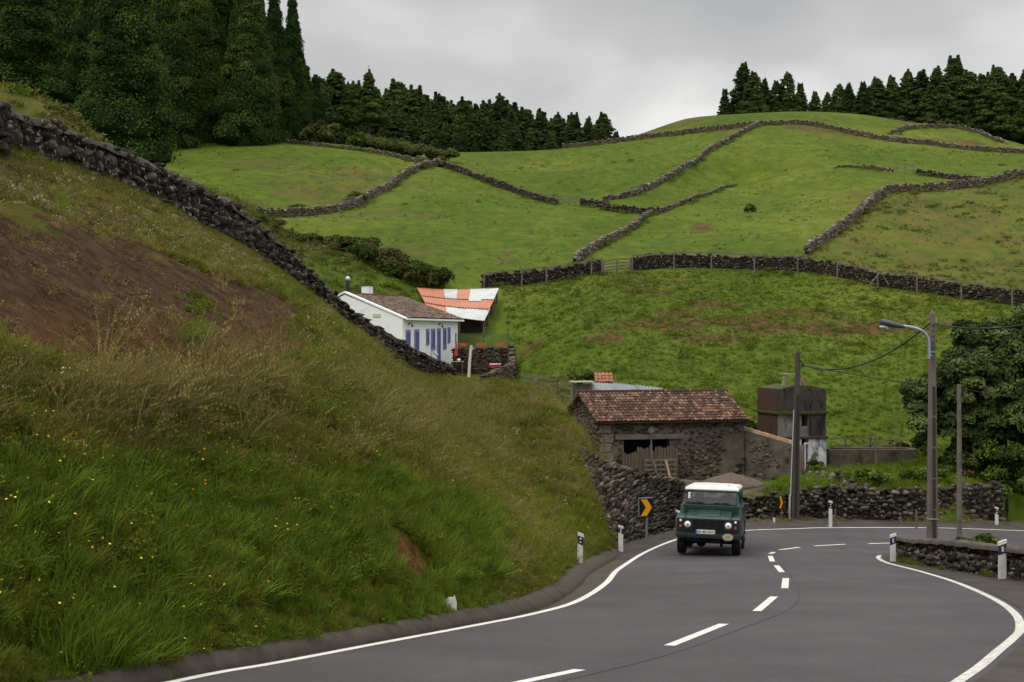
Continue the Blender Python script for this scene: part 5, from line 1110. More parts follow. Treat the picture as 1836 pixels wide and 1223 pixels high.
for px, Y in ((817, 90.8), (866, 89.3), (911, 88.0)):
    g_ = MB(); g_.tube([P(px, 622, Y) - o0, P(px, 597, Y) - o0], .035, 6); g_.build('post', gm_, mf)
g_ = MB(); A, B = P(817, 0, 90.8), P(913, 0, 88)
zt, zb = (CY - 598) * 89.5 / F, (CY - 622) * 89.5 / F
for i in range(56):
    u = i / 55; x = A.x + (B.x - A.x) * u; y = A.y + (B.y - A.y) * u; g_.tube([Vector((x, y, zb)) - o0, Vector((x, y, zt)) - o0], .006, 3, cap=False)
for j in range(13):
    z = zb + (zt - zb) * j / 12; g_.tube([Vector((A.x, A.y, z)) - o0, Vector((B.x, B.y, z)) - o0], .006, 3, cap=False)
g_.build('wire_mesh', gm_, mf)
terra = plain('terracotta', (.42, .09, .04), .7)
for px, Y, lb in ((831, 90.3, 'orange trough planter on the terrace wall, nearest the white house'), (863, 89.3, 'orange trough planter in the middle of the terrace wall'), (899, 88.3, 'orange trough planter near the outer corner of the terrace wall')):
    c = P(px, 621, Y); g_ = MB(); g_.prism([(-.26, 0), (.26, 0), (.32, .2), (-.32, .2)], -.1, .1, axis=1, M=Matrix.Translation(c)); o = g_.build('planter', terra); tag(o, lb, 'planter', 'orange planters on the terrace wall')
um = empty('closed_parasol', tuple(P(818, 638, 88.0)), 0, 'closed red parasol between the white house and the terrace wall', 'parasol')
g_ = MB(); g_.tube([(0, 0, -.6), (0, 0, .95)], .02, 6); g_.build('pole', M['wood_grey'], um); g_ = MB(); g_.tube([(0, 0, .0), (0, 0, .25), (0, 0, .92)], [.13, .10, .02], 10); g_.build('canopy', plain('red_cloth', (.40, .03, .03), .8), um)
tb = empty('garden_table', tuple(P(819, 660, 82)), 0, 'small brown garden table beside the corner of the white house', 'table')
g_ = MB(); g_.box((.05, 0, .36), (.72, .6, .04), bev=.01); g_.build('tabletop', plain('table_wood', (.30, .17, .11), .6), tb)
for x in (-.22, .32):
    for y in (-.22, .22): g_ = MB(); g_.tube([(x, y, -.35), (x, y, .35)], .02, 6); g_.build('leg', M['wood_old'], tb)
g_ = MB(); g_.sphere(P(823, 645.5, 82), .09); tag(g_.build('white_pot', plain('pot_white', (.7, .7, .7), .4)), 'small white pot on the brown garden table', 'pot')
rt = empty('red_table', tuple(P(888, 672, 84.5)), 0, 'small round table with a red and white cloth inside the terrace', 'table')
g_ = MB(); g_.disc((0, 0, .60), .34, (0, 0, 1), .05, 20); g_.build('tabletop', plain('white_top', (.75, .68, .70), .6), rt); g_ = MB(); g_.tube([(0, 0, .42), (0, 0, .60)], [.31, .34], 20); g_.build('cloth', plain('red_cloth_table', (.45, .03, .06), .8), rt); g_ = MB(); g_.tube([(0, 0, -.4), (0, 0, .5)], .03, 8); g_.build('leg', M['wood_grey'], rt)
g_ = MB(); g_.tube([P(840.5, 682, 74), P(842, 650, 74), P(845, 619, 74)], [.075, .07, .065], 8); g_.tube([P(844, 622, 74), P(847, 627, 74)], [.09, .04], 6)
tag(g_.build('white_pole', plain('pole_white', (.55, .53, .48), .7)), 'white painted wooden pole leaning slightly in front of the terrace', 'pole')
g_ = MB(); g_.tube([P(773, 640, 84), P(773, 628, 84)], .05, 8); g_.tube([P(778, 632, 84), P(785, 637, 84)], .08, 8); tag(g_.build('garden_pump', plain('pump', (.35, .38, .42), .5)), 'small grey and black outdoor pump before the lilac door of the house', 'pump')

# ---- gates, fence posts and wires on the hillside
def hill_fence(pxs, py_, Ys, hp, rails, label, **k):
    pts = []
    for px, Y in zip(pxs, Ys): x = (px - CX) * Y / F; pts.append((x, Y, ground(x, Y)))
    return rail_fence(label, pts, [hp] * len(pts), rails, M['wood_grey'], **k)
hill_fence([1081, 1106, 1131], 0, [106.5, 107, 107.5], 1.05, [.25, .5, .75, .98], 'grey wooden field gate in the gap of the long middle wall', name='field_gate', cat='gate', rr=.05, pr=.07)
hill_fence([1002, 1020, 1040], 0, [151.5, 150, 148.5], 1.0, [.3, .6, .9], 'pale wooden gate in the hollow between two walls below the summit', name='field_gate', cat='gate', rr=.05, pr=.06)
hill_fence([614, 626, 636], 0, [140.3, 141.3, 142.4], 1.25, [.3, .6, .9, 1.15], 'small wooden gate in the curved wall on the left pasture', name='field_gate', cat='gate', rr=.07, pr=.08)
hill_fence([1132, 1143, 1152], 0, [151.5, 152.4, 153.4], 1.0, [.3, .6, .9], 'small pale gate near the foot of the summit diagonal wall', name='field_gate', cat='gate', rr=.07, pr=.08)
hill_fence([1134, 1209, 1275, 1353, 1430], 0, [107, 108, 108, 107, 105.6], 1.35, [1.3], 'post and rail fence along the middle wall, right of its gate', rr=.05, pr=.06)
hill_fence([868, 935, 980, 1060, 1079], 0, [103.2, 104.5, 105, 106, 106.2], 1.25, [1.2], 'post and rail fence along the left stretch of the dark middle wall', rr=.04, pr=.06)
hill_fence([1501, 1574, 1644, 1724, 1815], 0, [103, 100.2, 98.5, 97, 95], 1.35, [1.3], 'leaning post and rail fence along the right stretch of the middle wall', rr=.04, pr=.06)
hill_fence([1538, 1548, 1566, 1578], 0, [127, 130, 134, 137], 1.3, [1.2], 'short wire fence on the pale right wall where it bends', rr=.02, pr=.05)
hill_fence([1607, 1622, 1638], 0, [159, 158.5, 158], 1.1, [.5, 1.0], 'thin wire fence closing the gap between two short wall stubs', rr=.02, pr=.05)
for (x0, x1) in ((1556, 1578), (1578, 1592)):
    g_ = MB(); a = P(x0, 0, 100); b = P(x1, 0, 100); a.z = ground(a.x, 100) + (.25 if x0 == 1556 else 1.25); b.z = ground(b.x, 100) + (1.3 if x0 == 1556 else .3); a.y = b.y = 99.8; g_.tube([a, b], .05, 6)
    tag(g_.build('fence_brace', M['wood_grey']), ('left' if x0 == 1556 else 'right') + ' slanting brace at the post where the middle wall turns down', 'brace')
# ================================================================== THE CAR
def glass(name, tint, gl=0.12, al=0.55):
    m = bpy.data.materials.new(name); m.use_nodes = True; nt = m.node_tree; nt.nodes.clear()
    o = N(nt, 'ShaderNodeOutputMaterial'); t = N(nt, 'ShaderNodeBsdfTransparent'); t.inputs[0].default_value = (*tint, 1); g = N(nt, 'ShaderNodeBsdfGlossy'); g.inputs['Roughness'].default_value = 0.03
    f = N(nt, 'ShaderNodeFresnel'); f.inputs[0].default_value = 1.5; fm = math_n(nt, 'ADD', math_n(nt, 'MULTIPLY', f.outputs[0], 0.9), gl); mx = N(nt, 'ShaderNodeMixShader')
    nt.links.new(fm, mx.inputs[0]); nt.links.new(t.outputs[0], mx.inputs[1]); nt.links.new(g.outputs[0], mx.inputs[2]); nt.links.new(mx.outputs[0], o.inputs[0]); return m
GREEN = mat('green_paint', [(0.005, 0.027, 0.021), (0.008, 0.037, 0.029)], scale=2, rough=0.32, bump=0.0, stain=((0.022, 0.034, 0.027), 0.62), sscale=3, spec=0.5)
BLK = plain('black_plastic', (0.010, 0.010, 0.011), 0.55, bump=0.1); RUB = mat('tyre_rubber', [(0.010, 0.009, 0.008), (0.026, 0.022, 0.018)], scale=6, rough=0.9, bump=0.3)
WROOF = mat('white_roof', [(0.60, 0.60, 0.57), (0.70, 0.70, 0.67)], scale=2, rough=0.4, bump=0, spec=0.4, stain=((0.45, 0.44, 0.38), 0.66))
GLS = glass('windscreen_glass', (0.62, 0.66, 0.64), 0.03); LENS = mat('lamp_lens', [(0.75, 0.75, 0.73), (0.92, 0.92, 0.90)], scale=30, rough=0.12, bump=0.2, spec=0.8)
AMB = plain('amber_lens', (0.42, 0.07, 0.02), 0.25); INT = plain('seat_cloth', (0.022, 0.022, 0.024), 0.85); CHR = plain('lamp_ring', (0.5, 0.5, 0.5), 0.2, metal=0.9)
cy = 39.75; cx_ = 5.40
czc = float(z_road(cx_, cy)) + 0.012
car = empty('offroad_car', (cx_, cy, czc), 0, 'dark green boxy off-road car with a white roof coming round the bend', 'car')
# local frame: -y is the way it drives, x is to the right of the photo; slightly rolled with the road
slope = math.atan(float(z_road(cx_, cy + 2.4) - z_road(cx_, cy)) / 2.4)
car.rotation_euler = (Matrix.Rotation(R(-11.5), 4, 'Z') @ Matrix.Rotation(R(1.2), 4, 'Y') @ Matrix.Rotation(slope, 4, 'X')).to_euler()
car.scale = (1, 1, .955)
CM = Matrix.LocRotScale(car.location, car.rotation_euler, None)
def arch(cy0, r, z0, n=9): return [(cy0 + r * math.cos(math.pi * (1 - k / (n - 1))), z0 + r * math.sin(math.pi * (1 - k / (n - 1)))) for k in range(n)]
side = [(-.73, .60), (-.46, .60)] + arch(0, .45, .44) + [(.46, .50), (1.90, .50)] + arch(2.36, .45, .44) + [(2.82, .60), (3.12, .60), (3.12, 1.36), (.50, 1.36), (.44, 1.13), (-.66, 1.10), (-.73, 1.06)]
g = MB()
for s in (-1, 1):
    a, b = sorted((s * .62, s * .855)); g.prism(side[:len(side)], a, b, axis=0)
b_ = g.build('body', GREEN, car)
md = b_.modifiers.new('bevel', 'BEVEL'); md.width = 0.03; md.segments = 3; md.limit_method = 'ANGLE'; md.angle_limit = R(50)
g = MB(); g.box((0, -.60, .66), (1.26, .22, .16), bev=.02); g.box((0, 2.9, .95), (1.26, .4, .8), bev=.02); g.box((0, .47, 1.20), (1.5, .08, .36), bev=.02); g.build('front_panel', GREEN, car)
g = MB(); g.prism([(-.74, 1.02), (-.74, 1.06), (-.68, 1.10), (.40, 1.235), (.46, 1.20), (.46, 1.02)], -.60, .60, axis=0)
bo = g.build('bonnet', GREEN, car); md = bo.modifiers.new('bevel', 'BEVEL'); md.width = 0.025; md.segments = 3; md.limit_method = 'ANGLE'
g = MB(); g.prism([(-.60, 1.12), (-.56, 1.145), (.30, 1.252), (.34, 1.22)], -.30, .30, axis=0); bb = g.build('raised_centre', GREEN, bo); md = bb.modifiers.new('bevel', 'BEVEL'); md.width = 0.012; md.segments = 2
g = MB()
for x in (-.36, .36): g.box((x, .425, 1.315), (.58, .03, .10), bev=.008)
g.build('vent_flap', GREEN, car)
g = MB(); g.box((0, -.755, .88), (.80, .03, .34)); 
for k in range(9): g.box((0, -.785, .745 + k * .034), (.78, .03, .012))
for x in (-.2, 0, .2): g.box((x, -.78, .88), (.02, .03, .32))
g.build('grille', BLK, car)
for s in (-1, 1):
    g = MB(); g.box((s * .615, -.748, .885), (.42, .03, .34), bev=.012); hp_ = g.build('lamp_panel', BLK, car)
    g = MB(); g.disc((s * .545, -.765, .885), .098, (0, -1, 0), .02, 24); g.build('ring', CHR, hp_)
    g = MB(); g.sphere((s * .545, -.775, .885), .086, sc_=(1, .45, 1), sub=3); hl = g.build('headlight', LENS, car, smooth=True)
    g = MB(); g.disc((s * .545, -.80, .875), .03, (0, -1, 0), .016, 14); g.build('bulb', plain('bulb', (.25, .25, .26), .2), hl)
    g = MB(); g.disc((s * .735, -.763, .99), .034, (0, -1, 0), .03, 14); g.build('side_lamp', LENS, car)
    g = MB(); g.disc((s * .735, -.763, .83), .036, (0, -1, 0), .03, 14); g.build('indicator', AMB, car)
g = MB(); g.box((0, -.85, .575), (1.70, .11, .125), bev=.02); g.build('bumper', BLK, car)
g = MB(); g.box((0, .9, .46), (.7, 3.2, .14)); g.tube([(-.62, 0, .36), (.62, 0, .36)], .05, 8); g.sphere((-.22, -.02, .34), .14, sub=2); g.tube([(-.62, 2.36, .36), (.62, 2.36, .36)], .05, 8); g.sphere((.1, 2.36, .36), .15, sub=2)
g.box((0, -.35, .48), (1.2, .5, .14)); g.box((.35, -.4, .36), (.06, .3, .2)); g.box((-.4, -.3, .38), (.1, .3, .12)); g.box((0, 1.4, .56), (1.25, 3.2, .06)); g.build('chassis', plain('chassis', (.012, .010, .009), .9), car)
for y in (0, 2.36):
    for s in (-1, 1):
        prof = [(.20, -.10), (.33, -.118), (.365, -.10), (.378, -.06), (.378, .06), (.365, .10), (.33, .118), (.20, .10)]
        g = MB(); n = 32; vs = [Vector((s * .74 + h, y + math.cos(2 * math.pi * k / n) * r, .378 + math.sin(2 * math.pi * k / n) * r)) for r, h in prof for k in range(n)]
        m_ = len(prof); g.add(vs, [(i * n + k, i * n + (k + 1) % n, ((i + 1) % m_) * n + (k + 1) % n, ((i + 1) % m_) * n + k) for i in range(m_) for k in range(n)])
        for k in range(n):
            a = 2 * math.pi * k / n; T = Matrix.Translation((s * .74, y + math.cos(a) * .381, .378 + math.sin(a) * .381)) @ Matrix.Rotation(a, 4, 'X')
            g.box((.045 * (1 if k % 2 else -1), 0, 0), (.09, .016, .035), M=T)
        wh = g.build('wheel', RUB, car); g = MB(); g.tube([(s * .70, y, .378), (s * .80, y, .378)], [.205, .19], 20); g.tube([(s * .80, y, .378), (s * .86, y, .378)], [.08, .06], 12); g.build('rim', plain('rim', (.28, .27, .25), .5, metal=.3), wh)
# upper cabin
g = MB()
for s in (-1, 1):
    g.add([(s * .70, .50, 1.36), (s * .765, .50, 1.36), (s * .735, .63, 1.78), (s * .68, .63, 1.78), (s * .70, .57, 1.36), (s * .765, .59, 1.36), (s * .735, .70, 1.78), (s * .68, .70, 1.78)], [(0, 1, 2, 3), (4, 7, 6, 5), (0, 4, 5, 1), (2, 6, 7, 3), (0, 3, 7, 4), (1, 5, 6, 2)])
    for y0, y1 in ((1.52, 1.62), (2.98, 3.10)): g.add([(s * .765, y0, 1.36), (s * .735, y0, 1.78), (s * .735, y1, 1.78), (s * .765, y1, 1.36), (s * .72, y0, 1.36), (s * .69, y0, 1.78), (s * .69, y1, 1.78), (s * .72, y1, 1.36)], [(0, 1, 2, 3), (4, 7, 6, 5), (0, 4, 5, 1), (2, 6, 7, 3), (0, 3, 7, 4), (1, 5, 6, 2)])
    g.box((s * .748, 1.82, 1.395), (.05, 2.5, .07)); g.box((s * .735, 1.82, 1.75), (.05, 2.5, .07))
g.box((0, .505, 1.385), (1.42, .05, .055)); g.box((0, .645, 1.765), (1.42, .05, .04)); g.box((0, 3.07, 1.42), (1.5, .06, .12)); g.box((0, 3.05, 1.75), (1.46, .06, .08)); g.build('window_frame', GREEN, car)
g = MB(); g.prism([(-.70, 1.775), (-.755, 1.80), (-.74, 1.86), (-.67, 1.915), (-.30, 1.93), (.30, 1.93), (.67, 1.915), (.74, 1.86), (.755, 1.80), (.70, 1.775)], .60, 3.12, axis=1)
rf = g.build('roof', WROOF, car, smooth=False); md = rf.modifiers.new('bevel', 'BEVEL'); md.width = 0.05; md.segments = 4; md.limit_method = 'ANGLE'; md.angle_limit = R(40)
for v in rf.data.vertices:
    if v.co.y < 1 and v.co.z > 1.9: v.co.y += .10
    elif v.co.y < 1 and v.co.z > 1.84: v.co.y += .04
g = MB(); g.quad((-.69, .515, 1.41), (.69, .515, 1.41), (.665, .635, 1.75), (-.665, .635, 1.75)); ws = g.build('windscreen', GLS, car)
g = MB()
for z0, z1 in ((1.66, 1.72), (1.60, 1.645), (1.555, 1.59)):
    yy = lambda z: .515 + (z - 1.41) * .353 - .006
    g.quad((-.655, yy(z0), z0), (-.595, yy(z0), z0), (-.593, yy(z1), z1), (-.652, yy(z1), z1))
g.build('sticker', plain('sticker', (.6, .65, .7), .5), ws)
for s in (-1, 1):
    g = MB(); g.quad((s * .745, .66, 1.42), (s * .745, 1.52, 1.42), (s * .72, 1.52, 1.73), (s * .72, .74, 1.73)); g.quad((s * .745, 1.62, 1.42), (s * .745, 2.98, 1.42), (s * .72, 2.98, 1.73), (s * .72, 1.62, 1.73)); g.build('side_window', GLS, car)
g = MB(); g.quad((-.68, 3.05, 1.47), (.68, 3.05, 1.47), (.66, 3.05, 1.72), (-.66, 3.05, 1.72)); g.build('rear_window', GLS, car)
g = MB(); g.box((0, .64, 1.33), (1.36, .24, .10), bev=.02); g.build('dashboard', INT, car)
for s in (-1, 1):
    g = MB(); g.box((s * .42, 1.30, .98), (.50, .5, .16), bev=.04); g.box((s * .42, 1.56, 1.24), (.48, .14, .56), bev=.05, M=None); g.box((s * .42, 1.60, 1.60), (.24, .10, .16), bev=.03); g.build('seat', INT, car)
g = MB(); n = 20; c0 = Vector((.42, .88, 1.32)); ring = [c0 + Vector((.19 * math.cos(2 * math.pi * k / n), -.10 * math.sin(2 * math.pi * k / n), .16 * math.sin(2 * math.pi * k / n))) for k in range(n + 1)]
g.tube(ring, .014, 6, cap=False); g.tube([c0, (.42, .66, 1.26)], .02, 6); g.tube([ring[0], ring[10]], .01, 5); g.build('steering_wheel', BLK, car)
g = MB(); g.box((0, .74, 1.70), (.20, .03, .06), bev=.01); g.build('inner_mirror', BLK, car)
for s in (-1, 1):
    g = MB(); g.tube([(s * .80, .55, 1.28), (s * .92, .50, 1.32)], .014, 6); g.box((s * .965, .47, 1.37), (.13, .06, .21), bev=.03); g.build('wing_mirror', BLK, car)
for x0 in (-.30, .42):
    g = MB(); yy = lambda z: .50 + (z - 1.41) * .353 - .03
    g.tube([(x0 + .12, yy(1.40), 1.395), (x0 - .10, yy(1.44) - .01, 1.435)], .012, 5); g.box((x0 - .14, yy(1.445) - .012, 1.44), (.46, .015, .022), M=None); g.build('wiper', BLK, car)
g = MB()
for s in (-1, 1): g.box((s * .76, .44, 1.40), (.03, .05, .05)); 
g.build('hinge', CHR, car)
for s in (-1, 1):
    for y in (.50, 2.86): g = MB(); g.box((s * .74, y + .04, .36), (.24, .02, .30)); g.build('mud_flap', BLK, car)
# number plate with raised characters
g = MB(); g.box((-.06, -.805, .690), (.52, .02, .112), bev=.004); pt = g.build('number_plate', plain('plate_white', (.62, .63, .62), .4, var=.03), car)
g = MB(); g.box((-.298, -.818, .690), (.042, .006, .108)); g.build('blue_band', plain('plate_blue', (.02, .12, .42), .4), pt)
g = MB(); g.box((.178, -.818, .690), (.042, .006, .108)); g.build('yellow_band', plain('plate_yellow', (.70, .36, .02), .4), pt)
def text_mesh(name, txt, size, m, parent, Mx, ext=.002):
    cu = bpy.data.curves.new(name, 'FONT'); cu.body = txt; cu.size = size; cu.extrude = ext; cu.align_x = 'CENTER'; cu.align_y = 'CENTER'; cu.offset = size * .012
    ob = bpy.data.objects.new(name, cu); C.objects.link(ob); dg = bpy.context.evaluated_depsgraph_get(); me = bpy.data.meshes.new_from_object(ob.evaluated_get(dg)); bpy.data.objects.remove(ob); me.transform(Mx); me.materials.clear()
    return link(name, me, m, parent)
text_mesh('plate_text', '81-83-OH', .093, plain('plate_black', (.012, .012, .012), .5), pt, Matrix.Translation((-.06, -.819, .690)) @ Matrix.Rotation(R(90), 4, 'X'))
g = MB(); g.disc((.545, -.912, .575), .098, (0, -1, 0), .02, 28, sx=1.45); ov = g.build('oval_badge', plain('badge_tan', (.42, .37, .26), .5), car)
g = MB(); n = 32
g.tube([(.545 + .12 * math.cos(2 * math.pi * k / n), -.934, .575 + .078 * math.sin(2 * math.pi * k / n)) for k in range(n + 1)], .004, 4, cap=False); g.box((.545, -.934, .575), (.14, .004, .012)); g.box((.545, -.934, .60), (.09, .004, .008)); g.box((.545, -.934, .55), (.10, .004, .008)); g.build('badge_marks', plain('badge_ink', (.18, .13, .08), .6), ov)

# ---- the driver: one skinned body, seated, hands on the wheel
def skin_body(name, joints, edges, m, parent=None, sub=2, root=0):
    me = bpy.data.meshes.new(name); me.from_pydata([j[0] for j in joints], edges, []); me.materials.append(m)
    o = bpy.data.objects.new(name, me); C.objects.link(o); sk = o.modifiers.new('skin', 'SKIN'); sk.use_smooth_shade = True
    for i, (co_, r) in enumerate(joints): me.skin_vertices[0].data[i].radius = (r, r) if not isinstance(r, tuple) else r
    me.skin_vertices[0].data[root].use_root = True
    s_ = o.modifiers.new('sub', 'SUBSURF'); s_.levels = sub; s_.render_levels = sub
    if parent is not None: o.parent = parent
    return o
SK = plain('skin', (.42, .22, .15), .55); CL = plain('dark_jumper', (.025, .026, .03), .9)
dr = empty('person', CM @ Vector((.42, 1.40, 1.08)), 0, 'driver in dark clothes behind the windscreen, one hand on the steering wheel', 'person'); dr.rotation_euler = car.rotation_euler
J = [((0, 0, 0), (.15, .11)), ((0, -.02, .16), (.145, .10)), ((0, -.04, .36), (.17, .10)), ((0, -.03, .46), (.07, .07)), ((0, -.04, .53), (.055, .055)),
     ((.19, -.05, .41), .062), ((.27, -.18, .24), .045), ((.18, -.42, .26), .034), ((.155, -.47, .29), .028),
     ((-.19, -.05, .41), .062), ((-.28, -.18, .22), .045), ((-.18, -.42, .26), .034), ((-.155, -.47, .29), .028),
     ((.10, -.10, -.03), .085), ((.14, -.52, .02), .062), ((.14, -.66, -.36), .042), ((.14, -.78, -.42), .038),
     ((-.10, -.10, -.03), .085), ((-.14, -.52, .02), .062), ((-.14, -.66, -.36), .042), ((-.14, -.78, -.42), .038)]
Ed = [(0, 1), (1, 2), (2, 3), (3, 4), (2, 5), (5, 6), (6, 7), (7, 8), (2, 9), (9, 10), (10, 11), (11, 12), (0, 13), (13, 14), (14, 15), (15, 16), (0, 17), (17, 18), (18, 19), (19, 20)]
skin_body('clothed_body', J, Ed, CL, dr, 1)
g = MB(); V, Fc = ICO[3]
def head(v):
    x, y, z = v; x *= .074 * (1 - .18 * max(0, -z)); y *= .095; z *= .115
    if y < 0 and abs(x) < .016 and -.04 < z < .02: y -= .018
    if y < -.06 and .01 < abs(x) < .045 and .0 < z < .03: y += .010
    if y < -.05 and z < -.055: y -= .008
    return Vector((x, y - .05, z + .64))
g.add([head(v) for v in V], [tuple(f) for f in Fc]); 
for s in (-1, 1): g.sphere((s * .076, -.04, .64), .022, sc_=(.5, .8, 1.3))
g.tube([(0, -.04, .50), (0, -.045, .57)], .05, 10); hd = g.build('head', SK, dr, smooth=True)
g = MB(); g.add([head(v) * 1.0 + Vector((0, .012, .012)) for v in V * 1.05], [tuple(f) for f in Fc if np.mean(V[f][:, 2]) > .25 or (np.mean(V[f][:, 1]) > .1 and np.mean(V[f][:, 2]) > -.5)]); g.build('hair', plain('hair', (.02, .015, .012), .8), hd, smooth=True)
for s in (-1, 1):
    g = MB(); g.sphere((s * .026, -.136, .655), .010); g.build('eye', plain('eye', (.05, .04, .04), .3), hd)
    w0 = Vector((s * .155, -.47, .29)); jt = [(tuple(w0), .026), (tuple(w0 + Vector((-s * .01, -.045, .015))), (.036, .018))]; ed = [(0, 1)]
    for k in range(4):
        a = w0 + Vector((s * (.026 - k * .017), -.075, .02)); b = a + Vector((0, -.026, .012)); c = b + Vector((0, -.004, -.024 - .002 * (k % 3)))
        i = len(jt); jt += [(tuple(a), .0095), (tuple(b), .0088), (tuple(c), .0078)]; ed += [(1, i), (i, i + 1), (i + 1, i + 2)]
    a = w0 + Vector((-s * .04, -.03, .02)); b = a + Vector((-s * .012, -.03, .022)); i = len(jt); jt += [(tuple(a), .011), (tuple(b), .009)]; ed += [(0, i), (i, i + 1)]
    skin_body('hand', jt, ed, SK, dr, 2)

# ================================================================== ROADSIDE THINGS
PW = mat('post_white', [(0.52, 0.51, 0.47), (0.66, 0.65, 0.62)], scale=5, rough=0.5, bump=0.1, stain=((0.36, 0.34, 0.29), 0.64), sscale=4)
PN = plain('post_navy', (.018, .026, .045), .5); PB = plain('post_black', (.012, .012, .013), .5); REF = plain('reflector', (.62, .64, .66), .15, spec=.9); SIL = plain('reflector_strip', (.45, .52, .58), .2)
def delineator(px, pyb, Y, h, w, sl, label, two=True, rz=0.0, stained=False, tilt=0.0, grp='white delineator posts along the bend'):
    """sl: +1 cap high on the left, -1 high on the right"""
    p = P(px, pyb, Y); o = empty('delineator_post', p, rz, label, 'road post', grp); o.rotation_euler = (0, R(tilt), rz)
    t = .05; x = w / 2; k = sl * w * .38                     # slanted bands
    def band(z0, z1, m, name, ex=0.0, s0=1, s1=1):
        g = MB(); g.prism([(-x - ex, z0 + k / 2 * s0), (x + ex, z0 - k / 2 * s0), (x + ex, z1 - k / 2 * s1), (-x - ex, z1 + k / 2 * s1)], -t / 2 - ex, t / 2 + ex, axis=1)
        b = g.build(name, m, o); return b
    band(-.15, h * .68, PW, 'shaft', 0, 0, 1); b2 = band(h * .68, h * .91, PN if not two else PB, 'dark_band', .002); band(h * .91, h * 1.0, PW, 'cap', .008)
    if two:
        for z in (.75, .85): g = MB(); g.disc((0, -t / 2 - .004, h * z), w * .19, (0, -1, 0), .008, 14); g.build('reflector', REF, b2)
    else:
        g = MB(); g.box((0, -t / 2 - .004, h * .795), (w * .30, .008, h * .13)); g.build('reflector', SIL, b2)
    return o
delineator(1039, 1020, 33.6, .83, .125, 1, 'white post with two round reflectors half overgrown by grass, at the bank foot', stained=True, tilt=2)
delineator(1113, 985, 40.4, .66, .13, 1, 'white post with two round reflectors below the retaining wall, left of the chevron sign')
delineator(1216, 958, 45.0, .74, .13, 1, 'white post peeking out just left of the green car')
delineator(1489, 941, 48.2, .80, .11, 1, 'slim white post before the roadside wall, right of the brown utility pole')
delineator(1787, 948, 52.0, .78, .11, 1, 'white post at the right end of the roadside wall')
delineator(1601, 1014, 36.9, .80, .135, -1, 'white post with a blue band at the left tip of the parapet', two=False)
delineator(1797, 1043, 29.3, .83, .15, -1, 'white post with a blue band in front of the parapet near the right edge', two=False)
g = MB(); p = P(813, 1086, 19.6); g.prism([(-.055, 0), (-.075, .03), (-.06, .085), (-.072, .12), (-.02, .145), (.03, .13), (.062, .155), (.066, .05), (.05, -.02), (.03, -.12), (-.02, -.10)], -.02, .02, axis=1, M=Matrix.Translation(p - Vector((0, .25, -.02))) @ Matrix.Rotation(R(-12), 4, 'Y')); tag(g.build('broken_post', PW), 'torn white remnant of a road post sticking out of the grass at the kerb', 'broken post')
for px, py, Y, h, lb, mm in ((1388, 943, 49.0, .27, 'short white marker stub at the foot of the roadside wall behind the car', PW), (1643, 946, 49.6, .62, 'thin reddish wooden stake before the wall, left of the lamp pole', M['wood_old']), (1498, 942, 48.9, .55, 'thin brown stake right beside the slim white post', M['wood_old']), (1718.5, 950, 50, .30, 'small white marker visible beside the foot of the thin wooden pole', PW)):
    g = MB(); g.box(P(px, py, Y) + Vector((0, 0, h / 2 - .05)), (.07, .04, h + .1), bev=.008); tag(g.build('marker_stub', mm), lb, 'marker')
# chevron sign
sg = empty('chevron_sign', P(1157.5, 968, 44.0), R(20), 'black square sign with a yellow chevron on a grey post before the retaining wall', 'sign')
g = MB(); g.tube([(0.05, .04, -.2), (0.05, .04, 1.05)], .032, 10); g.build('post', plain('galvanised', (.22, .25, .29), .45, metal=.4), sg)
g = MB(); g.box((0, 0, .98), (.43, .03, .56), bev=.004); bd_ = g.build('board', plain('sign_black', (.010, .010, .011), .4), sg)
g = MB(); g.box((0, 0, 1.27), (.46, .07, .025)); g.box((-.225, .01, .98), (.015, .05, .56)); g.build('frame', plain('sign_frame', (.25, .26, .27), .4, metal=.4), sg)
g = MB(); hh = .255; g.prism([(-.17, .98 + hh), (.03, .98 + hh), (.205, .98), (.03, .98 - hh), (-.17, .98 - hh), (.0, .98)], -.022, -.016, axis=1); g.build('chevron', plain('sign_yellow', (.80, .33, .01), .45, var=.04), bd_)
g = MB(); g.box((.16, .16, .93), (.34, .03, .56)); g.build('rear_board', plain('sign_black2', (.012, .012, .012), .5), sg)
s2 = empty('edge_on_sign', P(1401, 943, 49.6), R(-70), 'second chevron sign seen edge on as an orange sliver by the wall', 'sign')
g = MB(); g.tube([(0, .02, -.2), (0, .02, .66)], .022, 8); g.build('post', M['wood_old'], s2); g = MB(); g.box((0, 0, .80), (.26, .02, .40)); g.build('board', plain('sign_black3', (.012, .012, .012), .5), s2); g = MB(); g.prism([(-.11, 1.0), (.0, 1.0), (.12, .80), (.0, .60), (-.11, .60), (.0, .80)], -.016, -.011, axis=1); g.prism([(-.11, 1.0), (.0, 1.0), (.12, .80), (.0, .60), (-.11, .60), (.0, .80)], .011, .016, axis=1); g.build('chevron', plain('sign_orange', (.70, .25, .01), .5), s2)
g = MB(); g.tube([P(1806, 950, 55) - Vector((0, 0, .2)), P(1806, 895, 55)], .035, 6); g.box(P(1806, 905, 55), (.06, .3, .5)); tag(g.build('rear_sign', plain('dark_green_sign', (.02, .03, .025), .5)), 'dark sign seen edge on beyond the end of the roadside wall', 'sign')
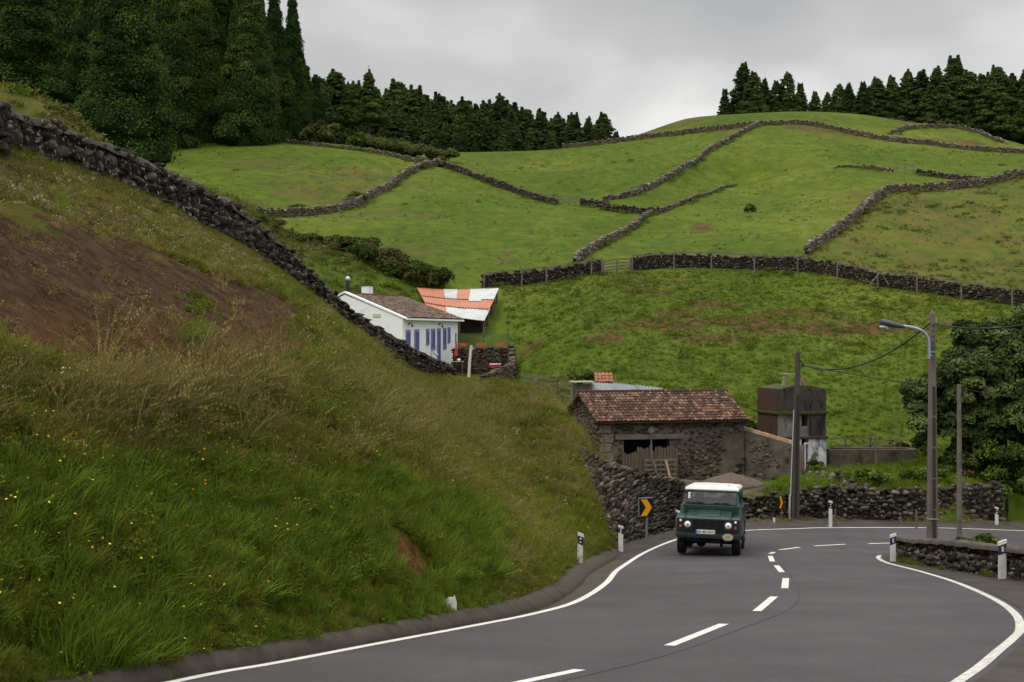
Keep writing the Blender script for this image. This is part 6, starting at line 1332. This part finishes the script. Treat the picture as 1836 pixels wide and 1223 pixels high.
# utility poles
def pole_mesh(w0, w1, d0, d1, h, slots=True):
    g = MB(); n = 10
    for k in range(n):
        pass
    a = [(-w0 / 2, -d0 / 2), (w0 / 2, -d0 / 2), (w0 / 2, d0 / 2), (-w0 / 2, d0 / 2)]; b = [(-w1 / 2, -d1 / 2), (w1 / 2, -d1 / 2), (w1 / 2, d1 / 2), (-w1 / 2, d1 / 2)]
    g.add([(x, y, -.5) for x, y in a] + [(x, y, h) for x, y in b], [(3, 2, 1, 0), (4, 5, 6, 7), (0, 1, 5, 4), (1, 2, 6, 5), (2, 3, 7, 6), (3, 0, 4, 7)])
    g.add([(-w1 / 2, -d1 / 2, h), (w1 / 2, -d1 / 2, h), (w1 / 2, d1 / 2, h), (-w1 / 2, d1 / 2, h), (0, 0, h + .12)], [(0, 1, 4), (1, 2, 4), (2, 3, 4), (3, 0, 4)]); return g
PC = mat('pole_concrete', [(0.095, 0.078, 0.066), (0.17, 0.145, 0.125)], scale=2.5, bump=0.4, stretch=(2, 2, .5), stain=((0.07, 0.058, 0.045), .58)); PD = mat('pole_brown', [(0.040, 0.032, 0.028), (0.085, 0.070, 0.060)], scale=3, bump=0.5, stretch=(3, 3, .4))
lb_ = P(1671.5, 975, 43.2); H1 = (975 - 562) * 43.2 / F
lp = empty('lamp_pole', lb_, 0, 'tall grey concrete pole carrying the curved street lamp', 'street lamp')
pole_mesh(.30, .15, .24, .14, H1).build('pole', PC, lp)
g = MB()
for k in range(5): z0 = .15 + k * .92; w = .055 - k * .004; g.prism([(-w + .03, z0), (w + .03, z0), (w + .02, z0 + .86), (-w + .02, z0 + .86)], -.128 + z0 * .005, -.112 + (z0) * .006, axis=1)
g.build('recess', plain('recess', (.035, .028, .024), .9), lp)
g = MB()
for k in range(7): g.disc((0, -.085, H1 - .35 - k * .17), .022, (0, -1, 0), .01, 8)
g.build('bolt_hole', M['dark'], lp)
g = MB(); q = lambda px, py: P(px, py, 43.0) - lb_
arm = smooth_path([tuple(q(*t)) for t in ((1665.5, 643), (1665.5, 618), (1664, 606), (1657, 596), (1646, 590), (1632, 586.5), (1618, 584.5))], .08)
g.tube([Vector(v) for v in arm], .045, 9); g.build('arm', plain('arm_steel', (.30, .34, .40), .35, metal=.5), lp, smooth=True)
g = MB(); A, B = q(1622, 586.5), q(1577.5, 577)
d = (B - A).normalized(); ringz = []
for t, ry, rz_ in ((0, .05, .05), (.15, .075, .07), (.45, .11, .085), (.8, .13, .10), (.97, .11, .085), (1.0, .05, .04)):
    c = A.lerp(B, t); ringz.append([c + Vector((0, math.cos(2 * math.pi * k / 14) * ry, 0)) + Vector((d.z * -1, 0, d.x)).normalized() * -math.sin(2 * math.pi * k / 14) * rz_ for k in range(14)])
vs = [v for r_ in ringz for v in r_]; g.add(vs, [(i * 14 + k, i * 14 + (k + 1) % 14, (i + 1) * 14 + (k + 1) % 14, (i + 1) * 14 + k) for i in range(5) for k in range(14)] + [tuple(range(14))[::-1], tuple(70 + k for k in range(14))])
hd_ = g.build('lamp_head', plain('lamp_grey', (.045, .052, .07), .4), lp, smooth=True); g = MB(); g.sphere(q(1584, 586), .12, sc_=(1.1, .7, .45)); g.sphere(q(1590, 588.5), .05); g.build('lens', mat('lamp_glass', [(.35, .33, .30), (.6, .58, .54)], rough=.15, bump=0), hd_, smooth=True)
g = MB(); z_ = (975 - 631) * 43.2 / F; g.box((0, 0, z_), (.19, .18, .025)); g.box((-.08, -.09, z_ - .1), (.1, .03, .03)); g.box((0, 0, 1.1 - .35), (.30, .26, .03)); g.build('band', plain('steel_band', (.4, .4, .4), .4, metal=.5), lp)
up_b = P(1425, 936, 49.9); H2 = (936 - 632) * 49.9 / F
up = empty('utility_pole', up_b, 0, 'dark brown utility pole between the yard wall and the tower', 'utility pole'); up.rotation_euler = (0, R(1.1), 0)
pole_mesh(.27, .14, .22, .13, H2).build('pole', PD, up)
g = MB(); g.prism([(-.03, .2), (.05, .2), (.04, H2 * .75), (-.02, H2 * .75)], -.118, -.09, axis=1); g.build('recess', plain('recess2', (.022, .018, .016), .9), up)
g = MB(); g.tube([(-.19, -.04, -.2), (-.19, -.02, .95)], .035, 7); g.tube([(-.17, -.03, .9), (-.105, -.02, H2 * .66)], .022, 6); g.build('conduit', plain('conduit', (.40, .41, .43), .5), up)
g = MB(); g.tube([(.05, -.1, H2 - .25), (.14, -.1, H2 - .35), (.17, -.08, H2 - .45)], .02, 6); g.sphere((.17, -.08, H2 - .46), .035); g.box((0, 0, H2 * .64), (.19, .18, .02)); g.build('cable_clamp', BLK, up)
tp_b = P(1720, 962, 44.5); H3 = (962 - 689) * 44.5 / F
g = MB(); g.tube([(0, 0, -.4), (0, 0, H3 * .5), (-.01, 0, H3)], [.085, .075, .062], 10); tp = g.build('wooden_pole', M['wood_grey'], smooth=True); tp.location = tp_b; tag(tp, 'thin weathered round wooden pole right of the lamp pole', 'utility pole')
def cable(a, b, sag, r, label, name='overhead_cable'):
    pts = [a.lerp(b, t) - Vector((0, 0, sag * 4 * t * (1 - t))) for t in np.linspace(0, 1, 26)]; g = MB(); g.tube(pts, r, 5, cap=False); return tag(g.build(name, BLK), label, 'cable')
pT = up.location + Vector((.22, -.05, H2 - .42)); lT = P(1667, 580, 43.1)
cable(pT, lT, .62, .022, 'dark cable swooping from the brown utility pole up to the lamp pole')
cable(P(1675, 580.5, 43.1), P(1960, 548, 36), .32, .020, 'dark cable leaving the lamp pole towards the right edge')
cable(pT, P(1790, 706, 62), .10, .018, 'thin cable from the brown utility pole running behind the lamp pole into the tree')
cable(tp_b + Vector((.02, 0, H3 - .12)), P(1960, 722, 44), .10, .014, 'thin cable from the top of the round wooden pole to the right')
# gravel heap in the yard
bm = bmesh.new(); bmesh.ops.create_icosphere(bm, subdivisions=5, radius=1); c = P(1312, 878, 53.5); gz_ = ground(c.x, 53.5)
for v in bm.verts:
    x, y, z = v.co; rr_ = math.hypot(x, y); h = max(0, 1 - rr_) ** .8 * (1 if z > 0 else 0); n_ = float(vn.fbm(np.array([x * 3]), np.array([y * 3]), .5)[0]) - .5
    v.co = Vector((x * 1.2, y * 1.1, h ** .8 * .42 + n_ * .10 * (z > 0) - (.25 if z <= 0 else 0)))
me = bpy.data.meshes.new('gravel_heap'); bm.to_mesh(me); bm.free(); me.shade_smooth(); o = link('gravel_heap', me, mat('gravel', [(0.075, 0.052, 0.036), (0.13, 0.095, 0.070)], scale=9, bump=1.0, bdist=.03, stain=((0.04, 0.032, 0.026), .58))); o.location = (c.x, 53.5, max(gz_, -5.65)); tag(o, 'low heap of brown gravel in the yard behind the car roof', 'heap')
# ================================================================== GRASS, HERBS, FLOWERS
def blade_tuft(name, n, hgt, wid, spread, bend, m, seed, heads=0.0, hm=None, upr=0.8):
    rs = np.random.RandomState(seed); V = []; Fc = []; T = []; MI = []; b = 0
    for i in range(n):
        a = rs.rand() * 6.283; r = spread * math.sqrt(rs.rand()); bx, by = r * math.cos(a), r * math.sin(a); a2 = a + rs.randn() * .8
        h = hgt * (.5 + .7 * rs.rand()); bd = bend * (.3 + rs.rand()) * h; dx, dy = math.cos(a2), math.sin(a2); w = wid * (.7 + .6 * rs.rand()); px, py = -dy, dx; t = rs.rand()
        prev = None
        for k, (f, wf) in enumerate(((0, 1), (.35, .9), (.7, .6), (1, .08))):
            x = bx + dx * bd * f * f; y = by + dy * bd * f * f; z = h * f * (1 - .25 * f * (bd / h)); ww = w * wf / 2
            V += [(x - px * ww, y - py * ww, z), (x + px * ww, y + py * ww, z)]; T += [t, t]
            if k: Fc.append((b + 2 * k - 2, b + 2 * k - 1, b + 2 * k + 1, b + 2 * k)); MI.append(0)
        b += 8
        if rs.rand() < heads:                       # seed head
            for j in range(4):
                f = .82 + j * .06; x = bx + dx * bd * f * f; y = by + dy * bd * f * f; z = h * f * (1 - .25 * f * (bd / h)) ; s = w * 1.6; a3 = rs.rand() * 6.28; qx, qy = math.cos(a3) * s, math.sin(a3) * s
                V += [(x - qx, y - qy, z), (x, y, z - s * 1.5), (x + qx, y + qy, z), (x, y, z + s * 1.5)]; T += [t] * 4; Fc.append((b, b + 1, b + 2, b + 3)); MI.append(1 if hm else 0); b += 4
    me = np_mesh(name, V, np.array(Fc), tone=T, mi=MI); me.materials.append(m)
    if hm: me.materials.append(hm)
    return bpy.data.objects.new(name, me)
def herb(name, n, R_, h, ls, m, seed, fl=0, fm=None, fs=.03):
    rs = np.random.RandomState(seed); th = rs.rand(n) * 6.283; r = R_ * np.sqrt(rs.rand(n)); z = h * (.15 + .85 * rs.rand(n)) * (1 - .4 * (r / R_) ** 2)
    p = np.stack([r * np.cos(th), r * np.sin(th), z], 1); nr = rs.randn(n, 3) * .55 + [0, 0, 1]; nr /= np.linalg.norm(nr, axis=1)[:, None]; u = np.cross(nr, rs.randn(n, 3)); u /= np.linalg.norm(u, axis=1)[:, None]; v = np.cross(nr, u); s = (ls * (.6 + .8 * rs.rand(n)))[:, None] / 2
    V = np.stack([p - u * s * 1.4, p + v * s * .8, p + u * s * 1.4, p - v * s * .8], 1).reshape(-1, 3); T = np.repeat(rs.rand(n), 4); Fc = np.arange(len(V)).reshape(-1, 4); MI = [0] * n
    if fl:
        c = np.stack([rs.randn(fl) * R_ * .5, rs.randn(fl) * R_ * .5, h * (1.0 + .35 * rs.rand(fl))], 1); nr = rs.randn(fl, 3) * .4 + [.0, -.6, .7]; nr /= np.linalg.norm(nr, axis=1)[:, None]; u = np.cross(nr, [1, 0.1, 0]); u /= np.linalg.norm(u, axis=1)[:, None]; v = np.cross(nr, u); s = fs
        V2 = np.stack([c - u * s, c + v * s, c + u * s, c - v * s], 1).reshape(-1, 3); st = []
        b = len(V); V = np.vstack([V, V2]); T = np.r_[T, np.full(len(V2), .5)]; Fc = np.vstack([Fc, np.arange(len(V2)).reshape(-1, 4) + b]); MI += [1] * fl
        b = len(V); S_ = np.stack([c * [.6, .6, 0] + [-.003, 0, 0], c * [.6, .6, 0] + [.003, 0, 0], c + [.003, 0, -.003], c + [-.003, 0, -.003]], 1).reshape(-1, 3); V = np.vstack([V, S_]); T = np.r_[T, np.full(len(S_), .4)]; Fc = np.vstack([Fc, np.arange(len(S_)).reshape(-1, 4) + b]); MI += [0] * fl
    me = np_mesh(name, V, Fc, tone=T, mi=MI); me.materials.append(m)
    if fm: me.materials.append(fm)
    return bpy.data.objects.new(name, me)
GG = leaf_mat('grass_green', [(0.086, 0.106, 0.022), (0.136, 0.148, 0.032), (0.190, 0.182, 0.046), (0.24, 0.20, 0.076)], pscale=0.7, rnd=0.45, tonemix=0.35, trans=0.35, blue=.55)
GD = leaf_mat('grass_dry', [(0.125, 0.115, 0.048), (0.185, 0.155, 0.076), (0.25, 0.195, 0.108), (0.33, 0.26, 0.16)], pscale=0.8, rnd=0.5, tonemix=0.5, trans=0.25)
GF = leaf_mat('grass_fresh', [(0.080, 0.130, 0.018), (0.118, 0.175, 0.024), (0.158, 0.210, 0.038)], pscale=0.9, rnd=0.4, tonemix=0.4, trans=0.3)
HB = leaf_mat('herb_green', [(0.066, 0.092, 0.016), (0.108, 0.140, 0.024), (0.155, 0.180, 0.038)], pscale=0.7, rnd=0.35, tonemix=0.4, trans=0.35, blue=.6)
PG = leaf_mat('pasture_blades', [(0.080, 0.105, 0.022), (0.110, 0.138, 0.030), (0.150, 0.168, 0.044)], pscale=0.25, rnd=0.5, tonemix=0.3, trans=0.25)
GB = leaf_mat('dead_growth', [(0.085, 0.056, 0.036), (0.135, 0.095, 0.064), (0.20, 0.15, 0.105)], pscale=1.2, rnd=0.6, tonemix=0.5, trans=0.1)
YF = plain('yellow_petal', (0.80, 0.55, 0.02), .6); WF = plain('white_petal', (0.60, 0.58, 0.52), .6); PF = plain('pink_petal', (0.42, 0.26, 0.26), .7)
POOL = [blade_tuft('t00_green_long', 46, .22, .008, .15, .9, GG, 1), blade_tuft('t01_green_long', 44, .28, .008, .16, .9, GG, 2, heads=.05), blade_tuft('t02_green_short', 44, .15, .008, .13, .8, GG, 3),
        blade_tuft('t03_fresh', 44, .26, .009, .12, .7, GF, 4), blade_tuft('t04_dry_long', 26, .46, .007, .12, .9, GD, 5, heads=.5), blade_tuft('t05_dry_short', 30, .20, .007, .12, .9, GD, 6, heads=.2),
        herb('t06_herb', 150, .17, .13, .022, HB, 7), herb('t07_herb_yellow', 90, .16, .16, .027, HB, 8, fl=2, fm=YF, fs=.014), herb('t08_herb_white', 70, .15, .14, .022, GG, 9, fl=6, fm=WF, fs=.012),
        blade_tuft('t09_dead_sparse', 12, .20, .008, .10, 1.0, GB, 10, heads=.3), herb('t10_dead_mat', 26, .14, .06, .035, GB, 11), blade_tuft('t11_pasture', 22, .16, .022, .16, .5, PG, 12),
        herb('t12_weed', 60, .26, .20, .065, HB, 13), herb('t13_pink', 30, .15, .18, .03, GD, 14, fl=8, fm=PF, fs=.013), blade_tuft('t14_stalks', 5, 1.05, .008, .06, .35, GD, 15, heads=1.0), herb('t15_bramble', 180, .26, .20, .034, HB, 16),
        herb('t16_fern', 70, .30, .20, .075, M['shrub_pale'], 17)]
pool = bpy.data.collections.new('plant_pool')            # never linked to the scene: only read by the scatter
for o in POOL: pool.objects.link(o)
def scatter(name, pts, nrm, idx, scl, label, cat, tilt=0.25, seed=0, lean=None):
    rs = np.random.RandomState(seed); n = len(pts); me = bpy.data.meshes.new(name); me.vertices.add(n); me.vertices.foreach_set('co', np.asarray(pts, np.float32).ravel())
    rot = np.stack([rs.randn(n) * tilt, rs.randn(n) * tilt, rs.rand(n) * 6.283], 1)
    if lean is not None: rot[:, :2] += lean
    for nm, ty, val in (('rot', 'FLOAT_VECTOR', rot), ('idx', 'INT', idx), ('scl', 'FLOAT', scl)):
        a = me.attributes.new(nm, ty, 'POINT'); a.data.foreach_set('vector' if ty == 'FLOAT_VECTOR' else 'value', np.asarray(val, np.int32 if ty == 'INT' else np.float32).ravel())
    o = bpy.data.objects.new(name, me); C.objects.link(o)
    ng = bpy.data.node_groups.new(name, 'GeometryNodeTree'); ng.interface.new_socket('Geometry', in_out='INPUT', socket_type='NodeSocketGeometry'); ng.interface.new_socket('Geometry', in_out='OUTPUT', socket_type='NodeSocketGeometry')
    gi = ng.nodes.new('NodeGroupInput'); go = ng.nodes.new('NodeGroupOutput'); ip = ng.nodes.new('GeometryNodeInstanceOnPoints'); ci = ng.nodes.new('GeometryNodeCollectionInfo')
    ci.inputs[0].default_value = pool; ci.inputs['Separate Children'].default_value = True; ci.inputs['Reset Children'].default_value = True; ip.inputs['Pick Instance'].default_value = True
    def na(nm, ty): q = ng.nodes.new('GeometryNodeInputNamedAttribute'); q.data_type = ty; q.inputs[0].default_value = nm; return q.outputs[0]
    er = ng.nodes.new('FunctionNodeEulerToRotation')
    L = ng.links; L.new(gi.outputs[0], ip.inputs['Points']); L.new(ci.outputs[0], ip.inputs['Instance']); L.new(na('idx', 'INT'), ip.inputs['Instance Index']); L.new(na('rot', 'FLOAT_VECTOR'), er.inputs[0]); L.new(er.outputs[0], ip.inputs['Rotation']); L.new(na('scl', 'FLOAT'), ip.inputs['Scale']); L.new(ip.outputs[0], go.inputs[0])
    m = o.modifiers.new('scatter', 'NODES'); m.node_group = ng
    return tag(o, label, cat, kind='stuff')
# --- on the embankment
rs = np.random.RandomState(42)
A0 = EBF[:-1, :-1]; A1 = EBF[1:, :-1]; A2 = EBF[:-1, 1:]
area = np.linalg.norm(np.cross(A1 - A0, A2 - A0), axis=2)
dist = A0[..., 1]
dens = np.interp(dist, [8, 16, 24, 34, 60], [190, 150, 95, 52, 30])      # tufts per square metre
vis = (epx[:-1, :-1] > -260) & (epx[:-1, :-1] < 1200) & (epy[:-1, :-1] < 1500)
w = (area * dens * vis).ravel(); tot = int(w.sum()); ci = rs.choice(len(w), tot, p=w / w.sum()); ii, jj_ = np.unravel_index(ci, area.shape)
a = rs.rand(tot, 1); b = rs.rand(tot, 1)
pt = EBF[ii, jj_] * (1 - a) * (1 - b) + EBF[ii + 1, jj_] * a * (1 - b) + EBF[ii, jj_ + 1] * (1 - a) * b + EBF[ii + 1, jj_ + 1] * a * b
px, py = proj(pt[:, 0], pt[:, 1], pt[:, 2]); vfrac = jj_ / nv
nz = vn.fbm(pt[:, 0] * 1.0, pt[:, 1] + pt[:, 2], 1.8, 3); nz2 = vn2.fbm(pt[:, 0], pt[:, 1] + pt[:, 2], 1.0, 2); wb_ = (nz - .5) * 90
bareP = inpoly(px + wb_ * .6, py + wb_, SOIL); scarP = inpoly(px, py, [(690, 938), (722, 950), (750, 978), (780, 1022), (768, 1050), (735, 1045), (700, 1008)])
above = (py < np.interp(px, [-300, 0, 60, 150, 240, 330, 420, 470, 545, 600, 700], [295, 382, 392, 408, 440, 468, 500, 525, 548, 585, 640])) & (px < 640)     # strip between soil and wall
dryband = np.clip(1 - np.abs(py - np.interp(px, [-200, 0, 300, 600, 800, 1000], [700, 700, 705, 720, 765, 820])) / np.interp(px, [0, 500, 1000], [75, 80, 75]), 0, 1)
foot = (jj_ / nv < .16) & (px < 900)
r = rs.rand(tot); idx = np.zeros(tot, int); scl = .8 + .5 * rs.rand(tot)
def choose(mask, opts):
    k = np.where(mask)[0]; o_, p_ = zip(*opts); p_ = np.array(p_, float); idx[k] = rs.choice(o_, len(k), p=p_ / p_.sum())
choose(np.ones(tot, bool), [(0, 30), (1, 22), (2, 22), (6, 22), (3, 8), (5, 6), (7, 6), (4, 2), (8, 2), (15, 3)])
choose(nz2 > .57, [(0, 8), (1, 8), (2, 12), (5, 14), (4, 7), (10, 4), (7, 5), (6, 8), (8, 2)])
choose((nz2 < .40), [(6, 40), (3, 6), (0, 20), (2, 26), (7, 2.5), (15, 3)])
choose(rs.rand(tot) < dryband * np.interp(px, [0, 480, 700, 1000], [.62, .62, .26, .34]), [(4, 34), (5, 22), (0, 12), (1, 12), (9, 8), (14, 1.0), (8, 2)])
choose(foot, [(3, 22), (6, 40), (0, 14), (2, 22), (15, 3), (7, 1.5)])
choose((px > 1000) & (py > 1000), [(3, 40), (6, 12), (0, 10), (13, 2)])
choose(above, [(2, 30), (5, 18), (9, 8), (8, 9), (13, 3), (6, 8), (7, 3), (0, 5), (10, 10)])
choose(above & (nz > .52), [(2, 10), (5, 18), (9, 18), (8, 9), (13, 6), (10, 24)])
crest = (vfrac > .955) & (vfrac <= 1.0) & (px < 620)
choose(crest, [(2, 40), (3, 22), (5, 6), (0, 10), (7, 2.5), (8, 2)])
vines = above & (px > 470) & (px < 640) | ((px > 540) & (px < 640) & (py < 760) & (nz < .55)); choose(vines & (rs.rand(tot) < .5), [(15, 30), (13, 8), (3, 12), (6, 20), (0, 10)])
choose(bareP, [(9, 26), (10, 60), (5, 8), (4, 3), (13, 4)])
keep = np.ones(tot, bool); lowsoil = np.clip((py - 560) / 90, 0, 1)
keep &= ~(bareP & (rs.rand(tot) > np.interp(vn.fbm(pt[:, 0] * 2, pt[:, 1] * 2 + pt[:, 2] * 2, 1.4, 3), [.35, .65], [.03, .28]) + .20 * lowsoil))
keep &= ~scarP; keep &= ~((vfrac > .985) & (px < 830))
scl = np.where(above, scl * .62, scl); scl = np.where(bareP, scl * .7, scl); scl = np.where(crest, scl * .8, scl); scl *= np.interp(dist[ii, jj_], [10, 25, 50], [.82, .9, 1.05]); scl = np.where(jj_ / nv < .03, scl * .6, scl); scl *= np.where(px > 330, np.interp(vfrac, [.80, .93], [1, .42]), 1) ** (px < 880)
scl = np.where(foot & (idx == 3), scl * 1.15, scl); scl = scl * np.where(idx == 4, .9, 1)
# a couple of bramble strands and a green clump in the bare soil
def clump(cx, cy, n, sx, sy, k, s):
    global pt, idx, scl, keep
    q = np.stack([cx + rs.randn(n) * sx, cy + rs.randn(n) * sy], 1); d2 = None; out = []
    sub = np.where(np.abs(px - cx) < 200)[0]
    for c in q:
        m_ = sub[np.argmin((px[sub] - c[0]) ** 2 + (py[sub] - c[1]) ** 2)]; out.append(m_)
    for m_ in out: idx[m_] = k; scl[m_] = s * 1.15; keep[m_] = True
clump(352, 560, 50, 9, 18, 15, .55); clump(352, 600, 30, 10, 10, 3, .6); clump(345, 590, 26, 6, 20, 15, .45); clump(108, 375, 16, 6, 6, 3, .8); clump(540, 575, 60, 20, 25, 15, .5); clump(700, 730, 30, 12, 25, 3, 1.2); clump(560, 620, 50, 18, 25, 15, .55)
clump(430, 690, 90, 35, 22, 4, 1.15); clump(250, 740, 60, 50, 22, 4, 1.15); clump(185, 650, 14, 8, 4, 14, .9); clump(350, 640, 26, 45, 10, 14, .9); clump(720, 760, 60, 45, 22, 4, 1.1); clump(210, 1165, 120, 55, 22, 3, 1.0); clump(900, 745, 90, 55, 18, 4, 1.2); clump(50, 900, 60, 60, 120, 7, .9); clump(330, 960, 70, 160, 110, 7, .9); clump(1050, 990, 40, 40, 15, 4, .7)
bands = (pt, idx, scl, keep)
pt, idx, scl = pt[keep], idx[keep], scl[keep]
nl_ = np.stack([np.full(len(pt), .0), np.full(len(pt), .0)], 1)
# blades lean a little away from the slope (slope falls to +x,-y)
lean = np.tile([.18, .22], (len(pt), 1))
scatter('bank_grass', pt, None, idx, scl, 'tall mixed grass, herbs and small flowers covering the roadside bank', 'grass', tilt=.28, seed=5, lean=lean)
# --- on the pastures
def field(n, poly_px, Y0, Y1, opts, s0, s1, seed, clumpy=0.0, cs=2.0):
    rs = np.random.RandomState(seed); out = []
    y = np.sqrt(rs.rand(n * 3) * (Y1 ** 2 - Y0 ** 2) + Y0 ** 2); x = (rs.rand(n * 3) * 2000 - 90 - CX) / F * y; z = h_ground(x, y); qx, qy = proj(x, y, z)
    m_ = inpoly(qx, qy, poly_px) if poly_px else np.ones(len(x), bool)
    if clumpy: m_ &= vn.fbm(x, y, cs, 3) + .25 * (vn2(x, y, cs * 4) - .5) > clumpy
    k = np.where(m_)[0][:n]; o_, p_ = zip(*opts); p_ = np.array(p_, float); return np.stack([x, y, z], 1)[k], rs.choice(o_, len(k), p=p_ / p_.sum()), s0 + (s1 - s0) * rs.rand(len(k)) ** 2
LOW = [(925, 690), (900, 515), (1060, 490), (1353, 484), (1574, 512), (1836, 550), (2000, 560), (2000, 830), (1640, 830), (1340, 770), (1030, 730)]
UP = [(250, 255), (780, 290), (1000, 262), (1360, 222), (1836, 270), (1990, 300), (1990, 560), (1574, 505), (1353, 478), (1060, 490), (900, 512), (560, 520), (450, 400)]
parts = [field(15000, LOW, 62, 112, [(11, 50), (2, 20), (3, 5)], .4, 1.1, 1), field(3000, LOW, 62, 112, [(12, 24), (6, 30), (11, 30)], .7, 1.8, 2, .62, 1.6), field(160, LOW, 62, 112, [(12, 30), (15, 12)], 1.3, 2.4, 21),
         field(3500, UP, 95, 215, [(11, 50)], .5, 1.1, 3, .55, 4.0), field(250, UP, 95, 215, [(12, 30), (16, 12), (11, 30)], .8, 1.7, 4, .62, 3.0),
         field(5200, [(1446, 456), (1560, 365), (1596, 345), (1990, 295), (1990, 570), (1836, 549), (1574, 510)], 96, 150, [(16, 20), (12, 6), (5, 40), (4, 16), (11, 30)], .5, 1.5, 5, .52, 2.4),
         field(5200, [(1340, 890), (1480, 830), (1650, 825), (1836, 800), (1990, 800), (1990, 910), (1800, 880)], 50, 66, [(3, 40), (6, 22), (12, 10), (2, 12)], .7, 1.5, 6), field(900, [(1000, 690), (1040, 720), (1040, 870), (1000, 800), (940, 720)], 48, 75, [(3, 20), (6, 20), (12, 8)], .9, 1.8, 7),
         field(4200, [(280, 300), (460, 372), (560, 440), (810, 515), (800, 540), (560, 540), (380, 380)], 85, 140, [(12, 12), (15, 14), (16, 9), (11, 30), (4, 6), (6, 20)], 1.2, 2.6, 8),
         field(5000, [(-100, 100), (60, 155), (160, 235), (190, 275), (-100, 230)], 30, 70, [(3, 10), (5, 20), (12, 12), (0, 20), (16, 10), (8, 3)], .8, 1.8, 9)]
# weeds along the feet of the far walls
for k, w_ in WALLS.items():
    p = smooth_path([tuple(P(*q))[:2] for q in w_], .7); n = len(p) * 3; q = p[rs.randint(0, len(p), n)] + rs.randn(n, 2) * [.35, .35] + [0, -.45]; z = h_ground(q[:, 0], q[:, 1]); m_ = vn.fbm(q[:, 0], q[:, 1], 2.5, 2) > .42
    parts.append((np.c_[q, z][m_], rs.choice([11, 12, 5, 6, 16], m_.sum(), p=[.5, .12, .2, .1, .08]), (.9 + .9 * rs.rand(m_.sum()))))
pt = np.vstack([p[0] for p in parts]); idx = np.concatenate([p[1] for p in parts]); scl = np.concatenate([p[2] for p in parts])
scatter('pasture_grass', pt, None, idx, scl, 'short green grass, weeds and fern patches over the hillside pastures', 'grass', tilt=.2, seed=6)
# --- verges: foot of the roadside wall, parapet and retaining wall
n = 900; t_ = rs.rand(n); q = FE[(t_ * (len(FE) - 1)).astype(int)]; g_ = np.gradient(FE, axis=0); g_ /= np.linalg.norm(g_, axis=1)[:, None]; nn_ = np.stack([-g_[:, 1], g_[:, 0]], 1)[(t_ * (len(FE) - 1)).astype(int)]
q = q + nn_ * (1.3 + rs.rand(n) * .9)[:, None]; m_ = vn.fbm(q[:, 0] * 2, q[:, 1] * 2, 1.5, 2) > .5; q = q[m_]; vp = np.c_[q, z_road(q[:, 0], q[:, 1]) + .06]; vi_ = rs.choice([2, 6, 10, 5], len(q)); vs_ = .4 + .5 * rs.rand(len(q))
n = 500; yy = 17 + rs.rand(n) * 21; xx = 9.80 + rs.rand(n) * .12; m_ = vn.fbm(xx, yy, 1.0, 2) > .52; p2 = np.c_[xx, yy, z_road(xx, yy) + .005][m_]; i2 = rs.choice([6, 3, 2], m_.sum()); s2_ = .35 + .4 * rs.rand(m_.sum())
n = 2600; yy = 18 + rs.rand(n) * 26; xx = 10.6 + rs.rand(n) * 5.0; zz = h_ground(xx, yy); p3 = np.c_[xx, yy, np.maximum(zz, z_road(xx, yy) - .40) + .1]; i3 = rs.choice([3, 6, 12, 0, 15], n); s3 = 1.0 + .8 * rs.rand(n); m_ = ~((yy > 39.2)); p3, i3, s3 = p3[m_], i3[m_], s3[m_]
scatter('verge_weeds', np.vstack([vp, p2, p3]), None, np.concatenate([vi_, i2, i3]), np.concatenate([vs_, s2_, s3]), 'low weeds along the wall feet and behind the parapet', 'weeds', seed=7)
